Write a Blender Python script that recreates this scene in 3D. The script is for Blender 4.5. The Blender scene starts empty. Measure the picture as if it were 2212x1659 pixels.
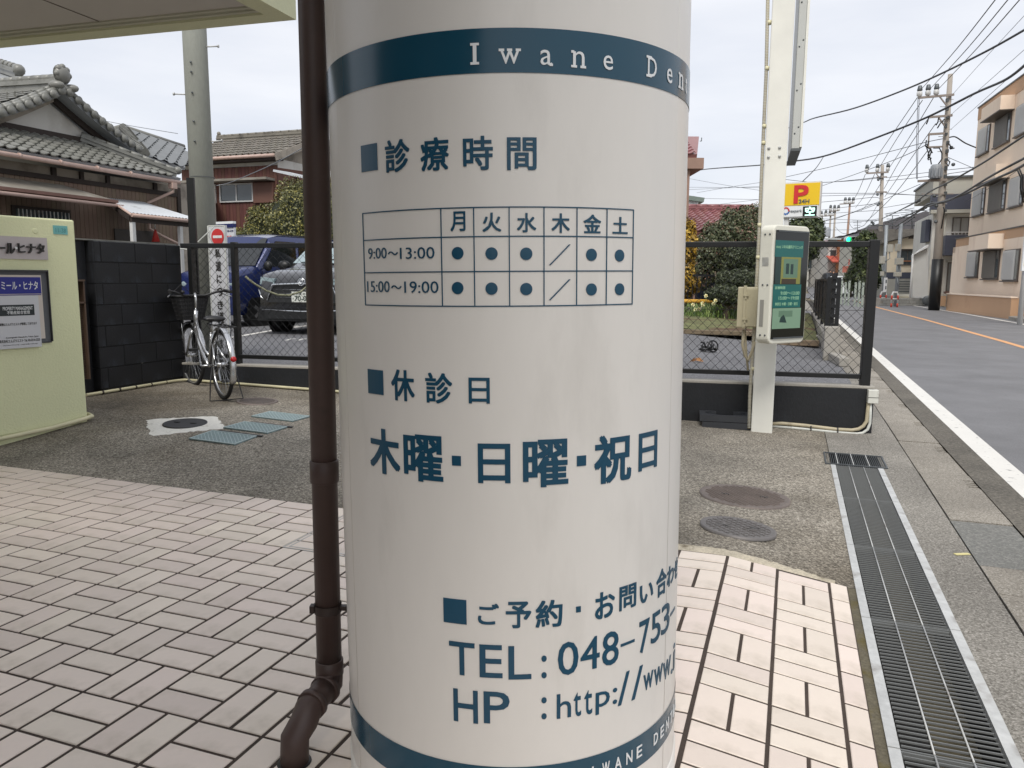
import bpy, bmesh, math, random
import numpy as np
from mathutils import Vector, Matrix
sin, cos, pi, rad = math.sin, math.cos, math.pi, math.radians
RNG = random.Random(7)
SC = bpy.context.scene
COL = SC.collection

# ------------------------------------------------------------------ camera
EYE = 1.32
PITCH = rad(7.8)
ROLL = 0.0073
FPX, CX, CY = 1661.0, 1106.0, 829.5
cam_d = bpy.data.cameras.new('camera')
cam_d.sensor_width = 36.0
cam_d.lens = 36.0 * FPX / 2212.0
cam_d.clip_start = 0.05
cam_d.clip_end = 3000
cam = bpy.data.objects.new('camera', cam_d)
COL.objects.link(cam)
M = Matrix.Rotation(pi/2 - PITCH, 4, 'X') @ Matrix.Rotation(ROLL, 4, 'Z')
cam.matrix_world = Matrix.Translation((0, 0, EYE)) @ M
SC.camera = cam

# ------------------------------------------------------------------ light
SUN_EL, SUN_AZ = rad(52), rad(192)          # azimuth from +Y towards +X
world = bpy.data.worlds.new('World')
SC.world = world
world.use_nodes = True
wn, wl = world.node_tree.nodes, world.node_tree.links
wn.clear()
w_out = wn.new('ShaderNodeOutputWorld')
w_bg = wn.new('ShaderNodeBackground'); w_bg.inputs['Strength'].default_value = 0.1
w_sky = wn.new('ShaderNodeTexSky'); w_sky.sky_type = 'NISHITA'; w_sky.sun_disc = False
w_sky.sun_elevation = SUN_EL; w_sky.sun_rotation = SUN_AZ
w_tc = wn.new('ShaderNodeTexCoord')
w_map = wn.new('ShaderNodeMapping'); w_map.inputs['Scale'].default_value = (1.0, 0.9, 4.5); w_map.inputs['Rotation'].default_value = (0.12, -0.1, 0.5)
w_n = wn.new('ShaderNodeTexNoise'); w_n.inputs['Scale'].default_value = 2.6; w_n.inputs['Detail'].default_value = 6; w_n.inputs['Roughness'].default_value = 0.5
w_r = wn.new('ShaderNodeValToRGB')
w_r.color_ramp.elements[0].position = 0.32; w_r.color_ramp.elements[0].color = (5.6, 5.85, 6.45, 1)
w_r.color_ramp.elements[1].position = 0.70; w_r.color_ramp.elements[1].color = (7.2, 7.25, 7.5, 1)
w_mix = wn.new('ShaderNodeMixRGB'); w_mix.inputs['Fac'].default_value = 0.9
wl.new(w_tc.outputs['Generated'], w_map.inputs['Vector']); wl.new(w_map.outputs['Vector'], w_n.inputs['Vector'])
wl.new(w_n.outputs['Fac'], w_r.inputs['Fac'])
wl.new(w_sky.outputs['Color'], w_mix.inputs['Color1']); wl.new(w_r.outputs['Color'], w_mix.inputs['Color2'])
wl.new(w_mix.outputs['Color'], w_bg.inputs['Color']); wl.new(w_bg.outputs['Background'], w_out.inputs['Surface'])
sun_d = bpy.data.lights.new('sun', 'SUN'); sun_d.energy = 1.9; sun_d.angle = rad(25); sun_d.color = (1.0, 0.96, 0.9)
sun = bpy.data.objects.new('sun', sun_d); COL.objects.link(sun)
sun.rotation_euler = (pi/2 - SUN_EL, 0, pi - SUN_AZ)
SC.view_settings.view_transform = 'Standard'; SC.view_settings.look = 'None'
SC.view_settings.exposure = 0.5; SC.view_settings.gamma = 1.0; SC.view_settings.use_curve_mapping = False
SC.cycles.max_bounces = 8; SC.cycles.diffuse_bounces = 4; SC.cycles.use_denoising = True

# ------------------------------------------------------------------ geometry of the view
def rayd(px, py):
    """world direction (forward y = any) of a point of the photograph (2212 x 1659 grid)"""
    u, v = (px-CX)/FPX, (CY-py)/FPX
    c, s = cos(ROLL), sin(ROLL)
    u, v = u*c - v*s, u*s + v*c
    return Vector((u, cos(PITCH) + v*sin(PITCH), v*cos(PITCH) - sin(PITCH)))
CAM = Vector((0, 0, EYE))
def at(px, py, y):
    d = rayd(px, py); return CAM + d*(y/d.y)
def gz(px, py, z):
    d = rayd(px, py); return CAM + d*((z-EYE)/d.z)
RA = rad(19.9); RS, RC = sin(RA), cos(RA)
def W(s, t, z=0.0):                 # road frame: s to the right of it, t along it
    return Vector((RC*s + RS*t, -RS*s + RC*t, z))
def ST(p):
    return (RC*p.x - RS*p.y, RS*p.x + RC*p.y)
def zt(s):                          # the tiled floor: level, then a ramp down to the drain
    return 0.075 if s < -.22 else max(0.0, 0.075*(1-(s+.22)/.51))
def yz(s, t=9.0):                   # the yard beyond it rises gently away from the street
    k = min(1.0, max(0.0, (t-3.5)/1.4)); k = k*k*(3-2*k)
    return zt(s)*(1-k) + k*max(0.0, 0.034*(0.32-max(s, -9)))
def G(px, py):                      # pixel -> point on the yard surface
    z = 0.0
    for _ in range(25):
        p = gz(px, py, z); z = .5*z + .5*(yz(*ST(p)) if ST(p)[1] > 3.5 else zt(ST(p)[0]))
    return gz(px, py, z)
def crop(x0, y0, k): return lambda x, y: ((x/k+x0)/1.8228, (y/k+y0)/1.8228)
class Fr:
    """vertical (or tilted) plane frame: a along ex, b along ey, c along the normal"""
    def __init__(s, o, ex, ey=(0, 0, 1)):
        s.o = Vector(o); s.x = Vector(ex).normalized(); s.y = Vector(ey).normalized(); s.n = s.x.cross(s.y).normalized()
    def p(s, a, b, c=0.0): return s.o + s.x*a + s.y*b + s.n*c
    def px(s, px, py, c=0.0):
        d = rayd(px, py); o = s.o + s.n*c
        k = (o-CAM).dot(s.n)/d.dot(s.n); q = CAM + d*k - o
        return (q.dot(s.x), q.dot(s.y))

# ------------------------------------------------------------------ mesh builder
class MB:
    def __init__(s): s.v, s.f, s.sm = [], [], []
    def add(s, vs, fs, smooth=False):
        n = len(s.v); s.v += [tuple(q) for q in vs]
        s.f += [tuple(i+n for i in f) for f in fs]; s.sm += [smooth]*len(fs); return s
    def hexa(s, p):                # 8 points: bottom ring 0-3, top ring 4-7
        return s.add(p, [(3,2,1,0), (4,5,6,7), (0,1,5,4), (1,2,6,5), (2,3,7,6), (3,0,4,7)])
    def box(s, c, d, rz=0.0):
        x, y, z = d[0]/2, d[1]/2, d[2]/2; cc, ss = cos(rz), sin(rz)
        r = [(-x,-y), (x,-y), (x,y), (-x,y)]
        r = [(c[0]+a*cc-b*ss, c[1]+a*ss+b*cc) for a, b in r]
        return s.hexa([(a, b, c[2]-z) for a, b in r] + [(a, b, c[2]+z) for a, b in r])
    def fbox(s, F, a0, a1, b0, b1, c0, c1):
        a0, a1 = min(a0, a1), max(a0, a1); b0, b1 = min(b0, b1), max(b0, b1); c0, c1 = min(c0, c1), max(c0, c1)
        q = [(a0,b0), (a1,b0), (a1,b1), (a0,b1)]
        return s.hexa([F.p(a, b, c0) for a, b in q] + [F.p(a, b, c1) for a, b in q])
    def fpoly(s, F, pts, c0, c1):
        ar = sum(pts[i][0]*pts[(i+1) % len(pts)][1] - pts[(i+1) % len(pts)][0]*pts[i][1] for i in range(len(pts)))
        if ar < 0: pts = pts[::-1]
        n = len(pts)
        vs = [F.p(a, b, c0) for a, b in pts] + [F.p(a, b, c1) for a, b in pts]
        fs = [tuple(range(n-1, -1, -1)), tuple(range(n, 2*n))] + [(i, (i+1) % n, n+(i+1) % n, n+i) for i in range(n)]
        return s.add(vs, fs)
    def bar(s, p, q, w, h, up=(0, 0, 1)):   # rectangular bar from p to q, w across, h along up
        p, q = Vector(p), Vector(q); d = (q-p).normalized(); u = Vector(up); r = d.cross(u)
        if r.length < 1e-4: r = d.cross(Vector((1, 0, 0)))
        r.normalize(); u = r.cross(d).normalized(); r = r*w/2; u = u*h/2
        return s.hexa([p-r-u, p+r-u, q+r-u, q-r-u, p-r+u, p+r+u, q+r+u, q-r+u])
    def tube(s, pts, r, n=8, cap=True, smooth=True):
        P = [Vector(q) for q in pts]; m = len(P); rr = r if isinstance(r, (list, tuple)) else [r]*m
        vs, prev = [], None
        for i, c in enumerate(P):
            d = (P[min(i+1, m-1)] - P[max(i-1, 0)]).normalized()
            if prev is None:
                a = Vector((0, 0, 1)) if abs(d.z) < .9 else Vector((1, 0, 0)); x = d.cross(a).normalized()
            else:
                x = (prev - d*prev.dot(d)); x = x.normalized() if x.length > 1e-5 else d.orthogonal().normalized()
            prev = x; y = d.cross(x)
            vs += [c + (x*cos(2*pi*k/n) + y*sin(2*pi*k/n))*rr[i] for k in range(n)]
        fs = [(i*n+k, i*n+(k+1) % n, (i+1)*n+(k+1) % n, (i+1)*n+k) for i in range(m-1) for k in range(n)]
        s.add(vs, fs, smooth)
        if cap:
            b = len(s.v)-m*n
            s.f += [tuple(b+k for k in range(n-1, -1, -1)), tuple(b+(m-1)*n+k for k in range(n))]; s.sm += [False]*2
        return s
    def lathe(s, prof, c, ax=(0, 0, 1), n=24, smooth=True):  # prof: (radius, height)
        ax = Vector(ax).normalized(); x = ax.orthogonal().normalized(); y = ax.cross(x); c = Vector(c)
        vs = [c + ax*h + (x*cos(2*pi*k/n)+y*sin(2*pi*k/n))*max(r, 1e-5) for r, h in prof for k in range(n)]
        fs = [(i*n+k, i*n+(k+1) % n, (i+1)*n+(k+1) % n, (i+1)*n+k) for i in range(len(prof)-1) for k in range(n)]
        return s.add(vs, fs, smooth)
    def torus(s, c, ax, R, r, n=32, m=8):
        ax = Vector(ax).normalized(); x = ax.orthogonal().normalized(); y = ax.cross(x); c = Vector(c); vs = []
        for i in range(n):
            d = x*cos(2*pi*i/n)+y*sin(2*pi*i/n)
            vs += [c + d*(R+r*cos(2*pi*j/m)) + ax*(r*sin(2*pi*j/m)) for j in range(m)]
        fs = [(i*m+j, i*m+(j+1) % m, ((i+1) % n)*m+(j+1) % m, ((i+1) % n)*m+j) for i in range(n) for j in range(m)]
        return s.add(vs, fs, True)
    def ball(s, c, r, n=10, m=6):
        r = r if isinstance(r, (tuple, list)) else (r, r, r); vs = []
        for j in range(m+1):
            th = pi*j/m
            vs += [(c[0]+r[0]*sin(th)*cos(2*pi*i/n), c[1]+r[1]*sin(th)*sin(2*pi*i/n), c[2]+r[2]*cos(th)) for i in range(n)]
        fs = [(j*n+i, (j+1)*n+i, (j+1)*n+(i+1) % n, j*n+(i+1) % n) for j in range(m) for i in range(n)]
        return s.add(vs, fs, True)
    def mesh(s, name, off=None):
        me = bpy.data.meshes.new(name)
        vs = s.v if off is None else [(a-off[0], b-off[1], c-off[2]) for a, b, c in s.v]
        me.from_pydata(vs, [], s.f)
        if any(s.sm): me.polygons.foreach_set('use_smooth', s.sm)
        me.validate(); me.update()
        return me

ORG = {}
def root_of(o):
    while o.parent: o = o.parent
    return o
def obj(name, mb, m, parent=None, kind=None, bevel=0, local=False, label=None, loc=None):
    """one mesh object; vertices in world space unless local (then in the space of the thing)"""
    off = None
    if loc is not None and parent is None: off = Vector(loc)
    elif parent is not None and not local: off = ORG.get(root_of(parent).name, Vector((0, 0, 0)))
    me = mb.mesh(name, off) if isinstance(mb, MB) else mb
    if m is not None: me.materials.append(m)
    o = bpy.data.objects.new(name, me); COL.objects.link(o)
    if parent is not None: o.parent = parent
    elif off is not None: o.location = off; ORG[o.name] = off
    if kind: o['kind'] = kind
    if label: o['label'] = label
    if bevel:
        b = o.modifiers.new('bevel', 'BEVEL'); b.width = bevel; b.segments = 2; b.limit_method = 'ANGLE'; b.angle_limit = rad(35)
    return o
def tag(o, label, cat, group=None):
    o['label'] = label; o['category'] = cat
    if group: o['group'] = group
    return o
def thing(name, label, cat, loc=(0, 0, 0), rz=0.0, group=None):
    o = bpy.data.objects.new(name, None); COL.objects.link(o); o.empty_display_size = 0.1
    o.location = loc; o.rotation_euler = (0, 0, rz); ORG[o.name] = Vector(loc)
    return tag(o, label, cat, group)
def inst(o, loc, rz=0.0, parent=None, rot=None, scale=None):
    c = o.copy(); COL.objects.link(c); c.location = loc
    c.rotation_euler = rot if rot is not None else (0, 0, rz)
    if scale: c.scale = scale
    if parent is not None: c.parent = parent
    return c
def dup(o, loc, rz, label=None, parent=None, scale=None):
    c = o.copy(); COL.objects.link(c)
    if parent is None:
        c.location = loc; c.rotation_euler = (0, 0, rz); ORG[c.name] = Vector(loc)
        if label: c['label'] = label
        if scale: c.scale = scale
    else: c.parent = parent
    for ch in [q for q in CH.get(o.name, [])]: dup(ch, None, 0, None, c)
    return c
CH = {}
def reg(root):                       # remember the children of a prototype before copying it
    for o in bpy.data.objects:
        if o.parent is not None:
            r = o
            while r.parent is not None: r = r.parent
            if r == root: CH.setdefault(o.parent.name, []).append(o)

# ------------------------------------------------------------------ materials
def L(r, g, b):
    f = lambda c: (c/255/12.92) if c/255 <= .04045 else ((c/255+.055)/1.055)**2.4
    return (f(r), f(g), f(b))
MATS = {}
def mat(name, col, rough=.6, metal=0.0, var=.15, vscale=3.0, fine=0.0, fscale=60.0, bump=0.0, bscale=80.0, rnd=0.0,
        spec=.5, coat=0.0, dirt=None, dscale=1.2, dthr=(.5, .7), emit=None, stretch=None, trans=0.0, sub=None):
    if name in MATS: return MATS[name]
    m = bpy.data.materials.new(name); m.use_nodes = True; MATS[name] = m
    nt = m.node_tree; N, K = nt.nodes, nt.links; bs = N['Principled BSDF']
    bs.inputs['Roughness'].default_value = rough; bs.inputs['Metallic'].default_value = metal
    bs.inputs['Specular IOR Level'].default_value = spec
    if coat: bs.inputs['Coat Weight'].default_value = coat; bs.inputs['Coat Roughness'].default_value = .08
    if trans: bs.inputs['Transmission Weight'].default_value = trans
    tc = N.new('ShaderNodeTexCoord'); vec = tc.outputs['Object']
    if stretch:
        mp = N.new('ShaderNodeMapping'); mp.inputs['Scale'].default_value = stretch; K.new(vec, mp.inputs['Vector']); vec = mp.outputs['Vector']
    rgb = N.new('ShaderNodeRGB'); rgb.outputs[0].default_value = (*col, 1); cur = rgb.outputs[0]
    def noise(sc, det=5, ro=.55):
        n = N.new('ShaderNodeTexNoise'); n.inputs['Scale'].default_value = sc; n.inputs['Detail'].default_value = det
        n.inputs['Roughness'].default_value = ro; K.new(vec, n.inputs['Vector']); return n.outputs['Fac']
    def mulv(cur, fac, amt):
        mr = N.new('ShaderNodeMapRange'); mr.inputs['From Min'].default_value = .25; mr.inputs['From Max'].default_value = .75
        mr.inputs['To Min'].default_value = 1-amt; mr.inputs['To Max'].default_value = 1+amt; K.new(fac, mr.inputs['Value'])
        vm = N.new('ShaderNodeVectorMath'); vm.operation = 'SCALE'; K.new(cur, vm.inputs[0]); K.new(mr.outputs[0], vm.inputs['Scale'])
        return vm.outputs[0]
    if var: cur = mulv(cur, noise(vscale), var)
    if fine: cur = mulv(cur, noise(fscale, 2, .7), fine)
    if rnd:
        oi = N.new('ShaderNodeObjectInfo'); hs = N.new('ShaderNodeHueSaturation')
        ad = N.new('ShaderNodeMapRange'); ad.inputs['To Min'].default_value = 1-rnd; ad.inputs['To Max'].default_value = 1+rnd
        K.new(oi.outputs['Random'], ad.inputs['Value']); K.new(ad.outputs[0], hs.inputs['Value'])
        m2 = N.new('ShaderNodeMath'); m2.operation = 'MULTIPLY'; m2.inputs[1].default_value = 7.31; K.new(oi.outputs['Random'], m2.inputs[0])
        m3 = N.new('ShaderNodeMath'); m3.operation = 'FRACT'; K.new(m2.outputs[0], m3.inputs[0])
        h2 = N.new('ShaderNodeMapRange'); h2.inputs['To Min'].default_value = .488; h2.inputs['To Max'].default_value = .512
        K.new(m3.outputs[0], h2.inputs['Value']); K.new(h2.outputs[0], hs.inputs['Hue'])
        K.new(cur, hs.inputs['Color']); cur = hs.outputs[0]
    if dirt:
        mr = N.new('ShaderNodeMapRange'); mr.inputs['From Min'].default_value = dthr[0]; mr.inputs['From Max'].default_value = dthr[1]
        K.new(noise(dscale, 8, .62), mr.inputs['Value'])
        mx = N.new('ShaderNodeMixRGB'); K.new(mr.outputs[0], mx.inputs['Fac']); K.new(cur, mx.inputs['Color1'])
        mx.inputs['Color2'].default_value = (*dirt, 1); cur = mx.outputs[0]
    K.new(cur, bs.inputs['Base Color'])
    if bump:
        bp = N.new('ShaderNodeBump'); bp.inputs['Strength'].default_value = 1.0; bp.inputs['Distance'].default_value = bump
        K.new(noise(bscale, 4, .6), bp.inputs['Height']); K.new(bp.outputs[0], bs.inputs['Normal'])
    if emit:
        bs.inputs['Emission Color'].default_value = (*emit[0], 1); bs.inputs['Emission Strength'].default_value = emit[1]
    return m

def speckle(name, cols, scale, rough=.9, big=None, bump=.004, patch=.2):
    """aggregate: voronoi grains taking colours from cols, over larger stained patches"""
    m = bpy.data.materials.new(name); m.use_nodes = True; MATS[name] = m
    nt = m.node_tree; N, K = nt.nodes, nt.links; bs = N['Principled BSDF']; bs.inputs['Roughness'].default_value = rough
    tc = N.new('ShaderNodeTexCoord'); vec = tc.outputs['Object']
    vo = N.new('ShaderNodeTexVoronoi'); vo.inputs['Scale'].default_value = scale; K.new(vec, vo.inputs['Vector'])
    sp = N.new('ShaderNodeSeparateColor'); K.new(vo.outputs['Color'], sp.inputs[0])
    n0 = N.new('ShaderNodeTexNoise'); n0.inputs['Scale'].default_value = scale*.45; n0.inputs['Detail'].default_value = 6; n0.inputs['Roughness'].default_value = .75
    K.new(vec, n0.inputs['Vector'])
    ad = N.new('ShaderNodeMath'); ad.operation = 'MULTIPLY_ADD'; ad.inputs[1].default_value = .45; K.new(sp.outputs[0], ad.inputs[0])
    mm = N.new('ShaderNodeMath'); mm.operation = 'MULTIPLY_ADD'; mm.inputs[1].default_value = 1.6; mm.inputs[2].default_value = -.52; K.new(n0.outputs['Fac'], mm.inputs[0])
    K.new(mm.outputs[0], ad.inputs[2])
    cr = N.new('ShaderNodeValToRGB'); e = cr.color_ramp.elements
    while len(e) < len(cols): e.new(.5)
    for i, (ps, c) in enumerate(cols): e[i].position = ps; e[i].color = (*c, 1)
    K.new(ad.outputs[0], cr.inputs['Fac']); cur = cr.outputs[0]
    n1 = N.new('ShaderNodeTexNoise'); n1.inputs['Scale'].default_value = 1.1; n1.inputs['Detail'].default_value = 7; n1.inputs['Roughness'].default_value = .62
    K.new(vec, n1.inputs['Vector'])
    mr = N.new('ShaderNodeMapRange'); mr.inputs['From Min'].default_value = .35; mr.inputs['From Max'].default_value = .65
    mr.inputs['To Min'].default_value = 1-patch; mr.inputs['To Max'].default_value = 1+patch; K.new(n1.outputs['Fac'], mr.inputs['Value'])
    vm = N.new('ShaderNodeVectorMath'); vm.operation = 'SCALE'; K.new(cur, vm.inputs[0]); K.new(mr.outputs[0], vm.inputs['Scale']); cur = vm.outputs[0]
    if big:
        n2 = N.new('ShaderNodeTexNoise'); n2.inputs['Scale'].default_value = .35; n2.inputs['Detail'].default_value = 8; n2.inputs['Roughness'].default_value = .6
        K.new(vec, n2.inputs['Vector'])
        m2 = N.new('ShaderNodeMapRange'); m2.inputs['From Min'].default_value = .47; m2.inputs['From Max'].default_value = .6; K.new(n2.outputs['Fac'], m2.inputs['Value'])
        mx = N.new('ShaderNodeMixRGB'); mx.blend_type = 'MULTIPLY'; K.new(m2.outputs[0], mx.inputs['Fac']); K.new(cur, mx.inputs['Color1']); mx.inputs['Color2'].default_value = (*big, 1); cur = mx.outputs[0]
    K.new(cur, bs.inputs['Base Color'])
    bp = N.new('ShaderNodeBump'); bp.inputs['Distance'].default_value = bump; K.new(ad.outputs[0], bp.inputs['Height']); K.new(bp.outputs[0], bs.inputs['Normal'])
    return m
def leafmat(name, c1, c2, c3, scale=25, rough=.5):
    m = bpy.data.materials.new(name); m.use_nodes = True; MATS[name] = m
    nt = m.node_tree; N, K = nt.nodes, nt.links; bs = N['Principled BSDF']; bs.inputs['Roughness'].default_value = rough
    at_ = N.new('ShaderNodeAttribute'); at_.attribute_name = 'leaf_tone'
    cr = N.new('ShaderNodeValToRGB'); e = cr.color_ramp.elements; e.new(.5)
    for i, (ps, c) in enumerate(((0., c1), (.6, c2), (1., c3))): e[i].position = ps; e[i].color = (*c, 1)
    K.new(at_.outputs['Fac'], cr.inputs['Fac']); K.new(cr.outputs[0], bs.inputs['Base Color'])
    return m

# ------------------------------------------------------------------ text
def text_mb(body, x0, x1, z0, z1, bold=0.0, depth=.001, cuts=0.0, keep=False):
    """glyph outlines scaled into the box x0..x1, z0..z1; verts (x, z, depth); bold strokes = shifted copies"""
    cu = bpy.data.curves.new('lettering', 'FONT'); cu.body = body; cu.size = 1; cu.resolution_u = 3; cu.extrude = .5
    o = bpy.data.objects.new('lettering', cu); COL.objects.link(o)
    dg = bpy.context.evaluated_depsgraph_get(); me = bpy.data.meshes.new_from_object(o.evaluated_get(dg))
    bpy.data.objects.remove(o); bpy.data.curves.remove(cu)
    bm = bmesh.new(); bm.from_mesh(me); bpy.data.meshes.remove(me)
    xs = [v.co.x for v in bm.verts]; ys = [v.co.y for v in bm.verts]
    ax, bx, ay, by = min(xs), max(xs), min(ys), max(ys)
    w, h = max(bx-ax, 1e-6), max(by-ay, 1e-6); em = .8*len(body)*0+.8
    bx_ = bold*w/max(1, len(body)); bz_ = bold*h*.8
    bx_ = min(bx_, .12*w/max(1, len(body)))
    sx = (x1-x0)/(w+2*bx_); sy = (z1-z0)/(h+2*bz_)
    for v in bm.verts: v.co = ((v.co.x-ax+bx_)*sx+x0, (v.co.y-ay+bz_)*sy+z0, (v.co.z+.5)*depth)
    if cuts:
        x = x0+cuts
        while x < x1:
            bmesh.ops.bisect_plane(bm, geom=bm.verts[:]+bm.edges[:]+bm.faces[:], plane_co=(x, 0, 0), plane_no=(1, 0, 0)); x += cuts
    bm.verts.ensure_lookup_table(); mb = MB(); V = [v.co.copy() for v in bm.verts]; Fc = [tuple(v.index for v in f.verts) for f in bm.faces]; bm.free()
    if bold <= 0: mb.add(V, Fc); return mb
    for k, (dx, dz) in enumerate(((-1, -1), (1, -1), (-1, 1), (1, 1), (0, 0))):
        mb.add([(v.x+dx*bx_*sx, v.y+dz*bz_*sy, v.z*(1+.06*k)) for v in V], Fc)
    return mb
def text_on(F, body, a0, a1, b0, b1, c=0.001, bold=0.0, depth=.001):
    t = text_mb(body, a0, a1, b0, b1, bold, depth); r = MB()
    return r.add([F.p(x, z, c+d) for x, z, d in t.v], t.f)
# ================================================================== GROUND AND STREET
def hz(t): return 0.0 if t < 62 else (min(t, 260)-62)*0.034
def sheet(s0, s1, ts, z, name, m, ds=None):
    mb = MB(); ss = ds or [s0, s1]; vs = [W(s, t, z(s, t)) for t in ts for s in ss]; n = len(ss)
    mb.add(vs, [(j*n+i, j*n+i+1, (j+1)*n+i+1, (j+1)*n+i) for j in range(len(ts)-1) for i in range(n-1)], True)
    return obj(name, mb, m, kind='structure')
m_soil = mat('soil', L(112, 104, 84), .95, var=.25, vscale=.4, fine=.2, fscale=9)
m_asph = speckle('asphalt', ((0, L(82, 82, 84)), (.5, L(100, 100, 103)), (1, L(120, 120, 122))), 160, .85, patch=.07, bump=.001)
m_road = speckle('road_asphalt', ((0, L(98, 98, 100)), (.5, L(112, 112, 114)), (1, L(126, 126, 128))), 190, .8, patch=.13, bump=.001)
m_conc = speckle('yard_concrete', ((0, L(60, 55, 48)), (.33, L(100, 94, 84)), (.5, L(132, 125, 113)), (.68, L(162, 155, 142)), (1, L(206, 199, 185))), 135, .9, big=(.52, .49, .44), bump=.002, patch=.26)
m_walk = speckle('pavement_concrete', ((0, L(78, 72, 64)), (.35, L(116, 112, 104)), (.55, L(138, 134, 126)), (.75, L(160, 155, 147)), (1, L(192, 188, 180))), 170, .9, bump=.003, patch=.2)
m_slab = speckle('slab_concrete', ((0, L(92, 88, 80)), (.4, L(128, 122, 112)), (.6, L(146, 140, 130)), (1, L(180, 176, 168))), 180, .9, bump=.002, patch=.2)
m_smooth = mat('smooth_concrete', L(150, 146, 138), .85, var=.14, vscale=2, fine=.08, fscale=60, bump=.002, bscale=50, dirt=L(95, 90, 80), dscale=2.5, dthr=(.55, .8))
m_paint = mat('road_paint', L(214, 212, 206), .7, var=.05, vscale=3, fine=.05, fscale=80, dirt=L(120, 120, 120), dscale=14, dthr=(.6, .72))
m_orange = mat('orange_paint', L(214, 160, 112), .7, var=.08, vscale=3, dirt=L(120, 118, 116), dscale=9, dthr=(.58, .7))
m_black = mat('black_paint', L(17, 18, 19), .45, var=.2, vscale=8)
TS = [-12, -6, 0, 5, 10, 20, 30, 40, 50, 58, 61, 62, 63, 66, 80, 100, 140, 200, 260, 300, 700, 1500]
def far_s(s0, s1): return [s0, s0*.5, s0*.2, s0*.05] + [s1*.05, s1*.2, s1*.5, s1]
mb = MB(); sg = [-1400, -600, -200, -60, -20, -9, .2, .9, 8, 30, 100, 400, 1000]; tg = [-1200, -300, -60]+TS
vs = [W(s, t, hz(t)-.05 - (.5 if (-10 < s < .85 and -12.5 < t < 7.5) else 0)) for t in tg for s in sg]; n = len(sg)
mb.add(vs, [(j*n+i, j*n+i+1, (j+1)*n+i+1, (j+1)*n+i) for j in range(len(tg)-1) for i in range(n-1)])
obj('ground', mb, m_soil, kind='structure')
sheet(1.24, 7.6, TS[:19], lambda s, t: hz(t), 'road', m_road)
# crossing road at the signals
mb = MB(); mb.add([W(-70, 63, hz(63)-.012), W(1.3, 63, hz(63)-.012), W(1.3, 70, hz(70)-.012), W(-70, 70, hz(70)-.012)], [(0, 1, 2, 3)])
mb.add([W(7.5, 63, hz(63)-.012), W(60, 63, hz(63)-.012), W(60, 70, hz(70)-.012), W(7.5, 70, hz(70)-.012)], [(0, 1, 2, 3)]); obj('side_road', mb, m_road, kind='structure')
def line(pts, w, name, m, z=.004):
    mb = MB(); vs = []
    for s, t in pts: vs += [W(s-w/2, t, hz(t)+z), W(s+w/2, t, hz(t)+z)]
    mb.add(vs, [(2*i, 2*i+1, 2*i+3, 2*i+2) for i in range(len(pts)-1)]); return obj(name, mb, m, kind='structure')
tl = [-12, 5, 15, 25, 40, 58, 62]
line([(1.485, t) for t in tl], .165, 'edge_line', m_paint)
line([(4.35, -12), (4.45, 10), (4.5, 20), (4.4, 30), (4.1, 42), (3.9, 58)], .15, 'centre_line', m_orange)
line([(6.95, -12), (6.95, 28), (6.8, 36), (6.3, 48), (5.9, 58)], .15, 'edge_line', m_paint)
line([(4.1, 72), (4.1, 120), (4.1, 200)], .2, 'centre_line', m_paint, .01)
for k in range(7):
    s = 1.9+k*.75
    mb = MB(); mb.add([W(s, 58.6, .006), W(s+.42, 58.6, .006), W(s+.42, 61.4, .006), W(s, 61.4, .006)], [(0, 1, 2, 3)])
    obj('crossing_bar', mb, m_paint, kind='structure')
# far verge, right hand side: pale earth
sheet(7.6, 9.4, TS[:19], lambda s, t: hz(t)+.02, 'verge', mat('verge_earth', L(142, 134, 112), .95, var=.2, vscale=.7, fine=.2, fscale=30))
# pavement between the drain and the gutter slabs
tt = [-4+.5*i for i in range(23)]
sheet(.66, .885, tt+[9, 12, 16, 22, 30, 45, 58], lambda s, t: 0.0, 'pavement', m_walk)
sheet(.33, .66, [6.32, 7, 9, 14, 22, 30, 45, 58], lambda s, t: -.002, 'pavement', m_walk)
sheet(1.205, 1.41, [-4, 5, 15, 30, 58], lambda s, t: .003, 'gutter_edge', speckle('gutter_asphalt', ((0, L(70, 66, 60)), (.5, L(96, 92, 84)), (1, L(128, 122, 112))), 100, .9, patch=.2))
mb = MB(); mb.box((0, 0, 0), (.001, .001, .001))
sheet(.88, 1.21, [-4, 5, 15, 30, 58], lambda s, t: -.035, 'gutter_bed', mat('dark_joint', L(46, 42, 36), .95, var=.3, vscale=12))
js = [-1.6, -.5, .6, 1.7, 2.56, 3.66, 4.02, 4.76, 5.91, 7.05, 8.2, 9.35]
while js[-1] < 30: js.append(js[-1]+1.15)
gut = thing('gutter_cover', 'row of worn concrete gutter slabs with slotted drain holes beside the white line', 'gutter cover', W(1.0, 5, 0))
F0 = lambda s, t, z=0: Fr(W(s, t, z), W(1, 0)-W(0, 0), W(0, 1)-W(0, 0))
m_slabd = speckle('new_slab', ((0, L(96, 96, 92)), (.5, L(116, 116, 112)), (1, L(150, 148, 142))), 120, .9, patch=.08)
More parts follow.
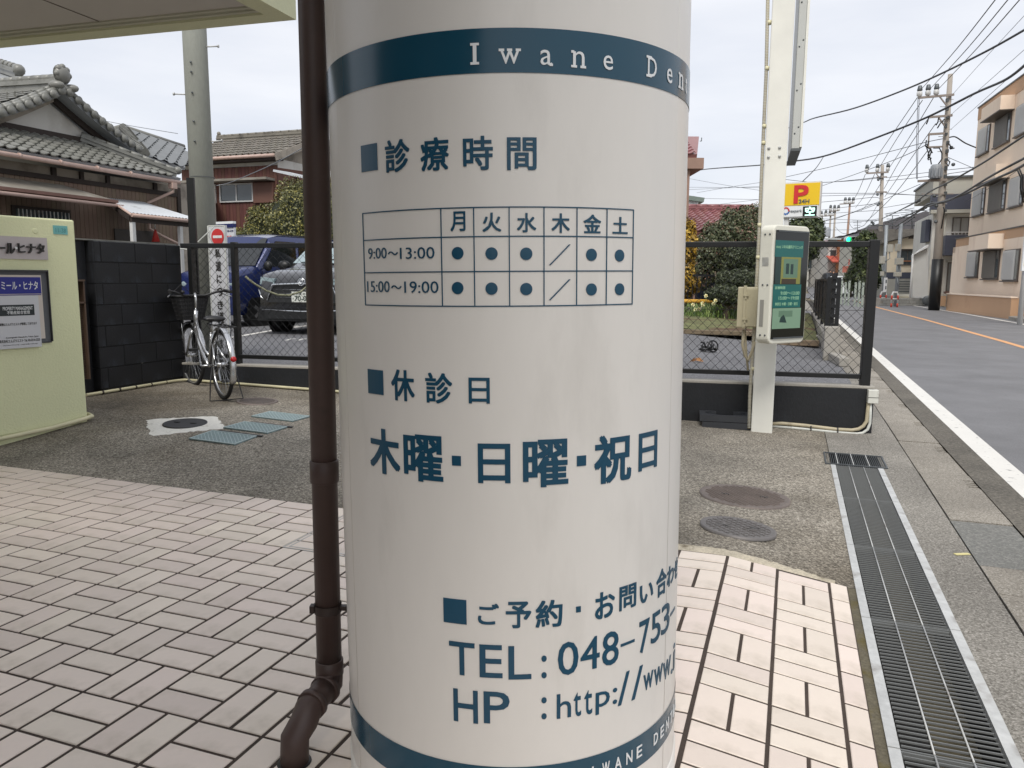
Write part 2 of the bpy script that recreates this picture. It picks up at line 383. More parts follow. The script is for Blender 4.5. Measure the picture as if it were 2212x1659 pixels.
for i in range(len(js)-1):
    t0, t1 = js[i]+.006, js[i+1]-.006; dz = RNG.uniform(-.004, .006); F = F0(0, 0, dz)
    mb = MB(); L_ = t1-t0
    h0, h1 = t1-.36, t1-.14
    if L_ > .8:
        mb.fbox(F, .895, 1.135, t0, t1, -.04, 0); mb.fbox(F, 1.135, 1.2, t0, h0, -.04, 0); mb.fbox(F, 1.135, 1.2, h1, t1, -.04, 0)
        for k in range(4): mb.fbox(F, 1.135, 1.2, h0+.012+k*.056, h0+.044+k*.056, -.04, -.004)
    else: mb.fbox(F, .895, 1.2, t0, t1, -.04, 0)
    obj('slab', mb, m_slabd if abs(t0-4.026) < .02 else m_slab, gut)

# ------------------------------------------------------------------ yard
def grid(name, ss, ts, zf, m, parent=None, mask=None):
    mb = MB(); n = len(ss); vs = [W(s, t, zf(s, t)) for t in ts for s in ss]
    mb.add(vs, [(j*n+i, j*n+i+1, (j+1)*n+i+1, (j+1)*n+i) for j in range(len(ts)-1) for i in range(n-1) if not mask or mask((ss[i]+ss[i+1])/2, (ts[j]+ts[j+1])/2)], True)
    return obj(name, mb, m, parent, kind='structure' if parent is None else None)
sy = [-9, -7, -6, -5, -4, -3, -2, -1.2, -.6, -.22, 0, .15, .29, .325]
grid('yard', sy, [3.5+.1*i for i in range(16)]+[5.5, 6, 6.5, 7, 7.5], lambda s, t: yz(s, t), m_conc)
tile_floor = grid('tile_floor', [-9, -4, -2, -.22, .0, .15, .29], [-3, 0, 2, 3.5], lambda s, t: zt(s)+.0015, mat('grout', L(68, 58, 51), .95, var=.25, vscale=9, fine=.2, fscale=150, bump=.002, bscale=200))
grid('drain_kerb', [.29, .327], [-3, 0, 2, 3, 3.5], lambda s, t: -.001, mat('mossy_mortar', L(96, 90, 74), .95, var=.3, vscale=5, fine=.3, fscale=80, dirt=L(92, 82, 40), dscale=4, dthr=(.5, .62), bump=.004, bscale=60))
m_tile = mat('floor_tile', L(224, 210, 197), .42, var=.035, vscale=3, fine=.02, fscale=30, rnd=.075, bump=.0006, bscale=9, dirt=L(190, 178, 162), dscale=5, dthr=(.5, .8))
tiles = []
def cut(a0, a1, b0, b1, amin, amax, bmax):
    a0, a1, b1 = max(a0, amin), min(a1, amax), min(b1, bmax)
    if a1-a0 > .012 and b1-b0 > .012: tiles.append((a0, a1, b0, b1))
PS, PT = .2165, .2105
js_, jt = .0130, .0100
for i in range(-14, 10):
    for j in range(-9, 9):
        a, b = -2.162+i*PS, 1.81+j*PT
        if (i+j) % 2 == 0:
            for q in (0, 1): cut(a+q*PS/2+js_/2, a+(q+1)*PS/2-js_/2, b+jt/2, b+PT-jt/2, -5.3, -.222, 3.497)
        else:
            for q in (0, 1): cut(a+js_/2, a+PS-js_/2, b+q*PT/2+jt/2, b+(q+1)*PT/2-jt/2, -5.3, -.222, 3.497)
for i in range(-1, 1):
    for j in range(-14, 5):
        a, b = i*.2145, 2.74+j*.212
        if (i+j) % 2 == 0:
            for q in (0, 1): cut(a+q*.107+.005, a+(q+1)*.107-.005, b+.0055, b+.2065, -.5, .5, 3.497)
        else:
            for q in (0, 1): cut(a+.005, a+.2095, b+q*.106+.0052, b+(q+1)*.106-.0052, -.5, .5, 3.497)
for j in range(-28, 9):
    b = 2.68+j*.106
    if (j//2) % 2 == 0 or True:
        if j % 2 == 0: cut(.2195, .287, b+.0055, b+.2065, -.5, .29, 3.497)
def tile_mesh(w, l):
    mb = MB(); e = .002; h = .004
    mb.add([(-w/2, -l/2, -h), (w/2, -l/2, -h), (w/2, l/2, -h), (-w/2, l/2, -h), (-w/2, -l/2, h-e), (w/2, -l/2, h-e), (w/2, l/2, h-e), (-w/2, l/2, h-e),
            (-w/2+e, -l/2+e, h), (w/2-e, -l/2+e, h), (w/2-e, l/2-e, h), (-w/2+e, l/2-e, h)],
           [(0, 1, 5, 4), (1, 2, 6, 5), (2, 3, 7, 6), (3, 0, 4, 7), (4, 5, 9, 8), (5, 6, 10, 9), (6, 7, 11, 10), (7, 4, 8, 11), (8, 9, 10, 11)])
    return mb
def inview(p, pad=.03):
    d = M.to_3x3().transposed() @ (p-CAM)
    if d.z > -.1: return None
    x, y = d.x/-d.z*FPX/2212, d.y/-d.z*FPX/2212
    return (abs(x) < .5+pad and abs(y) < .375+pad), -d.z
cache = {}; stuffm = MB(); seen = []
for a0, a1, b0, b1 in tiles:
    a, b = (a0+a1)/2, (b0+b1)/2; p = W(a, b, zt(a)); q = inview(p)
    if q and q[0]: seen.append((q[1], a0, a1, b0, b1))
    elif q and b < 4: seen.append((q[1]+50, a0, a1, b0, b1))
    else: seen.append((99, a0, a1, b0, b1))
seen.sort()
hatch = (-2.16, -1.62, 2.86, 3.40)
for k, (_, a0, a1, b0, b1) in enumerate(seen):
    a, b = (a0+a1)/2, (b0+b1)/2; tilt = 0.0 if a < -.22 else math.atan(.147)
    r = random.Random(k); dz = r.uniform(-.0006, .0006)
    loc = W(a, b, zt(a)+.001+dz); key = (round(a1-a0, 3), round(b1-b0, 3))
    mt = Matrix.Translation(loc) @ Matrix.Rotation(-RA, 4, 'Z') @ Matrix.Rotation(tilt+r.uniform(-.003, .003), 4, 'Y') @ Matrix.Rotation(r.uniform(-.003, .003), 4, 'X')
    if k < 300 and _ < 50:
        if key not in cache:
            me = tile_mesh(*key).mesh('tile'); me.materials.append(m_tile); cache[key] = me
        o = bpy.data.objects.new('tile', cache[key]); COL.objects.link(o); o.parent = tile_floor; o.matrix_local = mt
    else:
        t_ = tile_mesh(*key); stuffm.add([mt @ Vector(v) for v in t_.v], t_.f)
obj('tile_field', stuffm, m_tile, tile_floor, kind='stuff')
# metal framed hatch let into the tiles
m_steel = mat('galvanised_steel', L(196, 197, 195), .5, metal=.25, var=.18, vscale=6, fine=.1, fscale=40, dirt=L(120, 112, 104), dscale=5, dthr=(.55, .7))
m_steel2 = mat('brushed_steel', L(190, 188, 182), .3, metal=.9, var=.08)
F = F0(0, 0, .0795); ht = thing('access_hatch', 'square tiled access hatch with double metal rim beside the downpipe', 'hatch', W(-1.9, 3.1, .08))
for o_, w_ in ((0, .007), (.02, .007)):
    a0, a1, b0, b1 = hatch[0]+o_, hatch[1]-o_, hatch[2]+o_, hatch[3]-o_
    mb = MB(); mb.fbox(F, a0, a1, b0, b0+w_, 0, .002); mb.fbox(F, a0, a1, b1-w_, b1, 0, .002)
    mb.fbox(F, a0, a0+w_, b0+w_, b1-w_, 0, .002); mb.fbox(F, a1-w_, a1, b0+w_, b1-w_, 0, .002); obj('rim', mb, m_steel2, ht)
# broken pale mortar edge where tile meets concrete
mb = MB(); top, r = [], random.Random(3); n = 40; ss = [-.62+i*.86/n for i in range(n+1)]; vs = []
for s in ss:
    w = .10*(1-((s+.3)/.62)**2*.85) if s < .22 else .01
    w = max(.012, w)+r.uniform(-.008, .008)
    vs += [W(s, 3.498, zt(s)+.001), W(s, 3.498+w*.5, yz(s, 3.55)+.012+r.uniform(-.004, .004)), W(s, 3.5+w, yz(s, 3.5+w)-.002)]
mb.add(vs, [(3*i+k, 3*i+3+k, 3*i+4+k, 3*i+1+k) for i in range(n) for k in (0, 1)], True)
obj('mortar_edge', mb, mat('pale_mortar', L(190, 180, 160), .95, var=.2, vscale=12, fine=.25, fscale=90, bump=.006, bscale=60, dirt=L(110, 100, 80), dscale=9, dthr=(.55, .7)), kind='structure')
# ------------------------------------------------------------------ drain
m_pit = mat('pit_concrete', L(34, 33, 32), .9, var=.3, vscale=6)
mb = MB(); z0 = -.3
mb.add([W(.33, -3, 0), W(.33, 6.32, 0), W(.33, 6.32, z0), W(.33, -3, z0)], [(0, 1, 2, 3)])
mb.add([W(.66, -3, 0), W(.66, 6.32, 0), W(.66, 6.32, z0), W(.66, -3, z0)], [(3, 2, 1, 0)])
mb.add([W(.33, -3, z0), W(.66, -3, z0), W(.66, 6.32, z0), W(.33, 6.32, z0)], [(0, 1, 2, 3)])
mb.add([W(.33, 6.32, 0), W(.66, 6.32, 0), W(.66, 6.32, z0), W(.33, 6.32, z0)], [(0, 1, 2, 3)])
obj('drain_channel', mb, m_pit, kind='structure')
ts_ = [5.9, 5.016, 4.09, 3.19, 2.28, 1.37]
words = ['farthest', 'second farthest', 'middle', 'second nearest', 'nearest']
barm = MB().box((0, 0, 0), (.266, .004, .0055)).mesh('bar'); barm.materials.append(mat('grate_bar', L(120, 122, 121), .5, metal=.2, var=.1))
for k in range(5):
    t1, t0 = ts_[k], ts_[k+1]; F = F0(0, 0, 0)
    g = thing('drain_grate', 'long galvanised steel drain grate, %s of the five in the row beside the ramp' % words[k], 'drain grate', W(.5, (t0+t1)/2, 0), 0, 'drain grates along the kerb')
    o_ = ORG[g.name]
    for nm, a0, a1 in (('flange', .322, .354), ('flange', .632, .668)):
        mb = MB(); mb.fbox(F, a0, a1, t0+.003, t1-.003, .001, .006); mb.fbox(F, (.352 if a0 < .5 else .632), (.355 if a0 < .5 else .635), t0+.003, t1-.003, -.02, .0045); obj(nm, mb, m_steel, g)
    for a in (.4425, .5395):
        mb = MB(); mb.tube([W(a, t0+.004, .004), W(a, t1-.004, .004)], .003, 6); obj('rod', mb, m_steel, g)
    for tq in (t0+.006, t1-.006):
        mb = MB(); mb.fbox(F, .355, .631, tq-.002, tq+.002, -.02, .002); obj('end_bar', mb, MATS['grate_bar'] if 'grate_bar' in MATS else m_steel, g)
    nb = int((t1-t0)/.0262)
    for q in range(1, nb):
        o = bpy.data.objects.new('bar', barm); COL.objects.link(o); o.parent = g
        o.location = W(.493, t0+(t1-t0)*q/nb, -.0005)-o_; o.rotation_euler = (0, 0, -RA)
g = thing('cross_grate', 'short dark steel drain grate set crosswise at the end of the long drain', 'drain grate', W(.49, 6.1, 0))
F = F0(0, 0, 0); mb = MB(); mb.fbox(F, .285, .70, 5.915, 5.93, .001, .009); mb.fbox(F, .285, .70, 6.30, 6.315, .001, .009); mb.fbox(F, .285, .297, 5.93, 6.30, .001, .009); mb.fbox(F, .69, .70, 5.93, 6.30, .001, .009)
m_dsteel = mat('dark_steel', L(96, 100, 102), .5, metal=.6, var=.2); obj('frame', mb, m_dsteel, g)
mb = MB()
for q in range(30):
    a = .305+q*.0132; mb.fbox(F, a, a+.004, 5.93, 6.30, -.014, .006)
obj('bars', mb, m_dsteel, g, kind='stuff')
for q in range(3):
    mb = MB(); mb.fbox(F, .37+q*.105, .376+q*.105, 5.93, 6.30, -.01, .0085); obj('rod', mb, m_steel, g)
# ------------------------------------------------------------------ covers in the ground
def place_flat(cx, cy): return G(cx, cy)
def lay(g, c, lift=.006):
    s, t = ST(c); e = .2; f = lambda s, t: yz(s, t) if t > 3.5 else zt(s)
    gs, gt = (f(s+e, t)-f(s-e, t))/(2*e), (f(s, t+e)-f(s, t-e))/(2*e)
    n = Vector((RC*(-gs)+RS*(-gt), RS*gs-RC*gt, 1)).normalized()
    q = Vector((0, 0, 1)).rotation_difference(n) @ Matrix.Rotation(-RA, 3, 'Z').to_quaternion()
    g.rotation_euler = q.to_euler(); g.location = c+Vector((0, 0, lift))
def cover(name, label, c, r, m, style, rim=True):
    g = thing(name, label, 'manhole cover', c, -RA); lay(g, c); mb = MB()
    mb.lathe([(r, -.01), (r, .004), (r*.94, .006), (r*.92, .003), (r*.90, .003)], (0, 0, 0), n=40); obj('rim', mb, m, g, local=True)
    mb = MB(); mb.lathe([(r*.9, -.01), (r*.9, .0035), (0, .0035)], (0, 0, 0), n=40, smooth=False); obj('lid', mb, m, g, local=True)
    mb = MB(); k = r*.84
    if style == 'studs':
        n = int(k*2/.028)
        for i in range(-n, n+1):
            for j in range(-n, n+1):
                x, y = i*.026+(j % 2)*.013, j*.02
                if x*x+y*y < k*k: mb.box((x, y, .006), (.017, .007, .006))
    elif style == 'lattice':
        n = int(k*1.42/.034)+1
        for s in (1, -1):
            for i in range(-n, n+1):
                d = i*.034
                if abs(d) < k:
                    h = math.sqrt(k*k-d*d); a = pi/4*s; dx, dy = cos(a), sin(a); nx, ny = -dy*d, dx*d
                    mb.bar((nx-dx*h, ny-dy*h, .005), (nx+dx*h, ny+dy*h, .005), .006, .004)
    elif style == 'holes':
        n = 9
        for j in range(-n, n+1):
            y = j*k/n; h = math.sqrt(max(0, k*k-y*y))
            mb.bar((-h, y, .005), (h, y, .005), .007, .004)
    obj('pattern', mb, m, g, local=True)
    mb = MB()
    for s in (1, -1): mb.box((s*r*.42, s*.08*r, .0055), (.045, .02, .0045))
    if style != 'holes': obj('lift_slot', mb, m_black, g, local=True)
    else:
        mb = MB()
        for i in range(-6, 7):
            for j in range(-9, 9):
                x, y = i*.034+(j % 2)*.017, (j+.5)*k/9
                if x*x+y*y < (k*.93)**2: mb.box((x, y, .0045), (.022, .012, .003))
        obj('hole', mb, m_black, g, local=True, kind='stuff')
    return g
m_iron = mat('iron', L(122, 112, 106), .55, metal=.35, var=.15, vscale=5, fine=.15, fscale=60, bump=.001)
m_iron2 = mat('grey_iron', L(120, 116, 114), .55, metal=.35, var=.15, vscale=5, fine=.1, fscale=60)
m_irond = mat('dark_iron', L(66, 66, 68), .5, metal=.3, var=.15)
C1, C2 = G(1608, 1074), G(1594, 1142)
cover('manhole_cover', 'larger round studded iron cover in the concrete nearer the fence', C1, .265, m_iron, 'studs')
g = cover('manhole_cover', 'smaller round iron cover with lattice pattern beside the tiled ramp', C2, .19, m_iron2, 'lattice')
for tx, x0, y0 in (('YV', .03, -.02), ('K', -.1, -.02)):
    t_ = text_mb(tx, -.028, .028, -.03, .03, .02, .003); mb = MB()
    mb.add([(x0+y*1.2+.03, y0-x, .006+d) for x, y, d in t_.v], t_.f); obj('raised_letter', mb, m_iron2, g, local=True)
C3, C4 = G(400, 916), G(556, 868)
cover('manhole_cover', 'dark round cover set in a pale square of fresh mortar', C3, .165, m_irond, 'plain')
cover('drain_cover', 'round drain cover full of holes beside the bicycle stand', C4, .185, m_iron, 'holes')
# fresh mortar patch
mb = MB(); r = random.Random(5); ring = []
for k in range(64):
    a = 2*pi*k/64; q = max(abs(cos(a+.75)), abs(sin(a+.75))); rr = .27/q*(1+r.uniform(-.05, .05)); s_, t_ = ST(C3); s_ += cos(a)*rr; t_ += sin(a)*rr*1.02; ring.append((s_, t_))
sc_, tc_ = ST(C3); vs = []
for f in (.3, .55, .8, 1.0):
    for s, t in ring: q = (sc_+(s-sc_)*f, tc_+(t-tc_)*f); vs.append(W(*q, yz(*q)+(.004 if f < 1 else -.001)))
mb.add(vs, [(j*64+k, j*64+(k+1) % 64, (j+1)*64+(k+1) % 64, (j+1)*64+k) for j in range(3) for k in range(64)]); obj('mortar_patch', mb, mat('fresh_mortar', L(228, 225, 216), .9, var=.08, vscale=4, fine=.1, fscale=60, dirt=L(120, 108, 92), dscale=7, dthr=(.58, .75)), kind='structure')
m_cap = mat('meter_lid', L(120, 140, 142), .5, var=.25, vscale=14, fine=.2, fscale=50)
m_capl = mat('meter_lid_rim', L(170, 186, 186), .5, var=.1)
for k, (cx, cy, lab) in enumerate(((482, 947, 'blue grey rectangular meter lid nearest the tiles'), (552, 925, 'blue grey rectangular meter lid in the middle beside the mortar patch'), (607, 901, 'blue grey rectangular meter lid farthest back towards the fence'))):
    c = G(cx, cy); g = thing('meter_lid', lab, 'meter lid', c, -RA, 'meter lids in the yard concrete'); lay(g, c, .004); mb = MB(); a, b = .205, .125
    mb.box((0, 0, .001), (2*a, 2*b, .008)); obj('lid', mb, m_cap, g, local=True); mb = MB()
    for s in (1, -1): mb.box((0, s*(b-.006), .0065), (2*a, .012, .004)); mb.box((s*(a-.006), 0, .0065), (.012, 2*b-.026, .004))
    obj('rim', mb, m_capl, g, local=True); mb = MB()
    for i in range(-9, 10):
        for s in (1, -1):
            x = i*.034; p, q = Vector((x-.11, -.11*s, .006)), Vector((x+.11, .11*s, .006))
            f = lambda v, w: v
            t0 = max(0, (-a+.01-p.x)/(q.x-p.x)); t1 = min(1, (a-.01-p.x)/(q.x-p.x))
            if t1-t0 > .08: mb.bar(p+(q-p)*t0, p+(q-p)*t1, .005, .002)
    obj('tread', mb, m_capl, g, local=True)
    if k < 2:
        mb = MB(); mb.box((.04, b+.02, .003), (.40, .022, .006)); obj('gap', mb, m_black, g, local=True)
# ================================================================== PILLAR
PC, PR = Vector((.0095, 1.9, 0)), .418
LEAN = -.0135
LR = Matrix.Rotation(LEAN, 3, 'Y'); LRi = LR.transposed(); PB = Vector((PC.x, PC.y, .075))
def cyl_px(p):
    d = LRi @ rayd(*p); CL = LRi @ (CAM-PB)+PB; ox, oy = CL.x-PC.x, CL.y-PC.y; A = d.x**2+d.y**2; B = ox*d.x+oy*d.y; C = ox*ox+oy*oy-PR*PR
    D = B*B-A*C
    k = (-B-math.sqrt(max(D, 0)))/A; q = CL+d*k
    return math.atan2(q.x-PC.x, -(q.y-PC.y)), q.z
def cylp(phi, z, h=0.0): return Vector((PC.x+(PR+h)*sin(phi), PC.y-(PR+h)*cos(phi), z))
pil = thing('round_pillar', 'wide glossy white round pillar printed with clinic opening hours in dark teal', 'pillar', (PC.x, PC.y, .075))
m_pil = mat('pillar_panel', L(222, 218, 211), .34, var=.025, vscale=2, fine=.012, fscale=30, spec=.5, bump=.0005, bscale=10, dirt=L(176, 171, 162), dscale=3.0, dthr=(.58, 1.0), stretch=(1, 1, .3))
m_teal = mat('teal_print', L(18, 70, 94), .35, var=.05)
m_tealb = mat('teal_band', L(18, 68, 88), .2, var=.06, vscale=3)
m_wtxt = mat('white_print', L(226, 228, 228), .4, var=0)
def ring(z0, z1, h, n=160, hollow=False):
    mb = MB(); mb.lathe([(PR+h, z0), (PR+h, z1)], (PC.x, PC.y, 0), n=n); return mb
mb = MB(); mb.lathe([(PR, .06), (PR, 3.5)], (PC.x, PC.y, 0), n=192); obj('shaft', mb, m_pil, pil)
mb = MB(); mb.lathe([(PR+.004, .06), (PR+.004, .15), (PR, .152)], (PC.x, PC.y, 0), n=96); obj('plinth', mb, m_pil, pil)
zt1, zt0 = cyl_px((1106, 60))[1], cyl_px((1106, 157))[1]
obj('printed_band', ring(zt0, zt1, .0012), m_tealb, pil)
zb1 = cyl_px((1075, 1656))[1]
obj('printed_band', ring(zb1-.075, zb1, .0012), m_tealb, pil)
for ph in (rad(58), rad(-122), rad(-60)):
    mb = MB(); mb.tube([cylp(ph, .08, -.002), cylp(ph, 3.2, -.002)], .0028, 6); obj('panel_seam', mb, m_pil, pil)
A3, A4 = crop(1300, 0, 1.2759), crop(1300, 1300, .9621)
def ptext(body, cr, xl, xr, xm, yt, yb, bold=.025, m=None, name='lettering', band=False, serif=None):
    ym = (yt+yb)/2; p0, p1 = cyl_px(cr(xl, ym))[0], cyl_px(cr(xr, ym))[0]
    z1, z0 = cyl_px(cr(xm, yt))[1], cyl_px(cr(xm, yb))[1]
    x0, x1 = p0*PR, p1*PR
    if body == '#':
        t = MB(); n = max(2, int((x1-x0)/.012))
        for i in range(n):
            a, b = x0+(x1-x0)*i/n, x0+(x1-x0)*(i+1)/n; t.hexa([(a, z0, 0), (b, z0, 0), (b, z1, 0), (a, z1, 0), (a, z0, .001), (b, z0, .001), (b, z1, .001), (a, z1, .001)])
    else: t = text_mb(body, x0, x1, z0, z1, bold, .001, .012)
    if serif:
        for sx0, sx1, sz in serif:
            a, b = x0+(x1-x0)*sx0, x0+(x1-x0)*sx1; c, h = z0+(z1-z0)*sz, .0022
            t.hexa([(a, c-h, 0), (b, c-h, 0), (b, c+h, 0), (a, c+h, 0), (a, c-h, .001), (b, c-h, .001), (b, c+h, .001), (a, c+h, .001)])
    off = .0018 if band else .0004
    mb = MB(); mb.add([cylp(x/PR, z, off+d) for x, z, d in t.v], t.f)
    return obj(name, mb, m or m_teal, pil)
W_ = m_wtxt
for b, xl, xr, yt, yb, sf in (('I', 718, 736, 222, 322, [(-.7, 1.7, .02), (-.7, 1.7, .98)]), ('w', 853, 952, 250, 322, [(-.06, .22, .97), (.36, .62, .97), (.8, 1.06, .97)]), ('a', 1055, 1112, 252, 328, [(.8, 1.1, .03)]),
        ('n', 1218, 1275, 260, 338, [(-.16, .34, .02), (.64, 1.14, .02), (-.16, .1, .96)]), ('e', 1370, 1417, 280, 352, None), ('D', 1592, 1635, 290, 388, [(-.16, .4, .02), (-.16, .4, .98)]),
        ('e', 1688, 1713, 345, 418, None), ('n', 1749, 1767, 372, 445, [(-.16, .34, .02), (.64, 1.14, .02), (-.16, .1, .96)])):
    ptext(b, A3, xl, xr, (xl+xr)/2, yt, yb, .0, W_, 'lettering', True, sf)
ptext('t', A3, 1781, 1786, 1783, 395, 470, 0, W_, 'lettering', True)
for a in (('#', 158, 238, 725, 860), ('診', 278, 400, 700, 865), ('療', 455, 597, 690, 858), ('時', 668, 818, 683, 855), ('間', 888, 1037, 690, 855)):
    ptext(a[0], A3, a[1], a[2], (a[1]+a[2])/2, a[3], a[4], .022)
for a in (('月', 605, 680, 1062, 1162), ('火', 765, 860, 1068, 1165), ('水', 938, 1035, 1070, 1168), ('木', 1112, 1203, 1072, 1170), ('金', 1272, 1360, 1078, 1172), ('土', 1418, 1493, 1090, 1175)):
    ptext(a[0], A3, a[1], a[2], (a[1]+a[2])/2, a[3], a[4], .022)
ptext('9:00', A3, 193, 285, 240, 1245, 1300, .0); ptext('～', A3, 292, 342, 317, 1263, 1282, .012); ptext('13:00', A3, 352, 525, 440, 1242, 1300, .0)
ptext('15:00', A3, 188, 300, 245, 1412, 1468, .0); ptext('～', A3, 308, 360, 335, 1433, 1452, .012); ptext('19:00', A3, 374, 545, 460, 1413, 1472, .0)
# table lines, dots and slashes
mb = MB(); xs = [170, 559, 723, 900, 1074, 1239, 1389, 1521]; ph = [cyl_px(A3(x, 1190 if x > 300 else 1250))[0] for x in xs]
zr = [cyl_px(A3(900, y))[1] for y in (1040, 1187, 1363, 1538)]; h = .0011
def arc(p0, p1, z0, z1, d=.0012, n=None):
    n = n or max(1, int((p1-p0)*PR/.012)); 
    for i in range(n):
        a, b = p0+(p1-p0)*i/n, p0+(p1-p0)*(i+1)/n
        mb.hexa([cylp(a, z0, .0002), cylp(b, z0, .0002), cylp(b, z0, d), cylp(a, z0, d), cylp(a, z1, .0002), cylp(b, z1, .0002), cylp(b, z1, d), cylp(a, z1, d)])
for z in zr: arc(ph[0]-h/PR, ph[-1]+h/PR, z-h, z+h)
obj('table_line', mb, m_teal, pil); mb = MB()
for p in ph: arc(p-h/PR, p+h/PR, zr[3]+h, zr[0]-h, .0014, 1)
obj('table_line', mb, m_teal, pil)
for r_, ys in ((0, (1272, 1274, 1275, 1312, 1280, 1284)), (1, (1447, 1450, 1452, 0, 1454, 1453))):
    for k, x in ((0, 641), (1, 811), (2, 985), (4, 1312), (5, 1453)):
        c = cyl_px(A3(x, ys[k])); mb = MB(); R_ = .0118; n = 24
        for dd in (.0005, .0015): pass
        vs = [cylp(c[0], c[1], .0018)]+[cylp(c[0]+R_*sin(2*pi*q/n)/PR, c[1]+R_*cos(2*pi*q/n), .0015) for q in range(n)]+[cylp(c[0]+R_*sin(2*pi*q/n)/PR, c[1]+R_*cos(2*pi*q/n), 0) for q in range(n)]
        mb.add(vs, [(0, q+1, (q+1) % n+1) for q in range(n)]+[(q+1, n+q+1, n+(q+1) % n+1, (q+1) % n+1) for q in range(n)]); obj('printed_dot', mb, m_teal, pil)
    y0, y1 = ((1332, 1228), (1507, 1403))[r_]
    a, b = cyl_px(A3(1103, y0)), cyl_px(A3(1203, y1)); mb = MB(); n = 6
    for q in range(n):
        pa, pb = a[0]+(b[0]-a[0])*q/n, a[0]+(b[0]-a[0])*(q+1)/n; za, zb = a[1]+(b[1]-a[1])*q/n, a[1]+(b[1]-a[1])*(q+1)/n; w = .0016/PR
        mb.hexa([cylp(pa-w, za, .0002), cylp(pa+w, za, .0002), cylp(pa+w, za, .0014), cylp(pa-w, za, .0014), cylp(pb-w, zb, .0002), cylp(pb+w, zb, .0002), cylp(pb+w, zb, .0014), cylp(pb-w, zb, .0014)])
    obj('printed_slash', mb, m_teal, pil)
for a in (('#', 145, 202, 150, 242), ('休', 233, 320, 150, 268), ('診', 362, 463, 162, 278), ('日', 525, 605, 180, 278)):
    ptext(a[0], A4, a[1], a[2], (a[1]+a[2])/2, a[3], a[4], .022)
for a in (('木', 153, 265, 375, 545), ('曜', 280, 428, 397, 574), ('#', 462, 496, 476, 513), ('日', 560, 683, 430, 580), ('曜', 730, 902, 414, 594), ('#', 934, 969, 475, 514), ('祝', 1000, 1140, 395, 577), ('日', 1168, 1237, 386, 527)):
    ptext(a[0], A4, a[1], a[2], (a[1]+a[2])/2, a[3], a[4], .028)
for a in (('#', 430, 517, 1018, 1110), ('ご', 560, 640, 1035, 1115), ('予', 665, 762, 1028, 1128), ('約', 778, 880, 1022, 1125), ('#', 931, 949, 1046, 1068), ('お', 1003, 1077, 990, 1090), ('問', 1095, 1158, 965, 1055), ('い', 1172, 1222, 960, 1028), ('合', 1235, 1272, 905, 1005), ('わ', 1275, 1300, 892, 965), ('せ', 1303, 1314, 870, 940)):
    ptext(a[0], A4, a[1], a[2], (a[1]+a[2])/2, a[3], a[4], .025)
for a in (('T', 452, 548, 1182, 1306), ('E', 566, 653, 1192, 1316), ('L', 675, 762, 1196, 1322), (':', 800, 820, 1232, 1318), ('0', 862, 940, 1180, 1305), ('4', 948, 1020, 1163, 1285), ('8', 1030, 1092, 1142, 1268), ('#', 1100, 1152, 1180, 1190), ('7', 1170, 1208, 1098, 1218), ('5', 1215, 1250, 1068, 1180), ('3', 1254, 1284, 1038, 1145), ('#', 1288, 1304, 1062, 1072),
          ('H', 468, 560, 1362, 1485), ('P', 582, 680, 1370, 1490), (':', 800, 820, 1390, 1473)):
    ptext(a[0], A4, a[1], a[2], (a[1]+a[2])/2, a[3], a[4], .012)
for a in (('h', 858, 912, 1376, 1468), ('t', 922, 950, 1372, 1462), ('t', 962, 992, 1364, 1455), ('p', 1005, 1058, 1368, 1450), (':', 1070, 1086, 1355, 1415), ('/', 1090, 1132, 1298, 1415), ('/', 1142, 1182, 1278, 1392), ('w', 1186, 1222, 1298, 1358), ('w', 1226, 1258, 1275, 1338), ('w', 1260, 1288, 1250, 1315), ('.', 1290, 1296, 1285, 1300), ('i', 1299, 1304, 1190, 1280)):
    ptext(a[0], A4, a[1], a[2], (a[1]+a[2])/2, a[3], a[4], .008)
zc = zb1-.0375
def btext(body, phc, w, z0, z1, sc=.014):
    t = text_mb(body, phc*PR-w/2, phc*PR+w/2, z0, z1, sc, .001, .012); mb = MB(); mb.add([cylp(x/PR, z, .0018+d) for x, z, d in t.v], t.f); obj('lettering', mb, W_, pil)
ph0 = cyl_px(A4(1130, 1640))[0]
for k, ch in enumerate('IWANE DENTAL'):
    if ch != ' ': btext(ch, ph0+(k-3)*.034/PR*.98, .019 if ch != 'I' else .004, zc-.014, zc+.014)

pil.rotation_euler = (0, LEAN, 0)
# ================================================================== DOWNPIPE
m_pipe = mat('brown_pvc', L(76, 60, 55), .5, var=.1, vscale=4, fine=.05, fscale=40, dirt=L(60, 48, 42), dscale=6, dthr=(.6, .75))
YP = 1.98
dp = thing('downpipe', 'dark brown plastic downpipe running down beside the white pillar', 'downpipe', at(635, 1640, 1.7))
pt = lambda x, y, d=YP: at(x, y, d)
a = pt(677, -60); b = pt(705, 1450)
xx, yy = (a.x+b.x)/2, YP
xx = pt(690, 620).x
px_ = lambda py: at(700, py, YP).z
r0 = .0335
mb = MB(); mb.tube([(xx, yy, 3.5), (xx, yy, px_(1450))], r0, 24); obj('pipe', mb, m_pipe, dp)
for y0, y1 in ((995, 1040), (1425, 1455)):
    mb = MB(); mb.lathe([(r0, px_(y0)+.002), (r0+.004, px_(y0)), (r0+.004, px_(y1)), (r0, px_(y1)-.002)], (xx, yy, 0), n=24); obj('socket', mb, m_pipe, dp)
e0 = Vector((xx, yy, px_(1445))); e1 = Vector((xx, yy-.01, px_(1475)))
e3 = G(636, 1650)+Vector((0, 0, .0)); e3.z = .075
e2 = e3+Vector((.004, .0, .075)); low = Vector((e3.x+.03, e3.y+.04, e3.z+.13))
top_ = Vector((xx-.005, yy-.012, e1.z-.02))
